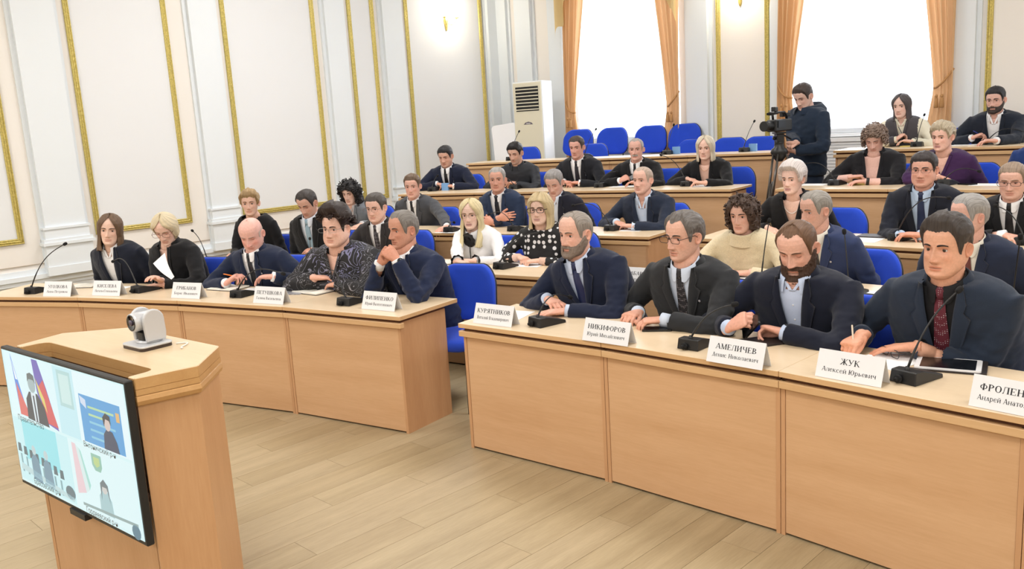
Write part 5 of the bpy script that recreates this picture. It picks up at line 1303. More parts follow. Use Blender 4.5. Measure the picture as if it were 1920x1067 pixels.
SEAT = .46
SEATS = []
def person(name, label, row, hx, hy, yaw=0, pitch=0, roll=0, rh=.60, rb=.86, tyaw=0, hd=1, scale=1.08, P=None, skin=(222, 178, 152), hair=None, brow=(70, 52, 42),
           top=None, shirt=None, tie=None, R_=None, L_=None, glasses=None, watch=None, collar=True, extra=None, sideL=0, stand=False, dx=0, legs=True, hs=1.0, neckskin=True, group='people seated at the desks', trousers=(34, 36, 44)):
    """one person. hx,hy: eye-level centre of the head in the photograph; yaw: degrees the face turns to image-left from the camera; pitch down"""
    P = dict(P or {}); zf = ZZ[row] if not stand else stand[1]; Rk = RR[row] if not stand else stand[0]
    H = on_cyl(hx, hy, Rk+rh); a = ang_of(H)+dx
    hip = polar(Rk+rb, a, zf+SEAT-.02) if not stand else V3((H.x, H.y, zf+.86))
    if stand: hip = hip+V3((math.sin(math.radians(a)), math.cos(math.radians(a)), 0))*.10
    # face direction
    tc = (CO-H); base = math.atan2(tc.x, tc.y)              # azimuth towards the camera
    fa = base+math.radians(yaw)                               # positive turns towards image-left (clockwise seen from above)
    ba = math.radians(a+180)+math.radians(tyaw)             # torso faces the arc centre
    # person frame: origin at the hip on the floor level, +y where the torso faces
    def fr(az, org):
        f_ = V3((math.sin(az), math.cos(az), 0)); r_ = V3((f_.y, -f_.x, 0)); m_ = Matrix((r_, f_, V3((0, 0, 1)))).transposed().to_4x4(); m_.translation = org; return m_
    PM = fr(ba, V3((hip.x, hip.y, zf))); PI_ = PM.inverted()
    Hl = PI_ @ H; hs_ = scale*hs
    # head matrix in person frame
    HM = PI_ @ (fr(fa, H) @ Matrix.Rotation(math.radians(-pitch), 4, 'X') @ Matrix.Rotation(math.radians(roll), 4, 'Y')) @ Matrix.Diagonal((hs_*.985, hs_*.945, hs_*.965, 1))
    # neck base and torso frame
    hp = V3((0, 0, hip.z-zf)); nb = HM @ V3((0, -.018, -.068))
    tz = (nb+V3((0, -.035, -.028*scale))-hp); tl = tz.length; tz.normalize()
    ty = V3((0, 1, 0)); ty = (ty-tz*ty.dot(tz)).normalized(); tx = ty.cross(tz)
    if sideL: pass
    ts = tl/.60
    TMx = Matrix((tx*ts, ty*ts, tz*ts)).transposed().to_4x4(); TMx.translation = hp; 
    sx = scale/ts; P['wide'] = P.get('wide', 1)*sx; P['deep'] = P.get('deep', 1)*sx
    TI = TMx.inverted()
    B = Body(); sk = np.array(srgb(*skin)); sk = np.clip((sk*.80+sk.mean()*.20)*1.10, 0, .9)
    obj_children = []
    if not stand: SEATS.append((row, Rk+rb, a, label))
    # body mesh created last, but children need a parent: create it now and fill its mesh afterwards
    root = bpy.data.objects.new('person', bpy.data.meshes.new('person')); COL.objects.link(root); root.matrix_world = PM; setp(root, label, 'person', group)
    make_head(B, P, HM, sk, hd)
    # neck: from under the skull to the torso top
    q0 = HM @ V3((0, -.018, -.035)); q1 = HM @ V3((0, -.014, -.085)); q3 = TMx @ V3((0, P.get('hunch', .02)+.004, .575)); q2 = q1*.45+q3*.55; q4 = TMx @ V3((0, P.get('hunch', .02)-.03, .50))
    nk = P.get('neck', 1.06)*scale; mb = MB().tube([q0, q1, q2, q3, q4], [.050*nk, .053*nk, .056*nk, .064*nk, .050*nk], 24); B.add([tuple(v) for v in mb.v], mb.f, sk*np.array([.97, .92, .90]))
    # bare upper chest under the clothes
    V, f, _, _ = loft(P, max(.1, (top or {}).get('v', .3)-.03), .552, 26, 40, -.004); B.add(xf(TMx, V), f, sk)
    sw = .178*P['wide']+.004
    # ---- arms
    arms = []
    for sg, spec in ((1, R_), (-1, L_)):
        S_ = V3((sg*sw, P.get('hunch', .02)*.75, .492))
        if spec is None: spec = {'lap': True}
        l1, l2 = .285*sx, .255*sx
        if spec.get('lap'):
            Wl = TI @ V3((sg*.12, .26, hip.z-zf+.13)); fd = V3((-sg*.35, 1, -.25)); up = V3((0, 0, 1))
        else:
            zh = spec.get('z', .03)
            if 'R' in spec: pw = on_cyl(spec['p'][0], spec['p'][1], Rk+spec['R']); pf = on_cyl(spec['f'][0], spec['f'][1], Rk+spec.get('Rf', spec['R']))
            else: pw = on_z(spec['p'][0], spec['p'][1], .75+zf+zh); pf = on_z(spec['f'][0], spec['f'][1], .75+zf+spec.get('zf', zh))
            if 'R' not in spec and not stand:      # keep resting hands over their own desk
                rw = math.hypot(pw.x-CX, pw.y-CY); rc = min(max(rw, Rk+.10), Rk+.46)
                if abs(rw-rc) > .005: pw = on_cyl(spec['p'][0], spec['p'][1], rc); pw.z = min(max(pw.z, .75+zf+.028), .75+zf+.16)
                rf = math.hypot(pf.x-CX, pf.y-CY); rc2 = min(max(rf, rc-.16), rc+.12)
                if abs(rf-rc2) > .005: pf = on_cyl(spec['f'][0], spec['f'][1], rc2); pf.z = min(max(pf.z, .75+zf+.02), .75+zf+.2)
            Wl = TI @ (PI_ @ pw); fl_ = TI @ (PI_ @ pf); fd = fl_-Wl
            upw = PI_.to_3x3() @ V3(spec.get('up', (0, 0, 1))); up = TI.to_3x3() @ upw
        fd = fd.normalized(); pole = V3(spec.get('pole', (sg*.75, -.35, -.8)))
        E_ = ik(S_, Wl, l1, l2, pole)
        if not (spec.get('lap') or 'R' in spec or stand):      # raise the elbow until the forearm clears the desk edge
            for k_ in np.linspace(0, 1, 9):
                E_ = ik(S_, Wl, l1, l2, pole.lerp(V3((sg*1.0, -.45, .25)), k_))
                if (TMx @ E_).z > spec.get('ez', .735): break
        fdir = (Wl-E_).normalized(); an_ = fdir.angle(fd)
        if an_ > .8 and not spec.get('free'): fd = fdir.slerp(fd, .8/an_)
        arms.append((sg, S_, E_, Wl, fd, up, spec))
    # ---- outer garment
    tp = dict(top or {}); kind = tp.get('kind', 'jacket'); off = {'jacket': .016, 'shirt': .007, 'knit': .013, 'hoodie': .022}[kind]; vox = (.0095, .0125, .016)[hd]/ts
    jm = MB(); Pj = P
    V, f, _, _ = loft(Pj, -.05, .585 if kind != 'knit' else .60, 30, 44, off); jm.add([tuple(v) for v in V], f)
    ua, fa_, wr = {'jacket': (.062, .055, .045), 'shirt': (.053, .047, .036), 'knit': (.058, .052, .042), 'hoodie': (.068, .060, .046)}[kind]
    ua, fa_, wr = [q*sx*P.get('arm', 1) for q in (ua, fa_, wr)]
    slv = tp.get('sleeve', 1.0)
    for sg, S_, E_, Wl, fd, up, spec in arms:
        c0 = V3((sg*sw*.62, S_.y, .485)); ed = (Wl-E_); we = E_+ed*(1-.03) if slv >= 1 else E_+ed*(slv*.9+.05)
        pts = [c0, S_+V3((sg*.004, 0, .010)), S_*.72+E_*.28, S_*.35+E_*.65, E_*.93+S_*.07, E_, E_*.85+we*.15, E_*.5+we*.5, E_*.15+we*.85, we]
        rr = [ua*.85, ua*1.0, ua*1.02, ua*.93, fa_*1.02, fa_*1.0, fa_*1.0, fa_*.93, wr*1.06, wr]
        jm.tube(pts, rr, 16)
        mi = MB().tube([V3((sg*sw*.5, S_.y, .48)), S_, S_*.5+E_*.5, E_, E_*.5+Wl*.5, Wl], [.03*sx, .034*sx, .032*sx, .030*sx, .028*sx, .022*sx], 8); B.add(xf(TMx, [tuple(v) for v in mi.v]), mi.f, sk)
        # bare or shirt-cuffed wrist
        dw = ed.normalized(); k = .0 if slv >= 1 else 0
        mb2 = MB().tube([we-dw*.06, we, Wl+dw*.004], [.030*sx, .029*sx, .0265*sx], 14); B.add(xf(TMx, [tuple(v) for v in mb2.v]), mb2.f, sk)
        if slv < 1:
            mb2 = MB().tube([E_, E_*.5+Wl*.5, Wl], [.043*sx, .040*sx, .027*sx], 14); B.add(xf(TMx, [tuple(v) for v in mb2.v]), mb2.f, sk)
        if shirt and kind == 'jacket' and spec.get('cuff', True) and not spec.get('lap'):
            cf = MB().tube([we-dw*.03, we+dw*.001, we+dw*.016], [.0335*sx, .0345*sx, .0345*sx], 16); obj_children.append(mobj('cuff', xf(TMx, [tuple(v) for v in cf.v]), cf.f, cloth_mat(shirt['col'], 'shirt'), root, smooth=True))
        if watch and watch[0] == sg:
            p = Wl-dw*.012; r3 = .0295*sx; wb_ = MB().tube([p-dw*.011, p-dw*.010, p+dw*.010, p+dw*.011], [r3, r3+.003, r3+.003, r3], 18)
            wo = mobj('wristwatch', xf(TMx, [tuple(v) for v in wb_.v]), wb_.f, M_black, root, smooth=True); un = (up-dw*up.dot(dw)).normalized(); ax_ = un
            q = MB().lathe([(.019, 0), (.020, .006), (.017, .009)], 16, Matrix.Translation(p+ax_*(r3-.001)) @ ax_.to_track_quat('Z', 'Y').to_matrix().to_4x4())
            mobj('watch_case', xf(TMx, [tuple(v) for v in q.v]), q.f, mat('watch_steel', srgb(*watch[1]), .3, metal=.6), root, smooth=True).parent = wo
        # hand
        if not spec.get('lap'):
            hv, hf = hand_geo(spec.get('pose', 'rest'), sg, hd)
            yv = fd; zv = (up-yv*up.dot(yv)).normalized(); xv = yv.cross(zv); hsz = scale*spec.get('hs', 1.0)/ts
            Hm = Matrix((xv*hsz, yv*hsz, zv*hsz)).transposed().to_4x4(); Hm.translation = Wl
            hc = np.tile(sk*np.array([.98, .86, .80]), (len(hv), 1)); tipw = sm(.12, .17, hv[:, 1])[:, None]; hc = hc*(1-tipw*.3)+sk*np.array([1.02, .74, .68])*tipw*.3
            B.add(xf(TMx @ Hm, hv), hf, hc)
    jv, jf = remesh(jm, vox, 4 if hd < 2 else 3, .5)
    # cloth folds, stronger round the elbows
    el = np.array([tuple(a_[2]) for a_ in arms]); dmin = np.min(np.linalg.norm(jv[:, None]-el[None], axis=2), axis=1); amp = (.0030+.0105*np.exp(-(dmin/.12)**2)+.003*gs(jv[:, 2], .08, .09))*tp.get('fold', 1)
    sd = (hx*13+hy*7) % 97
    fo = np.array([noise.noise(V3((v[0]*14+sd, v[1]*14, v[2]*26)))+.6*noise.noise(V3((v[0]*30, v[1]*30+sd, v[2]*52))) for v in jv]); nrm = np.zeros_like(jv); fa3 = np.array([q[:3] for q in jf]); fn = np.cross(jv[fa3[:, 1]]-jv[fa3[:, 0]], jv[fa3[:, 2]]-jv[fa3[:, 0]])
    for i in range(3): np.add.at(nrm, fa3[:, i], fn)
    nrm /= np.linalg.norm(nrm, axis=1)[:, None]+1e-12; jv = jv+nrm*(fo*amp)[:, None]
    def front(x, z, d=0.):
        w_, f_, b_, hu = torso_sec(np.array([z]), P); s_ = min(.999, abs(x)/float(w_[0]+off))**(1/.85); c_ = math.sqrt(1-s_*s_)
        y = float(hu[0])+float(f_[0]+off)*c_**.85
        if P.get('bust', 0): y += P['bust']*.35*gs(z, .37, .07)*(gs(abs(x), .085, .05)-.5*gs(x, 0, .035))
        return V3((x, y+d+.002, z))
    # V opening
    vz = tp.get('v', .30); vw = tp.get('vw', .062); vt = .60; keep = np.ones(len(jv), bool)
    if kind == 'jacket' or tp.get('vneck'):
        zz = jv[:, 2]; wv = vw*np.clip((zz-vz)/(.57-vz), 0, 1)**.85
        keep = ~((np.abs(jv[:, 0]) < wv) & (jv[:, 1] > P.get('hunch', .02)*(np.clip(zz, 0, 1)/.6)**2-.005) & (zz > vz) & (zz < .7))
    if kind in ('shirt', 'knit', 'hoodie') and not tp.get('vneck'):
        r0 = np.hypot(jv[:, 0]/.085, (jv[:, 1]-P.get('hunch', .02))/.08); keep = ~((jv[:, 2] > .575) & (r0 < 1.0))
    if kind == 'jacket': keep &= ~((jv[:, 2] > .572) & (np.hypot(jv[:, 0], jv[:, 1]-P.get('hunch', .02)) < .080*sx))
    fk = [q for q in jf if all(keep[i] for i in q)]; used = sorted(set(i for q in fk for i in q)); mp = {a_: i for i, a_ in enumerate(used)}
    cm = cloth_mat(tp.get('col', (30, 36, 56)), tp.get('mat', {'jacket': 'wool', 'shirt': 'shirt', 'knit': 'knit', 'hoodie': 'wool'}[kind]))
    gname = tp.get('name', {'jacket': 'jacket', 'shirt': 'shirt', 'knit': 'sweater', 'hoodie': 'hoodie'}[kind])
    g_ = mobj(gname, xf(TMx, jv[used]), [tuple(mp[i] for i in q) for q in fk], cm, root, smooth=True)
    if tp.get('sleevecol'):       # a waistcoat worn over a lighter blouse: sleeves in the second colour
        g_.data.materials.append(cloth_mat(tp['sleevecol'], 'shirt')); lim = sw*.88
        for p_ in g_.data.polygons:
            c_ = TI @ p_.center
            if abs(c_.x) > lim or (c_.y > .15 and c_.z < .42 and abs(c_.x) > .07): p_.material_index = 1
    def ribbon(nm, inner, outer, m_, d_in, d_out, roll_=.0, n=6, par=None, thick=.004):
        G = []
        for (xi, zi), (xo, zo) in zip(inner, outer):
            row = []
            for j in range(n):
                t = j/(n-1); x = xi+(xo-xi)*t; z = zi+(zo-zi)*t; row.append(front(x, z, d_in+(d_out-d_in)*t+roll_*math.sin(t*PI)))
            G.append(row)
        k = len(G); mb_ = MB().grid(G); mb_.grid([[p-V3((0, thick, 0)) for p in r_] for r_ in G]); K = k*n
        for i in range(k-1):
            for j in (0, n-1): mb_.f.append((i*n+j, (i+1)*n+j, K+(i+1)*n+j, K+i*n+j))
        for j in range(n-1):
            for i in (0, k-1): mb_.f.append((i*n+j, i*n+j+1, K+i*n+j+1, K+i*n+j))
        return mobj(nm, xf(TMx, [tuple(v) for v in mb_.v]), mb_.f, m_, par or root, smooth=True)
    if kind == 'jacket' and tp.get('lapel', True):
        for sg in (-1, 1):
            t = np.linspace(0, 1, 16); zi = .590+(vz-.012-.590)*t; xi = np.array([vw*max(0, (z-vz)/(.57-vz))**.85*.93 for z in zi])+.002
            wd = np.interp(t, [0, .12, .22, .26, .30, .42, 1], [.014, .030, .042, .030, .062, .056, .012])*tp.get('lw', 1.0)
            xi = np.maximum(xi, .002*np.ones(16)); 
            ribbon('lapel', [(sg*a_, b_) for a_, b_ in zip(xi, zi)], [(sg*(a_+c_), b_+.012*min(1, (1-tt)*3)*(1 if .1 < tt < .5 else .3)) for a_, b_, c_, tt in zip(xi, zi, wd, t)], cm, .004, .0055, .006, par=g_)
    if (kind == 'jacket' and not tp.get('lapel', True)) or tp.get('vneck'):
        for sg in (-1, 1):
            t = np.linspace(0, 1, 18); zi = .578+(vz-.010-.578)*t; xi = np.array([vw*max(0, (z-vz)/(.57-vz))**.85 for z in zi])
            ribbon('neck_band', [(sg*max(.0, a_-.004), b_) for a_, b_ in zip(xi, zi)], [(sg*(a_+.020), b_) for a_, b_ in zip(xi, zi)], cm, .002, .004, .004, n=4, par=g_)
    if kind == 'jacket' and collar:      # collar standing round the back of the neck
        G = []; hu = P.get('hunch', .02)
        for ph_ in np.radians(np.linspace(38, 322, 30)):
            c_, s_ = math.cos(ph_), math.sin(ph_); row = []
            for r_, z_ in ((.070, .560), (.071, .590), (.074, .607), (.080, .606), (.090, .588), (.106, .562), (.124, .540)):
                fb = .62 if c_ > 0 else 1.0; row.append(V3((s_*r_*1.02*sx, hu+c_*r_*.95*fb*sx, z_-.018*max(0, c_))))
            G.append(row)
        mb_ = MB().grid(G); mobj('collar', xf(TMx, [tuple(v) for v in mb_.v]), mb_.f, cm, g_, smooth=True)
    # ---- shirt in the opening
    if shirt and kind == 'jacket':
        sv_, sf_, Zs, Ph = loft(P, .10, .60, 40, 60, .004, cap=False); sm_ = cloth_mat(shirt['col'], shirt.get('mat', 'shirt')); so_ = shirt.get('open', 0)
        kp = np.ones(len(sv_), bool)
        if so_: kp = ~((np.abs(sv_[:, 0]) < .026*np.clip((Zs-(.575-so_))/so_, 0, 1)) & (sv_[:, 1] > 0))
        kp &= ~((Zs > .575) & True)
        f2 = [q for q in sf_ if all(kp[i] for i in q)]; s_o = mobj('shirt', xf(TMx, sv_), f2, sm_, root, smooth=True)
        shirt_collar(P, TMx, sm_, s_o, sx, so_)
        if so_:
            for sg in (-1, 1):
                t = np.linspace(0, 1, 10); zi = .572-so_*1.12*t; xi = .027*(1-t)
                ribbon('placket', [(sg*a_, b_) for a_, b_ in zip(xi, zi)], [(sg*(a_+.014), b_) for a_, b_ in zip(xi, zi)], sm_, -.0105, -.0095, .001, n=4, par=s_o, thick=.002)
        if not tie:
            for i in range(4):
                z_ = .50-so_*.9-.07*i
                if z_ > vz+.02: bt = MB().lathe([(.004, 0), (.0045, .001), (.003, .002)], 8, Matrix.Translation(V3((.0, torso_pt(np.array([0.]), np.array([z_]), P, .0045)[1][0], z_))) @ Matrix.Rotation(-PI/2, 4, 'X')); mobj('button', xf(TMx, [tuple(v) for v in bt.v]), bt.f, M_card, s_o)
    if kind == 'shirt' and collar:
        shirt_collar(P, TMx, cm, g_, sx*1.04, tp.get('open', 0))
    if tie:
        tm = cloth_mat(tie['col'], tie.get('mat', 'silk')); d_ = .008 if kind == 'jacket' else .012
        ty_ = lambda z_: float(torso_pt(np.array([0.]), np.array([z_]), P, d_)[1][0])
        zs_ = np.linspace(.545, max(vz-.05, .05), 16); wds = np.interp(np.linspace(0, 1, 16), [0, .12, 1], [.017, .020, .040])*tie.get('w', 1)
        G = [[V3((x_*w_, ty_(z_)+.004*(1-abs(x_))+.002*math.sin(z_*40), z_)) for x_ in (-1, -.5, 0, .5, 1)] for z_, w_ in zip(zs_, wds)]
        mb_ = MB().grid(G); to_ = mobj('tie', xf(TMx, [tuple(v) for v in mb_.v]), mb_.f, tm, root, smooth=True)
        kn = MB(); y0 = ty_(.555)
        for z_, w_, h_ in ((.578, .022, .010), (.570, .024, .016), (.553, .019, .018), (.538, .014, .012)): kn.v += [V3((w_*math.cos(q), ty_(min(z_, .56))-.004+h_*math.sin(q), z_)) for q in np.linspace(0, 2*PI, 12, endpoint=False)]
        for i in range(3):
            for j in range(12): kn.f.append((i*12+j, i*12+(j+1) % 12, (i+1)*12+(j+1) % 12, (i+1)*12+j))
        kn.f += [tuple(range(11, -1, -1)), tuple(36+j for j in range(12))]; mobj('tie_knot', xf(TMx, [tuple(v) for v in kn.v]), kn.f, tm, to_, smooth=True)
    if kind == 'knit' and tp.get('roll'):      # roll neck
        G = []; hu = P.get('hunch', .02)
        for ph_ in np.linspace(0, 2*PI, 40):
            G.append([V3((math.sin(ph_)*r_, hu+.004+math.cos(ph_)*r_*.95, z_+.004*math.sin(ph_*3))) for r_, z_ in ((.108, .530), (.098, .556), (.092, .575), (.090, .595), (.084, .606), (.074, .600))])
        mb_ = MB().grid(G); mobj('roll_neck', xf(TMx, [tuple(v) for v in mb_.v]), mb_.f, cm, g_, smooth=True)
    if kind == 'hoodie':
        G = []; hu = P.get('hunch', .02)
        for ph_ in np.radians(np.linspace(18, 342, 40)):
            bk_ = .5-.5*math.cos(ph_); G.append([V3((math.sin(ph_)*r_, hu+math.cos(ph_)*r_*1.0-.03*bk_, z_+.02*bk_)) for r_, z_ in ((.078, .53), (.082, .565), (.088+.02*bk_, .588+.02*bk_), (.105+.03*bk_, .580), (.125+.035*bk_, .55), (.13+.03*bk_, .52))])
        mb_ = MB().grid(G); mobj('hood', xf(TMx, [tuple(v) for v in mb_.v]), mb_.f, cm, g_, smooth=True)
    # ---- lower body
    if legs:
        lm = MB(); hz0 = hip.z-zf
        lm.tube([V3((0, -.07, hz0+.0)), V3((0, .0, hz0+.10)), V3((0, .02, hz0+.22))], [.15, .165, .14], 18) if not stand else lm.tube([V3((0, 0, hz0-.10)), V3((0, 0, hz0+.05)), V3((0, 0, hz0+.18))], [.15, .165, .15], 18)
        for sg in (-1, 1):
            if not stand: pts = [V3((sg*.08, .0, hz0+.11)), V3((sg*.11, .20, hz0+.11)), V3((sg*.12, .43, hz0+.085)), V3((sg*.12, .46, hz0-.05)), V3((sg*.12, .44, .25)), V3((sg*.12, .42, .09))]; rr = [.095, .088, .072, .070, .058, .055]
            else: pts = [V3((sg*.09, 0, hz0)), V3((sg*.10, .0, hz0-.25)), V3((sg*.10, .01, hz0*.5)), V3((sg*.10, -.01, .25)), V3((sg*.10, -.01, .06))]; rr = [.10, .09, .075, .066, .062]
            lm.tube(pts, [q*scale for q in rr], 14)
        lv, lf = remesh(lm, .024, 3); mobj('trousers', lv, lf, cloth_mat(trousers, 'wool'), root, smooth=True)
        for sg in (-1, 1):
            y0 = .42 if not stand else -.01; x0 = sg*.12 if not stand else sg*.10; sh = MB(); n = 12
            for y, w_, h_ in ((-.07, .025, .05), (-.05, .036, .075), (.02, .038, .085), (.09, .042, .06), (.15, .043, .045), (.19, .034, .035), (.205, .012, .02)): sh.v += [V3((x0+w_*math.cos(q), y0+y, max(.004, h_*.5+h_*.5*math.sin(q)))) for q in np.linspace(0, 2*PI, n, endpoint=False)]
            for i in range(6):
                for j in range(n): sh.f.append((i*n+j, i*n+(j+1) % n, (i+1)*n+(j+1) % n, (i+1)*n+j))
            sh.f += [tuple(range(n-1, -1, -1)), tuple(6*n+j for j in range(n))]; sh.build('shoe', mat('black_leather', srgb(22, 20, 20), .35), root, smooth=True)
    # ---- hair, brows, beard, glasses
    for S in (hair if isinstance(hair, (list, tuple)) else [hair] if hair else []):
        S = dict(S); st = S.get('style', 'cap'); S.setdefault('seed', (hx*7+hy) % 61)
        if st == 'cap': hair_cap(P, HM, root, S, hd)
        elif st == 'long': hair_long(P, HM, root, S, hd)
        elif st == 'beard': beard(P, HM, root, S, hd)
        elif st == 'curls': hair_curls(P, HM, root, S, hd)
    if brow: eyebrows(P, HM, brow, root, P.get('browt', 1.0), hd)
    if glasses:
        fy = float(head_pt(np.array([0.]), np.array([.004]), P)[1][0])
        gm = mat('glasses_%d_%d_%d' % glasses['col'], srgb(*glasses['col']), .3, metal=glasses.get('metal', 0)); GM = HM @ Matrix.Translation(V3((0, fy+.0065, glasses.get('dz', .001)))) @ Matrix.Rotation(-.06, 4, 'X')
        spectacles(root, GM, gm, .148, glasses.get('rim', .0014), lh=glasses.get('lh', .033))
    if extra: extra(dict(root=root, HM=HM, TM=TMx, front=front, g=g_, P=P, sx=sx, arms=arms, PM=PM, sk=sk, ts=ts, cm=cm))
    # ---- fill the body mesh
    me = root.data; V = np.concatenate(B.v); C = np.concatenate(B.c); me.from_pydata(V.tolist(), [], B.f); me.materials.append(skin_mat()); me.materials.append(eye_mat())
    me.polygons.foreach_set('use_smooth', [True]*len(me.polygons)); me.polygons.foreach_set('material_index', B.m)
    ca = me.color_attributes.new('Col', 'FLOAT_COLOR', 'POINT'); c4 = np.ones((len(V), 4), np.float32); c4[:, :3] = C; ca.data.foreach_set('color', c4.ravel()); me.update()
    return root
def shirt_collar(P, TMx, m_, parent, sx, open_=0):
    hu = P.get('hunch', .02); G = []; k = sx; g0 = 10 if not open_ else 26
    for ph_ in np.radians(np.linspace(g0, 360-g0, 44)):
        c_, s_ = math.cos(ph_), math.sin(ph_); dfr = min(ph_, 2*PI-ph_); pt = math.exp(-((math.degrees(dfr)-g0-8)/17)**2); row = []
        for r_, z_ in ((.0655, .560), (.0645, .592+.006*(c_ < 0)), (.0655, .606+.004*(c_ < 0)), (.070, .604), (.076+.006*pt, .586-.010*pt), (.081+.010*pt, .570-.026*pt)):
            row.append(V3((s_*r_*k, hu+.006+c_*r_*.98*k, z_-.022*max(0, c_))))
        G.append(row)
    mb_ = MB().grid(G); return mobj('shirt_collar', xf(TMx, [tuple(v) for v in mb_.v]), mb_.f, m_, parent, smooth=True)
def hair_curls(P, HM, root, S, hd):
    """ringlets scattered over the crown and sides"""
    rng = random.Random(S.get('seed', 3)); mb = MB(); uv = []
    n = S.get('n', 260) if hd < 2 else int(S.get('n', 260)*.7); zlo = S.get('bottom', -.06)
    for i in range(n):
        z = zlo+(.112-zlo)*rng.random()**.8; lim = math.radians(np.interp(z, [-.2, .03, .06, .08], [S.get('open', 66), S.get('open', 66)-12, S.get('ft', 20), 0])); ph = (lim+(PI-lim)*rng.random())*(1 if rng.random() < .5 else -1)
        zc = max(z, -.05); x, y, zz = head_pt(np.array([ph]), np.array([zc]), P, S.get('out', .018)*(0.6+.6*rng.random())); p = V3((float(x[0]), float(y[0]), float(zz[0])+(z-zc)))
        r = S.get('r', .011)*(.7+.6*rng.random()); d = V3((rng.gauss(0, .5), rng.gauss(0, .5), -1)).normalized(); u = d.orthogonal().normalized(); w_ = d.cross(u); ln = S.get('len', .035)*(.6+.8*rng.random()); k = len(mb.v)
        pts = [p+d*(ln*(t-.3))+(u*math.cos(t*9+i)+w_*math.sin(t*9+i))*r for t in np.linspace(0, 1, 9)]
        mb.tube(pts, [.003, .0045, .0055, .0055, .0055, .005, .0045, .0035, .0015], 5); uv += [(i*.37 % 1, j*.01, 0) for j in range(len(mb.v)-k)]
    return hair_obj('hair_curls', xf(HM, [tuple(v) for v in mb.v]), mb.f, S['col'], uv, root)
# ---------------------------------------------------------------- the front row right of the aisle
NAVY = (30, 40, 68); CHAR = (48, 50, 54); BLK = (24, 24, 28); WHT = (240, 240, 242)
def pin(c, x=.095, z=.44, col=(190, 190, 200)):
    p = c['front'](-x, z, .003); b = MB().lathe([(.006, 0), (.006, .002), (.003, .003)], 8, Matrix.Translation(p) @ Matrix.Rotation(-PI/2, 4, 'X')); mobj('lapel_pin', xf(c['TM'], [tuple(v) for v in b.v]), b.f, mat('pin_%d' % col[2], srgb(*col), .3, metal=.5), c['root'])
def hold_phone(c, arm=0, col=(16, 17, 20), w=.074, h=.150, tilt=.5, d=(0, .085, -.03)):
    sg, S_, E_, Wl, fd, up, spec = c['arms'][arm]; yv = fd; zv = (up-yv*up.dot(yv)).normalized(); xv = yv.cross(zv); M = Matrix((xv, yv, zv)).transposed().to_4x4(); M.translation = Wl
    k = 1/c['ts']; b = MB().prism(rrect(w*k, h*k, .012*k), -.005*k, .005*k, c['PM'] @ c['TM'] @ M @ Matrix.Translation(V3(d)*k) @ Matrix.Rotation(tilt, 4, 'X'))
    return b
def make_phone(label, *a, **k):
    def ex(c): setp(hold_phone(c, *a, **k).build('smartphone', M_phone), label, 'phone', 'phones held in hands')
    return ex
def pen_ex(label, col, arm=0, d=(-.02, .095, -.02), dr=(.35, -.55, .8)):
    def ex(c):
        sg, S_, E_, Wl, fd, up, spec = c['arms'][arm]; yv = fd; zv = (up-yv*up.dot(yv)).normalized(); xv = yv.cross(zv); M = Matrix((xv, yv, zv)).transposed().to_4x4(); M.translation = Wl
        Mw = c['PM'] @ c['TM'] @ M; k = 1/c['ts']; p0 = Mw @ (V3((d[0]*sg, d[1], d[2]))*k); p1 = Mw @ ((V3((d[0]*sg, d[1], d[2]))+V3((dr[0]*sg, dr[1], dr[2])))*k)
        pen(p0-(p1-p0).normalized()*.03, p1-p0, label, mat('pen_%d_%d' % (col[0], col[2]), srgb(*col), .35))
    return ex
def both(*fs):
    def ex(c):
        for f in fs: f(c)
    return ex
person('m1', 'grey-bearded man in navy suit, hands crossed, at the aisle end of the front row', 1, 1080, 437, yaw=46, pitch=6, tyaw=0, hd=0, scale=1.10, dx=.5,
       P=dict(jaw=1.08, fat=.8, wide=1.09, belly=.05, hunch=.05, age=1, nose=1.05, gaze=(-.05, 0)), skin=(226, 170, 146), brow=(128, 110, 98),
       hair=[dict(col=(150, 140, 130), line=.100, recede=.25, side=.006, top=.006, rough=.0015, fade=.045), dict(style='beard', col=(138, 122, 110), len=.014, cheek=.004, drop=.012)],
       top=dict(col=NAVY, v=.30), shirt=dict(col=(198, 210, 232)), tie=dict(col=(36, 46, 84)),
       R_=dict(p=(1026, 561), f=(1072, 583), z=.07, zf=.05, pose='rest', ez=.68), L_=dict(p=(1064, 583), f=(995, 588), z=.03, pose='flat'))
person('m2', 'grey-haired man with dark-rimmed glasses in charcoal suit, second from the aisle in the front row', 1, 1284, 443, yaw=46, pitch=5, hd=0, scale=1.10,
       P=dict(jaw=1.02, fat=.3, wide=1.10, belly=.02, hunch=.06, age=1, nose=1.15, stubble=.12), skin=(222, 166, 140), brow=(84, 74, 68),
       hair=dict(col=(112, 106, 102), line=.078, recede=.9, side=.012, top=.017, rough=.006, freq=55, fade=.03), glasses=dict(col=(40, 26, 24), rim=.0016, lh=.030),
       top=dict(col=CHAR, v=.27), shirt=dict(col=(205, 216, 234)), tie=dict(col=(34, 34, 40), mat='tiedots'), extra=pin,
       R_=dict(p=(1196, 586), f=(1166, 594), z=.04, pose='claw'), L_=dict(p=(1244, 600), f=(1194, 602), z=.045, pose='claw'))
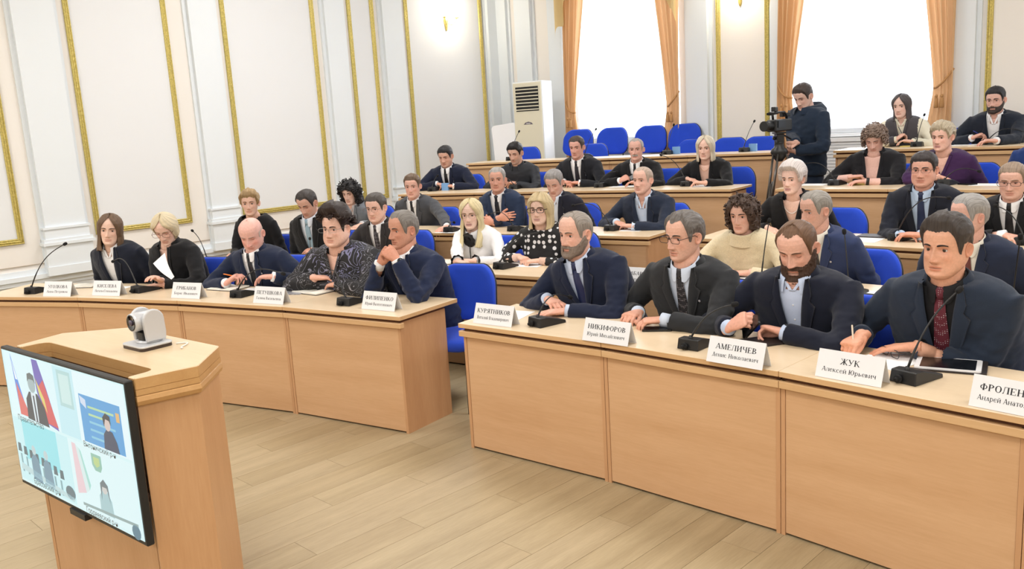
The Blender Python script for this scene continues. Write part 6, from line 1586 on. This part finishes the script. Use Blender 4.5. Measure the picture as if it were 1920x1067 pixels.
person('m3', 'brown-bearded man in dark navy suit looking down at his phone in the front row', 1, 1496, 463, yaw=24, pitch=24, hd=0, scale=1.12,
       P=dict(jaw=1.05, fat=.6, wide=1.16, belly=.04, hunch=.07, age=.6, nose=1.05, open=.0), skin=(226, 168, 144), brow=(110, 78, 58),
       hair=[dict(col=(110, 80, 58), line=.088, recede=.7, side=.005, top=.007, rough=.0015, fade=.05), dict(style='beard', col=(72, 50, 38), len=.024, cheek=.006, drop=.022, rough=.003, line=.004)],
       top=dict(col=(26, 32, 52), v=.22), shirt=dict(col=(196, 210, 236), open=.035),
       R_=dict(p=(1366, 614), f=(1388, 590), z=.05, zf=.10, pose='hold', up=(-.6, -.3, .5)), L_=dict(p=(1470, 624), f=(1408, 606), z=.05, zf=.07, pose='hold', up=(.2, .3, .9)), watch=(-1, (40, 42, 44)),
       extra=make_phone('dark smartphone held in both hands by the brown-bearded man', 0, d=(.02, .10, -.045), tilt=.35))
person('m4', 'tan-faced man with dark brushed hair and burgundy tie, writing in the front row', 1, 1776, 463, yaw=30, pitch=3, hd=0, scale=1.10,
       P=dict(jaw=1.10, fat=1.0, wide=1.18, belly=.05, hunch=.05, age=.5, nose=1.0, cheek=1.3), skin=(222, 158, 122), brow=(52, 40, 36),
       hair=dict(col=(66, 58, 54), line=.074, recede=.3, side=.008, top=.026, quiff=.012, rough=.004, fade=.03),
       top=dict(col=(44, 56, 76), v=.22), shirt=dict(col=(18, 18, 22)), tie=dict(col=(92, 26, 42), mat='tiedots'),
       R_=dict(p=(1616, 630), f=(1580, 650), z=.05, zf=.02, pose='pen', cuff=False), L_=dict(p=(1714, 650), f=(1650, 653), z=.03, pose='flat', cuff=False, ez=.62),
       extra=pen_ex('pale pen in the writing hand of the man with the burgundy tie', (226, 208, 186)))
# ---------------------------------------------------------------- front row, block by the left wall
def sheet_ex(label, arm=0):
    def ex(c):
        M = c['PM'].inverted(); G = []
        A, B_, C_ = on_cyl(309, 474, 12.55), on_cyl(327, 519, 12.42), on_cyl(287, 494, 12.50)
        for u in np.linspace(0, 1, 8): G.append([A*(1-u)+B_*u+(C_-A)*v_*(1-.75*u)+V3((.0, -.025*math.sin(u*PI), 0)) for v_ in np.linspace(0, 1, 6)])
        setp(MB().grid(G).build('paper_sheet', M_paper, smooth=True), label, 'paper')
    return ex
def necklace(c, col=(225, 220, 214), r=.004, z=.50):
    b = MB(); hu = c['P'].get('hunch', .02)
    for i, t in enumerate(np.linspace(-1, 1, 26)):
        x = .062*t; zz = z+.055*t*t; p = c['front'](x, zz, -.012); b.lathe([(.001, -r), (r*.8, -r*.5), (r, 0), (r*.8, r*.5), (.001, r)], 6, Matrix.Translation(p))
    mobj('necklace', xf(c['TM'], [tuple(v) for v in b.v]), b.f, mat('bead_%d' % col[0], srgb(*col), .3), c['root'], smooth=True)
def wristband(c, arm, col=(20, 20, 22), w=.012):
    sg, S_, E_, Wl, fd, up, spec = c['arms'][arm]; dw = (Wl-E_).normalized(); p = Wl-dw*.02; r = .031*c['sx']; b = MB().tube([p-dw*w, p, p+dw*w], [r, r+.003, r], 16); mobj('bracelet', xf(c['TM'], [tuple(v) for v in b.v]), b.f, mat('band_%d' % col[0], srgb(*col), .5), c['root'], smooth=True)
def bow(c):
    b = MB(); rng = random.Random(2); p0 = c['front'](0, .535, .012)
    for i in range(9):
        a = i*2*PI/9; d = V3((math.cos(a), .25, math.sin(a)*1.1)); q = p0+d*.034; u = V3((-math.sin(a), 0, math.cos(a)))
        b.grid([[p0+u*.006*(j-1) for j in range(3)], [q+u*.024*(j-1)+V3((0, .014, 0)) for j in range(3)], [q+d*.024+u*.022*(j-1)+V3((0, -.004+.008*(j % 2), 0)) for j in range(3)]])
    b.tube([p0, c['front'](.004, .44, .01), c['front'](.006, .36, .012), c['front'](0, .30, .012)], [.004, .004, .0035, .003], 6)
    mobj('flower_bow', xf(c['TM'], [tuple(v) for v in b.v]), b.f, cloth_mat((18, 18, 22), 'silk'), c['root'], smooth=True)
    for arm in (0, 1):
        sg, S_, E_, Wl, fd, up, spec = c['arms'][arm]; dw = (Wl-E_).normalized(); p = Wl-dw*.03; r = .034*c['sx']; G = []
        for q in np.linspace(0, 2*PI, 30):
            u = dw.orthogonal().normalized(); v_ = dw.cross(u); k = 1+.22*math.sin(q*9); e = u*math.cos(q)+v_*math.sin(q); G.append([p-dw*.012+e*r, p+e*(r+.012*k), p+dw*.02+e*(r+.018*k)])
        mb_ = MB().grid(G); mobj('ruffle_cuff', xf(c['TM'], [tuple(v) for v in mb_.v]), mb_.f, cloth_mat((18, 18, 22), 'silk'), c['root'], smooth=True)
person('f1', 'brown-haired woman in loose navy blazer over white shirt, leftmost at the front desk', 1, 207, 431, yaw=14, pitch=2, roll=-7, hd=1, scale=1.06,
       P=dict(jaw=.95, wide=1.10, hunch=.03, age=.2, nose=.8, lips=1.1, makeup=1), skin=(228, 184, 160), brow=(96, 72, 56),
       hair=dict(style='long', col=(112, 88, 68), bottom=-.165, open=52, openb=40, part=True, vol=[.034, .030, .024, .018, .018, .020], rough=.005),
       top=dict(col=(26, 32, 50), v=.22), shirt=dict(col=WHT, open=.05))
person('f2', 'platinum-haired woman with glasses in black jacket looking down at her hands', 1, 311, 429, yaw=26, pitch=26, hd=1, scale=1.05,
       P=dict(jaw=.92, wide=1.0, hunch=.05, age=.5, nose=.9, open=.0, makeup=1), skin=(230, 184, 162), brow=(170, 140, 110),
       hair=dict(style='long', col=(226, 210, 176), bottom=-.085, open=64, openb=70, part=True, fringe=.072, opent=20, vol=[.010, .018, .022, .020, .020, .022], tuck=.25, rough=.002), glasses=dict(col=(116, 72, 58), rim=.0013, lh=.036),
       top=dict(col=BLK, v=.30, vw=.04, lapel=False), R_=dict(p=(303, 527), f=(274, 523), z=.06, pose='rest'), L_=dict(p=(306, 534), f=(272, 534), z=.03, pose='flat'),
       extra=sheet_ex('white sheet of paper curling beside the platinum-haired woman\'s chest'))
person('m5', 'bald man in navy suit with dark tie looking down and writing with an orange pen', 1, 472, 438, yaw=24, pitch=26, hd=1, scale=1.09,
       P=dict(jaw=1.08, fat=.8, wide=1.14, belly=.04, hunch=.06, age=1, nose=1.1, open=.0, red=1.3), skin=(232, 172, 156), brow=(190, 160, 146), hair=dict(col=(214, 190, 178), line=.0, recede=0, side=.0015, top=.001, bald=.035, rough=.0003),
       top=dict(col=(34, 46, 76), v=.24), shirt=dict(col=WHT), tie=dict(col=(38, 40, 46)), R_=dict(p=(424, 531), f=(402, 526), z=.045, zf=.02, pose='pen'), L_=dict(p=(512, 519), f=(478, 526), z=.05, pose='rest'),
       extra=both(pin, pen_ex('orange pen in the bald man\'s right hand', (240, 130, 40))))
person('f3', 'heavy woman with dark pompadour hair and glasses in black swirl-patterned blouse', 1, 631, 428, yaw=36, pitch=2, hd=1, scale=1.12,
       P=dict(jaw=1.16, fat=2.0, wide=1.28, deep=1.15, belly=.05, bust=.06, hunch=.04, age=.5, nose=.85, nosew=1.15, arm=1.15, neck=1.2, makeup=1), skin=(228, 176, 152), brow=(60, 44, 38),
       hair=[dict(col=(46, 34, 30), line=.080, recede=.25, side=.004, top=.060, quiff=.016, rough=.005, freq=24, fade=.016, jag=.002), dict(style='curls', col=(52, 38, 34), n=110, bottom=.03, open=128, ft=128, out=.035, r=.012, len=.03)], glasses=dict(col=(150, 150, 150), metal=.7, rim=.0010, lh=.028),
       top=dict(kind='jacket', col=(22, 22, 26), mat='swirl', v=.44, vw=.05, lapel=False, name='blouse', fold=1.4), R_=dict(p=(590, 521), f=(632, 524), z=.06, pose='rest', cuff=False), L_=dict(p=(634, 534), f=(592, 532), z=.03, pose='rest', cuff=False))
person('m6', 'grey-haired man in blue suit resting his chin on clasped hands at the aisle end', 1, 757, 430, yaw=58, pitch=4, hd=0, scale=1.10, rb=.84,
       P=dict(jaw=1.05, fat=.7, wide=1.14, belly=.03, hunch=.08, age=1, nose=1.1), skin=(206, 142, 112), brow=(90, 76, 68),
       hair=dict(col=(132, 126, 120), line=.082, recede=.5, side=.006, top=.009, rough=.002), top=dict(col=(38, 50, 84), v=.28, fold=1.3), shirt=dict(col=WHT), tie=dict(col=(50, 56, 80)), extra=pin,
       R_=dict(p=(712, 494), f=(733, 466), R=.40, Rf=.36, pose='clasp', up=(-.5, -.8, .2), pole=(.5, .2, -1)), L_=dict(p=(745, 489), f=(722, 467), R=.34, Rf=.32, pose='clasp', up=(.5, -.8, .4), pole=(-.5, .2, -1)), watch=(-1, (60, 60, 62)))
# ---------------------------------------------------------------- second row, block by the left wall
person('f4', 'short-haired blonde woman in black, half hidden behind the bald man', 2, 469, 381, yaw=12, pitch=2, hd=1, scale=1.04, rh=.66, P=dict(jaw=.92, wide=1.0, age=.3, nose=.85, makeup=1), skin=(226, 176, 150), brow=(120, 90, 64),
       hair=dict(col=(168, 140, 100), line=.066, side=.018, top=.024, quiff=.012, rough=.008, freq=40, jag=.014), top=dict(kind='shirt', col=(22, 22, 26), mat='wool', name='blouse'), collar=False, R_=dict(p=(446, 477), f=(424, 478), z=.04, pose='rest'))
person('m7', 'dark-haired man in black suit with pale blue tie looking down at his raised hand', 2, 577, 381, yaw=36, pitch=26, hd=1, scale=1.08, P=dict(jaw=1.0, wide=1.06, hunch=.05, age=.7, open=.0, stubble=.2), skin=(214, 160, 136), brow=(54, 44, 40),
       hair=dict(col=(62, 56, 54), line=.078, recede=.5, side=.006, top=.012), top=dict(col=(30, 31, 34), v=.26), shirt=dict(col=(222, 228, 238)), tie=dict(col=(150, 178, 196)), L_=dict(p=(602, 476), f=(566, 447), z=.06, zf=.13, pose='rest', up=(.3, -.5, .8)))
person('f5', 'woman with bushy black curls in pale grey jacket, third row', 3, 657, 361, yaw=30, pitch=15, hd=1, scale=1.06, P=dict(jaw=.95, wide=1.0, hunch=.05, age=.4, open=.3, makeup=1), skin=(226, 182, 162), brow=(36, 30, 30),
       hair=[dict(style='long', col=(24, 22, 24), bottom=-.13, open=58, fringe=.056, opent=16, vol=[.05, .055, .045, .030, .024, .024], rough=.010, freq=45, fz=.8), dict(style='curls', col=(26, 24, 26), n=260, bottom=-.13, open=70, ft=30, out=.04, r=.010, len=.03)],
       top=dict(col=(136, 142, 150), v=.28, lw=.8), shirt=dict(col=(196, 190, 190), open=.04), L_=dict(p=(678, 421), f=(655, 434), z=.05, pose='rest'), R_=dict(p=(648, 431), f=(668, 436), z=.03, pose='rest'), extra=lambda c: wristband(c, 1))
person('m8', 'man with rimless glasses and checked tie in dark grey suit, second row', 2, 706, 389, yaw=32, pitch=8, hd=1, scale=1.08, P=dict(jaw=1.08, fat=1.0, wide=1.04, hunch=.04, age=.4), skin=(230, 178, 156), brow=(80, 66, 60),
       hair=dict(col=(82, 76, 72), line=.072, recede=.2, side=.008, top=.014), glasses=dict(col=(120, 90, 84), metal=.5, rim=.0010, lh=.028), top=dict(col=(58, 54, 56), v=.26), shirt=dict(col=WHT), tie=dict(col=(44, 42, 48), mat='check'), R_=dict(p=(676, 470), f=(690, 478), z=.03))
person('f6', 'woman with long pale blonde hair in white blouse with black flower bow', 2, 884, 402, yaw=20, pitch=3, hd=1, scale=1.05, P=dict(jaw=.9, wide=.98, bust=.03, hunch=.03, age=.15, nose=.8, lips=1.2, makeup=1, lipc=(.45, .18, .17)), skin=(232, 190, 168), brow=(150, 116, 84),
       hair=dict(style='long', col=(232, 214, 168), bottom=-.26, open=56, openb=44, part=True, vol=[.030, .032, .026, .020, .020, .022], drop=.075, rough=.004, wave=.004, wavef=46), glasses=dict(col=(90, 70, 60), rim=.0008, lh=.030),
       top=dict(kind='shirt', col=(244, 244, 246), name='blouse'), R_=dict(p=(858, 491), f=(884, 489), z=.05, pose='clasp'), L_=dict(p=(888, 490), f=(858, 487), z=.04, pose='clasp'), extra=bow)
person('f7', 'woman with blonde bob and black cat-eye glasses in polka-dot dress', 2, 1014, 393, yaw=24, pitch=-2, hd=1, scale=1.06, P=dict(jaw=.96, fat=.6, wide=1.06, bust=.04, hunch=.03, age=.2, nose=.85, lips=1.2, makeup=1, lipc=(.52, .24, .22)), skin=(232, 188, 164), brow=(140, 108, 80),
       hair=dict(style='long', col=(206, 184, 142), bottom=-.150, open=54, openb=46, fringe=.066, opent=22, vol=[.030, .032, .028, .022, .022, .024], rough=.004), glasses=dict(col=(18, 16, 18), rim=.0024, lh=.036),
       top=dict(kind='shirt', col=(20, 20, 24), mat='dots', name='dress', sleeve=.86), collar=False, R_=dict(p=(974, 482), f=(1004, 493), z=.05, pose='clasp'), L_=dict(p=(1012, 489), f=(980, 491), z=.035, pose='clasp'))
# ---------------------------------------------------------------- third row
person('m9', 'fair-haired man in mid-grey suit with narrow black tie, third row', 3, 774, 349, yaw=18, pitch=5, hd=1, scale=1.06, P=dict(jaw=1.04, fat=.4, wide=1.06, hunch=.04, age=.6, red=1), skin=(228, 170, 148), brow=(130, 106, 90), hair=dict(col=(112, 92, 76), line=.072, recede=.2, side=.006, top=.016, quiff=.006),
       top=dict(col=(84, 86, 92), v=.20), shirt=dict(col=WHT), tie=dict(col=(28, 28, 34), w=.8), L_=dict(p=(838, 425), f=(812, 432), z=.04))
person('m10', 'silver-haired man in blue suit with arms crossed, third row', 3, 933, 337, yaw=14, pitch=0, hd=1, scale=1.05, P=dict(jaw=1.05, fat=.4, wide=1.06, hunch=.03, age=1), skin=(212, 150, 124), brow=(120, 110, 104), hair=dict(col=(168, 164, 160), line=.078, recede=.3, side=.005, top=.010),
       top=dict(col=(50, 66, 98), v=.22), shirt=dict(col=WHT), tie=dict(col=(28, 30, 40)), R_=dict(p=(935, 409), f=(963, 404), R=.40, pose='flat', up=(-.5, -.8, .2), cuff=False), L_=dict(p=(925, 418), f=(900, 412), R=.44, pose='rest', up=(-.5, -.8, .2), cuff=False))
person('m11', 'grey-haired man in dark suit with bowed head behind the woman in dots', 3, 1040, 342, yaw=24, pitch=24, hd=1, scale=1.06, P=dict(jaw=1.02, wide=1.04, hunch=.06, age=.8, open=.0), skin=(216, 164, 144), brow=(120, 110, 104), hair=dict(col=(150, 146, 144), line=.076, recede=.2, side=.007, top=.014), top=dict(col=(34, 36, 52), v=.26), shirt=dict(col=(214, 222, 236), open=.05), extra=pin)
person('m12', 'close-cropped man in blue jacket and open pale shirt wearing a big watch', 3, 1206, 338, yaw=34, pitch=0, hd=1, scale=1.07, P=dict(jaw=1.05, fat=.6, wide=1.12, hunch=.04, age=.5), skin=(226, 172, 150), brow=(150, 122, 104), hair=dict(col=(190, 168, 152), line=.084, recede=.6, side=.003, top=.003, rough=.0006),
       top=dict(col=(44, 54, 76), v=.20), shirt=dict(col=(206, 220, 240), open=.07), R_=dict(p=(1156, 417), f=(1180, 425), z=.045, pose='rest'), L_=dict(p=(1186, 424), f=(1160, 421), z=.04, pose='rest'), watch=(-1, (30, 30, 34)))
# ---------------------------------------------------------------- fourth row, block by the left wall
person('m13', 'dark-haired man in navy suit and black tie, left end of the fourth row', 4, 836, 293, yaw=26, pitch=16, hd=1, scale=1.08, P=dict(jaw=1.06, fat=.6, wide=1.10, hunch=.05, age=.5, stubble=.1, open=.45), skin=(214, 160, 136), brow=(40, 34, 34), hair=dict(col=(40, 38, 42), line=.070, side=.007, top=.016, quiff=.006),
       top=dict(col=(28, 36, 62), v=.18), shirt=dict(col=WHT), tie=dict(col=(18, 18, 24)), R_=dict(p=(820, 345), f=(842, 348), z=.06, pose='clasp'), L_=dict(p=(850, 349), f=(828, 347), z=.05, pose='clasp'), watch=(-1, (120, 100, 70)), extra=pin)
person('m14', 'black-haired man with stubble in black open shirt, fourth row', 4, 967, 287, yaw=30, pitch=16, hd=1, scale=1.07, P=dict(jaw=1.0, wide=1.08, hunch=.05, age=.4, stubble=.35, open=.45), skin=(212, 162, 138), brow=(28, 24, 24), hair=dict(col=(26, 24, 26), line=.068, side=.008, top=.018, quiff=.008),
       top=dict(kind='shirt', col=(44, 46, 52), open=.05), R_=dict(p=(934, 344), f=(955, 341), z=.05, pose='clasp'), L_=dict(p=(968, 344), f=(945, 338), z=.05, pose='clasp'), watch=(-1, (70, 66, 60)))
person('m15', 'man with short dark hair in black suit, clasped hands, fourth row before the first window', 4, 1082, 276, yaw=24, pitch=8, hd=1, scale=1.07, P=dict(jaw=1.0, wide=1.08, hunch=.04, age=.8, stubble=.08), skin=(218, 156, 136), brow=(60, 48, 44), hair=dict(col=(74, 62, 56), line=.072, recede=.3, side=.005, top=.012),
       top=dict(col=(32, 34, 42), v=.16), shirt=dict(col=WHT), tie=dict(col=(30, 32, 42)), R_=dict(p=(1058, 341), f=(1080, 343), z=.055, pose='clasp'), L_=dict(p=(1086, 343), f=(1064, 341), z=.05, pose='clasp'), extra=pin)
person('m16', 'balding man with white moustache in black suit holding a phone, fourth row', 4, 1193, 280, yaw=12, pitch=3, hd=1, scale=1.05, P=dict(jaw=1.0, wide=1.06, hunch=.04, age=1), skin=(218, 160, 140), brow=(120, 108, 100), hair=[dict(col=(172, 164, 158), line=.088, recede=.6, side=.006, top=.004), dict(style='beard', col=(176, 166, 158), moustache_only=True, cheek=.005, len=.005, line=.004)],
       top=dict(col=BLK, v=.24), shirt=dict(col=WHT), tie=dict(col=(20, 20, 24)), R_=dict(p=(1162, 339), f=(1180, 326), z=.05, zf=.11, pose='hold', up=(-.4, -.6, .6)), L_=dict(p=(1200, 343), f=(1176, 340), z=.05, pose='rest'), extra=both(pin, make_phone('black phone in the hand of the man with a white moustache', 0, d=(.01, .09, -.04), tilt=.3)))
person('f8', 'woman with chin-length white-blonde hair in black jacket, aisle end of the fourth row', 4, 1323, 278, yaw=16, pitch=3, hd=1, scale=1.05, P=dict(jaw=.95, wide=1.0, hunch=.03, age=.5, nose=.85, makeup=1), skin=(228, 180, 158), brow=(140, 116, 96), hair=dict(style='long', col=(222, 210, 188), bottom=-.135, open=54, openb=60, part=True, vol=[.026, .030, .024, .020, .020, .022], rough=.004),
       top=dict(col=BLK, v=.18, vw=.06, lw=.8), R_=dict(p=(1290, 336), f=(1318, 341), z=.05, pose='rest'), L_=dict(p=(1322, 343), f=(1298, 342), z=.04, pose='rest'), extra=lambda c: necklace(c, (200, 150, 110), .003))
# ---------------------------------------------------------------- second to rear rows right of the aisle
person('f9', 'woman with short wavy brown hair in beige roll-neck sweater, second row', 2, 1393, 402, yaw=26, pitch=8, hd=1, scale=1.05, P=dict(jaw=.95, wide=1.04, bust=.03, hunch=.05, age=.3, nose=.85, makeup=1), skin=(226, 170, 146), brow=(70, 50, 42),
       hair=[dict(style='long', col=(76, 58, 48), bottom=-.095, open=54, openb=60, part=True, vol=[.030, .036, .036, .030, .026, .026], rough=.010, freq=38, fz=.6), dict(style='curls', col=(78, 60, 50), n=170, bottom=-.09, open=66, ft=34, out=.03, r=.009, len=.04)],
       top=dict(kind='knit', col=(222, 206, 172), roll=True, fold=1.4), collar=False, R_=dict(p=(1352, 506), f=(1385, 512), z=.03), L_=dict(p=(1405, 512), f=(1372, 512), z=.03), trousers=(60, 54, 50))
person('m17', 'grey-haired man in blue suit half hidden behind the brown-bearded man', 2, 1530, 394, yaw=52, pitch=8, hd=1, scale=1.06, P=dict(jaw=1.0, wide=1.06, hunch=.05, age=1), skin=(216, 160, 136), brow=(110, 100, 92), hair=dict(col=(150, 144, 136), line=.080, recede=.6, side=.006, top=.010), top=dict(col=(56, 70, 112), v=.28), shirt=dict(col=(232, 226, 214)), tie=dict(col=(36, 34, 40)), extra=pin)
person('m18', 'silver-haired man in navy suit partly hidden behind the man with the burgundy tie', 2, 1818, 405, yaw=56, pitch=4, hd=1, scale=1.06, P=dict(jaw=1.05, fat=.6, wide=1.10, hunch=.05, age=.8), skin=(218, 162, 140), brow=(110, 100, 96), hair=dict(col=(160, 156, 152), line=.080, recede=.4, side=.006, top=.011), top=dict(col=(40, 50, 76), v=.28), shirt=dict(col=(236, 230, 216)), tie=dict(col=(96, 40, 36)))
person('f10', 'woman with big silver bouffant hair and necklace in black, third row', 3, 1487, 336, yaw=30, pitch=2, hd=1, scale=1.05, P=dict(jaw=.98, wide=1.06, hunch=.03, age=.5, nose=.85, lips=1.2, makeup=1, lipc=(.5, .2, .2)), skin=(232, 186, 166), brow=(110, 92, 86),
       hair=dict(col=(218, 208, 204), line=.074, recede=.2, side=.028, top=.046, quiff=.012, rough=.004, freq=20, fade=.012, jag=.003), top=dict(col=BLK, v=.34, vw=.07, lapel=False, name='dress'), R_=dict(p=(1440, 428), f=(1462, 436), z=.03), extra=lambda c: necklace(c, (228, 214, 206), .0045, .47))
person('m19', 'heavy man with thin glasses, pale blue shirt and navy tie in the third row', 3, 1733, 318, yaw=16, pitch=2, hd=1, scale=1.09, P=dict(jaw=1.10, fat=1.2, wide=1.14, belly=.05, hunch=.04, age=.6), skin=(222, 158, 132), brow=(54, 46, 44), hair=dict(col=(58, 52, 52), line=.066, side=.008, top=.016, quiff=.004), glasses=dict(col=(70, 64, 62), metal=.4, rim=.0011, lh=.026),
       top=dict(col=(30, 34, 48), v=.16), shirt=dict(col=(190, 210, 234)), tie=dict(col=(36, 48, 80)), R_=dict(p=(1688, 441), f=(1716, 441), z=.04), L_=dict(p=(1726, 441), f=(1700, 437), z=.05))
person('m20', 'fair cropped man with dark-rimmed glasses in black suit at the right edge, third row', 3, 1899, 338, yaw=12, pitch=10, hd=1, scale=1.07, P=dict(jaw=1.06, fat=.8, wide=1.10, hunch=.05, age=.4, open=.5), skin=(226, 172, 150), brow=(150, 120, 100), hair=dict(col=(150, 130, 112), line=.076, side=.004, top=.008), glasses=dict(col=(50, 32, 30), rim=.0016, lh=.028), top=dict(col=(30, 31, 36), v=.24), shirt=dict(col=WHT), tie=dict(col=(28, 28, 34)), R_=dict(p=(1884, 441), f=(1908, 446), z=.05))
person('f11', 'woman with frizzy curls in black V-neck writing with bowed head, fourth row', 4, 1640, 260, yaw=14, pitch=27, hd=1, scale=1.06, P=dict(jaw=.98, fat=.6, wide=1.08, bust=.04, hunch=.06, age=.5, open=.0, makeup=1), skin=(222, 172, 156), brow=(90, 74, 68), hair=[dict(col=(132, 112, 100), line=.062, side=.016, top=.024, rough=.008, freq=50, sideburn=-.02), dict(style='curls', col=(140, 120, 108), n=340, bottom=-.05, open=74, ft=34, out=.026, r=.010, len=.035)],
       top=dict(col=(28, 28, 34), v=.18, vw=.07, lw=.7, sleeve=.55), R_=dict(p=(1596, 332), f=(1578, 338), z=.04, zf=.02, pose='pen', pole=(.25, -.8, -.6)), L_=dict(p=(1622, 340), f=(1598, 341), z=.035, pose='rest'), extra=both(lambda c: wristband(c, 1), pen_ex('dark pen in the hand of the frizzy-haired woman', (30, 30, 34))))
person('f12', 'woman with cropped ash-blonde hair in purple top, fourth row', 4, 1768, 257, yaw=30, pitch=4, hd=1, scale=1.06, P=dict(jaw=1.0, fat=.6, wide=1.08, bust=.03, hunch=.04, age=.4, nose=.9, lips=1.1, makeup=1, lipc=(.5, .2, .2)), skin=(228, 174, 152), brow=(110, 90, 76), hair=dict(col=(190, 176, 152), line=.066, side=.018, top=.028, quiff=.010, rough=.010, freq=44, jag=.014), top=dict(kind='shirt', col=(74, 42, 92), mat='wool', name='top', vneck=True, v=.42, vw=.06), collar=False, R_=dict(p=(1762, 332), f=(1782, 338), z=.03))
person('m21', 'person in blue uniform cut off at the right edge, fourth row', 4, 1962, 246, yaw=20, hd=2, scale=1.08, P=dict(wide=1.12), hair=dict(col=(60, 54, 50)), top=dict(col=(28, 60, 128), v=.4, vw=.04), shirt=dict(col=(150, 180, 214)), tie=dict(col=(30, 40, 70)))
person('f13', 'dark-haired woman in grey waistcoat over cream sleeves, rear row by the bright window', 5, 1691, 199, yaw=24, pitch=6, hd=2, scale=1.06, P=dict(jaw=.95, wide=1.0, hunch=.03, age=.3, nose=.85, makeup=1), skin=(230, 186, 168), brow=(80, 66, 62), hair=dict(style='long', col=(84, 78, 80), bottom=-.19, open=56, openb=70, part=True, vol=[.02, .024, .022, .018, .018, .02], rough=.003),
       top=dict(col=(96, 92, 98), v=.38, vw=.05, lapel=False, name='waistcoat', sleevecol=(232, 226, 206)), shirt=dict(col=(232, 226, 206), open=.04), R_=dict(p=(1680, 262), f=(1668, 250), z=.05, zf=.10, pose='hold'), L_=dict(p=(1712, 266), f=(1686, 262), z=.05, pose='rest'), watch=(-1, (190, 180, 160)), extra=pen_ex('dark pen held by the woman in the grey waistcoat', (40, 44, 60), dr=(-.2, .2, .9)))
person('m22', 'dark-bearded man in navy jacket and open white shirt writing in the rear row', 5, 1867, 187, yaw=18, pitch=8, hd=1, scale=1.08, P=dict(jaw=1.03, fat=.4, wide=1.14, hunch=.05, age=.4), skin=(220, 168, 150), brow=(36, 32, 32), hair=[dict(col=(40, 38, 42), line=.070, side=.006, top=.016, quiff=.006), dict(style='beard', col=(58, 46, 42), len=.012, cheek=.004, drop=.008)], glasses=dict(col=(150, 120, 110), metal=.5, rim=.0009, lh=.026),
       top=dict(col=(36, 44, 60), v=.16), shirt=dict(col=WHT, open=.06), R_=dict(p=(1822, 259), f=(1838, 249), z=.05, zf=.08, pose='pen'), L_=dict(p=(1868, 264), f=(1846, 260), z=.045, pose='rest'), extra=pen_ex('blue pen in the hand of the dark-bearded man', (40, 60, 150)))
# ---------------------------------------------------------------- cameraman standing in the aisle
person('m23', 'young man in dark navy hoodie standing behind the video camera', 4, 1507, 181, yaw=38, pitch=24, hd=1, scale=1.10, rh=0, stand=(17.45, .35), tyaw=28, P=dict(jaw=1.0, wide=1.04, hunch=.02, age=.1, open=.35), skin=(214, 170, 152), brow=(60, 46, 42), hair=dict(col=(66, 54, 50), line=.072, side=.004, top=.016, quiff=.008),
       top=dict(kind='hoodie', col=(34, 50, 72)), collar=False, R_=dict(p=(1492, 268), f=(1470, 262), R=-.30, pose='grip', up=(-.2, -.3, .9)), L_=dict(p=(1490, 284), f=(1468, 280), R=-.25, Rf=-.3, pose='grip'), group='people standing', trousers=(30, 44, 66))
bpy.data.scenes.remove(TMP)

# ---------------------------------------------------------------- chairs of the seated people and the visible gaps
for q in ((1, 883, 498, 'blue chair at the aisle end of the front row, beside the man with clasped hands', 10), (1, 397, 494, 'blue chair between the platinum-haired woman and the bald man', 0), (1, 548, 480, 'blue chair between the bald man and the woman with pompadour hair', 0), (1, 1128, 527, 'blue chair between the two men nearest the aisle in the front row', 0), (1, 1400, 530, 'blue chair between the spectacled and the brown-bearded front-row men', 0), (1, 1625, 583, 'blue chair between the brown-bearded man and the man with a burgundy tie', 0), (1, 1912, 610, 'blue chair right of the man with the burgundy tie', 0),
          (2, 950, 452, 'blue chair between the long-haired blonde and the woman in dots', 0), (2, 530, 455, 'blue chair behind the bald man and the woman with the pompadour, second row', 0), (2, 1625, 481, 'blue chair right of the half-hidden grey-haired man in the second row', 0), (2, 1908, 478, 'blue chair at the right edge of the second row', 0),
          (3, 832, 410, 'blue chair right of the man in the mid-grey suit', 0), (3, 970, 405, 'blue chair right of the man with crossed arms', 0), (3, 1575, 403, 'blue chair right of the silver bouffant woman', 0),
          (4, 880, 341, 'blue chair right of the man at the left end of the fourth row', 0), (4, 1008, 337, 'blue chair right of the man in the black shirt', 0), (4, 1140, 331, 'blue chair right of the man with clasped hands in the fourth row', 0), (4, 1255, 332, 'blue chair right of the man with a white moustache', 0), (4, 1378, 323, 'blue chair right of the white-blonde woman in the fourth row', 0), (4, 1692, 320, 'blue chair between the frizzy-haired woman and the woman in purple', 0), (4, 1830, 318, 'blue chair right of the woman in purple', 0),
          (5, 1800, 232, 'blue chair left of the dark-bearded man in the rear row', 0)):
    chair_px(q[0], q[1], q[2], q[3], q[4])
taken = [o.location.copy() for o in bpy.data.objects if o.name.startswith('conference_chair')]
for k_, R_k, a_, lb in SEATS:
    P_ = polar(R_k+.03, a_, ZZ[k_])
    if min((P_-t_).length for t_ in taken) > .44: chair(R_k+.03, a_, ZZ[k_], 'blue chair under the '+' '.join(lb.replace(',', '').split()[:9]))
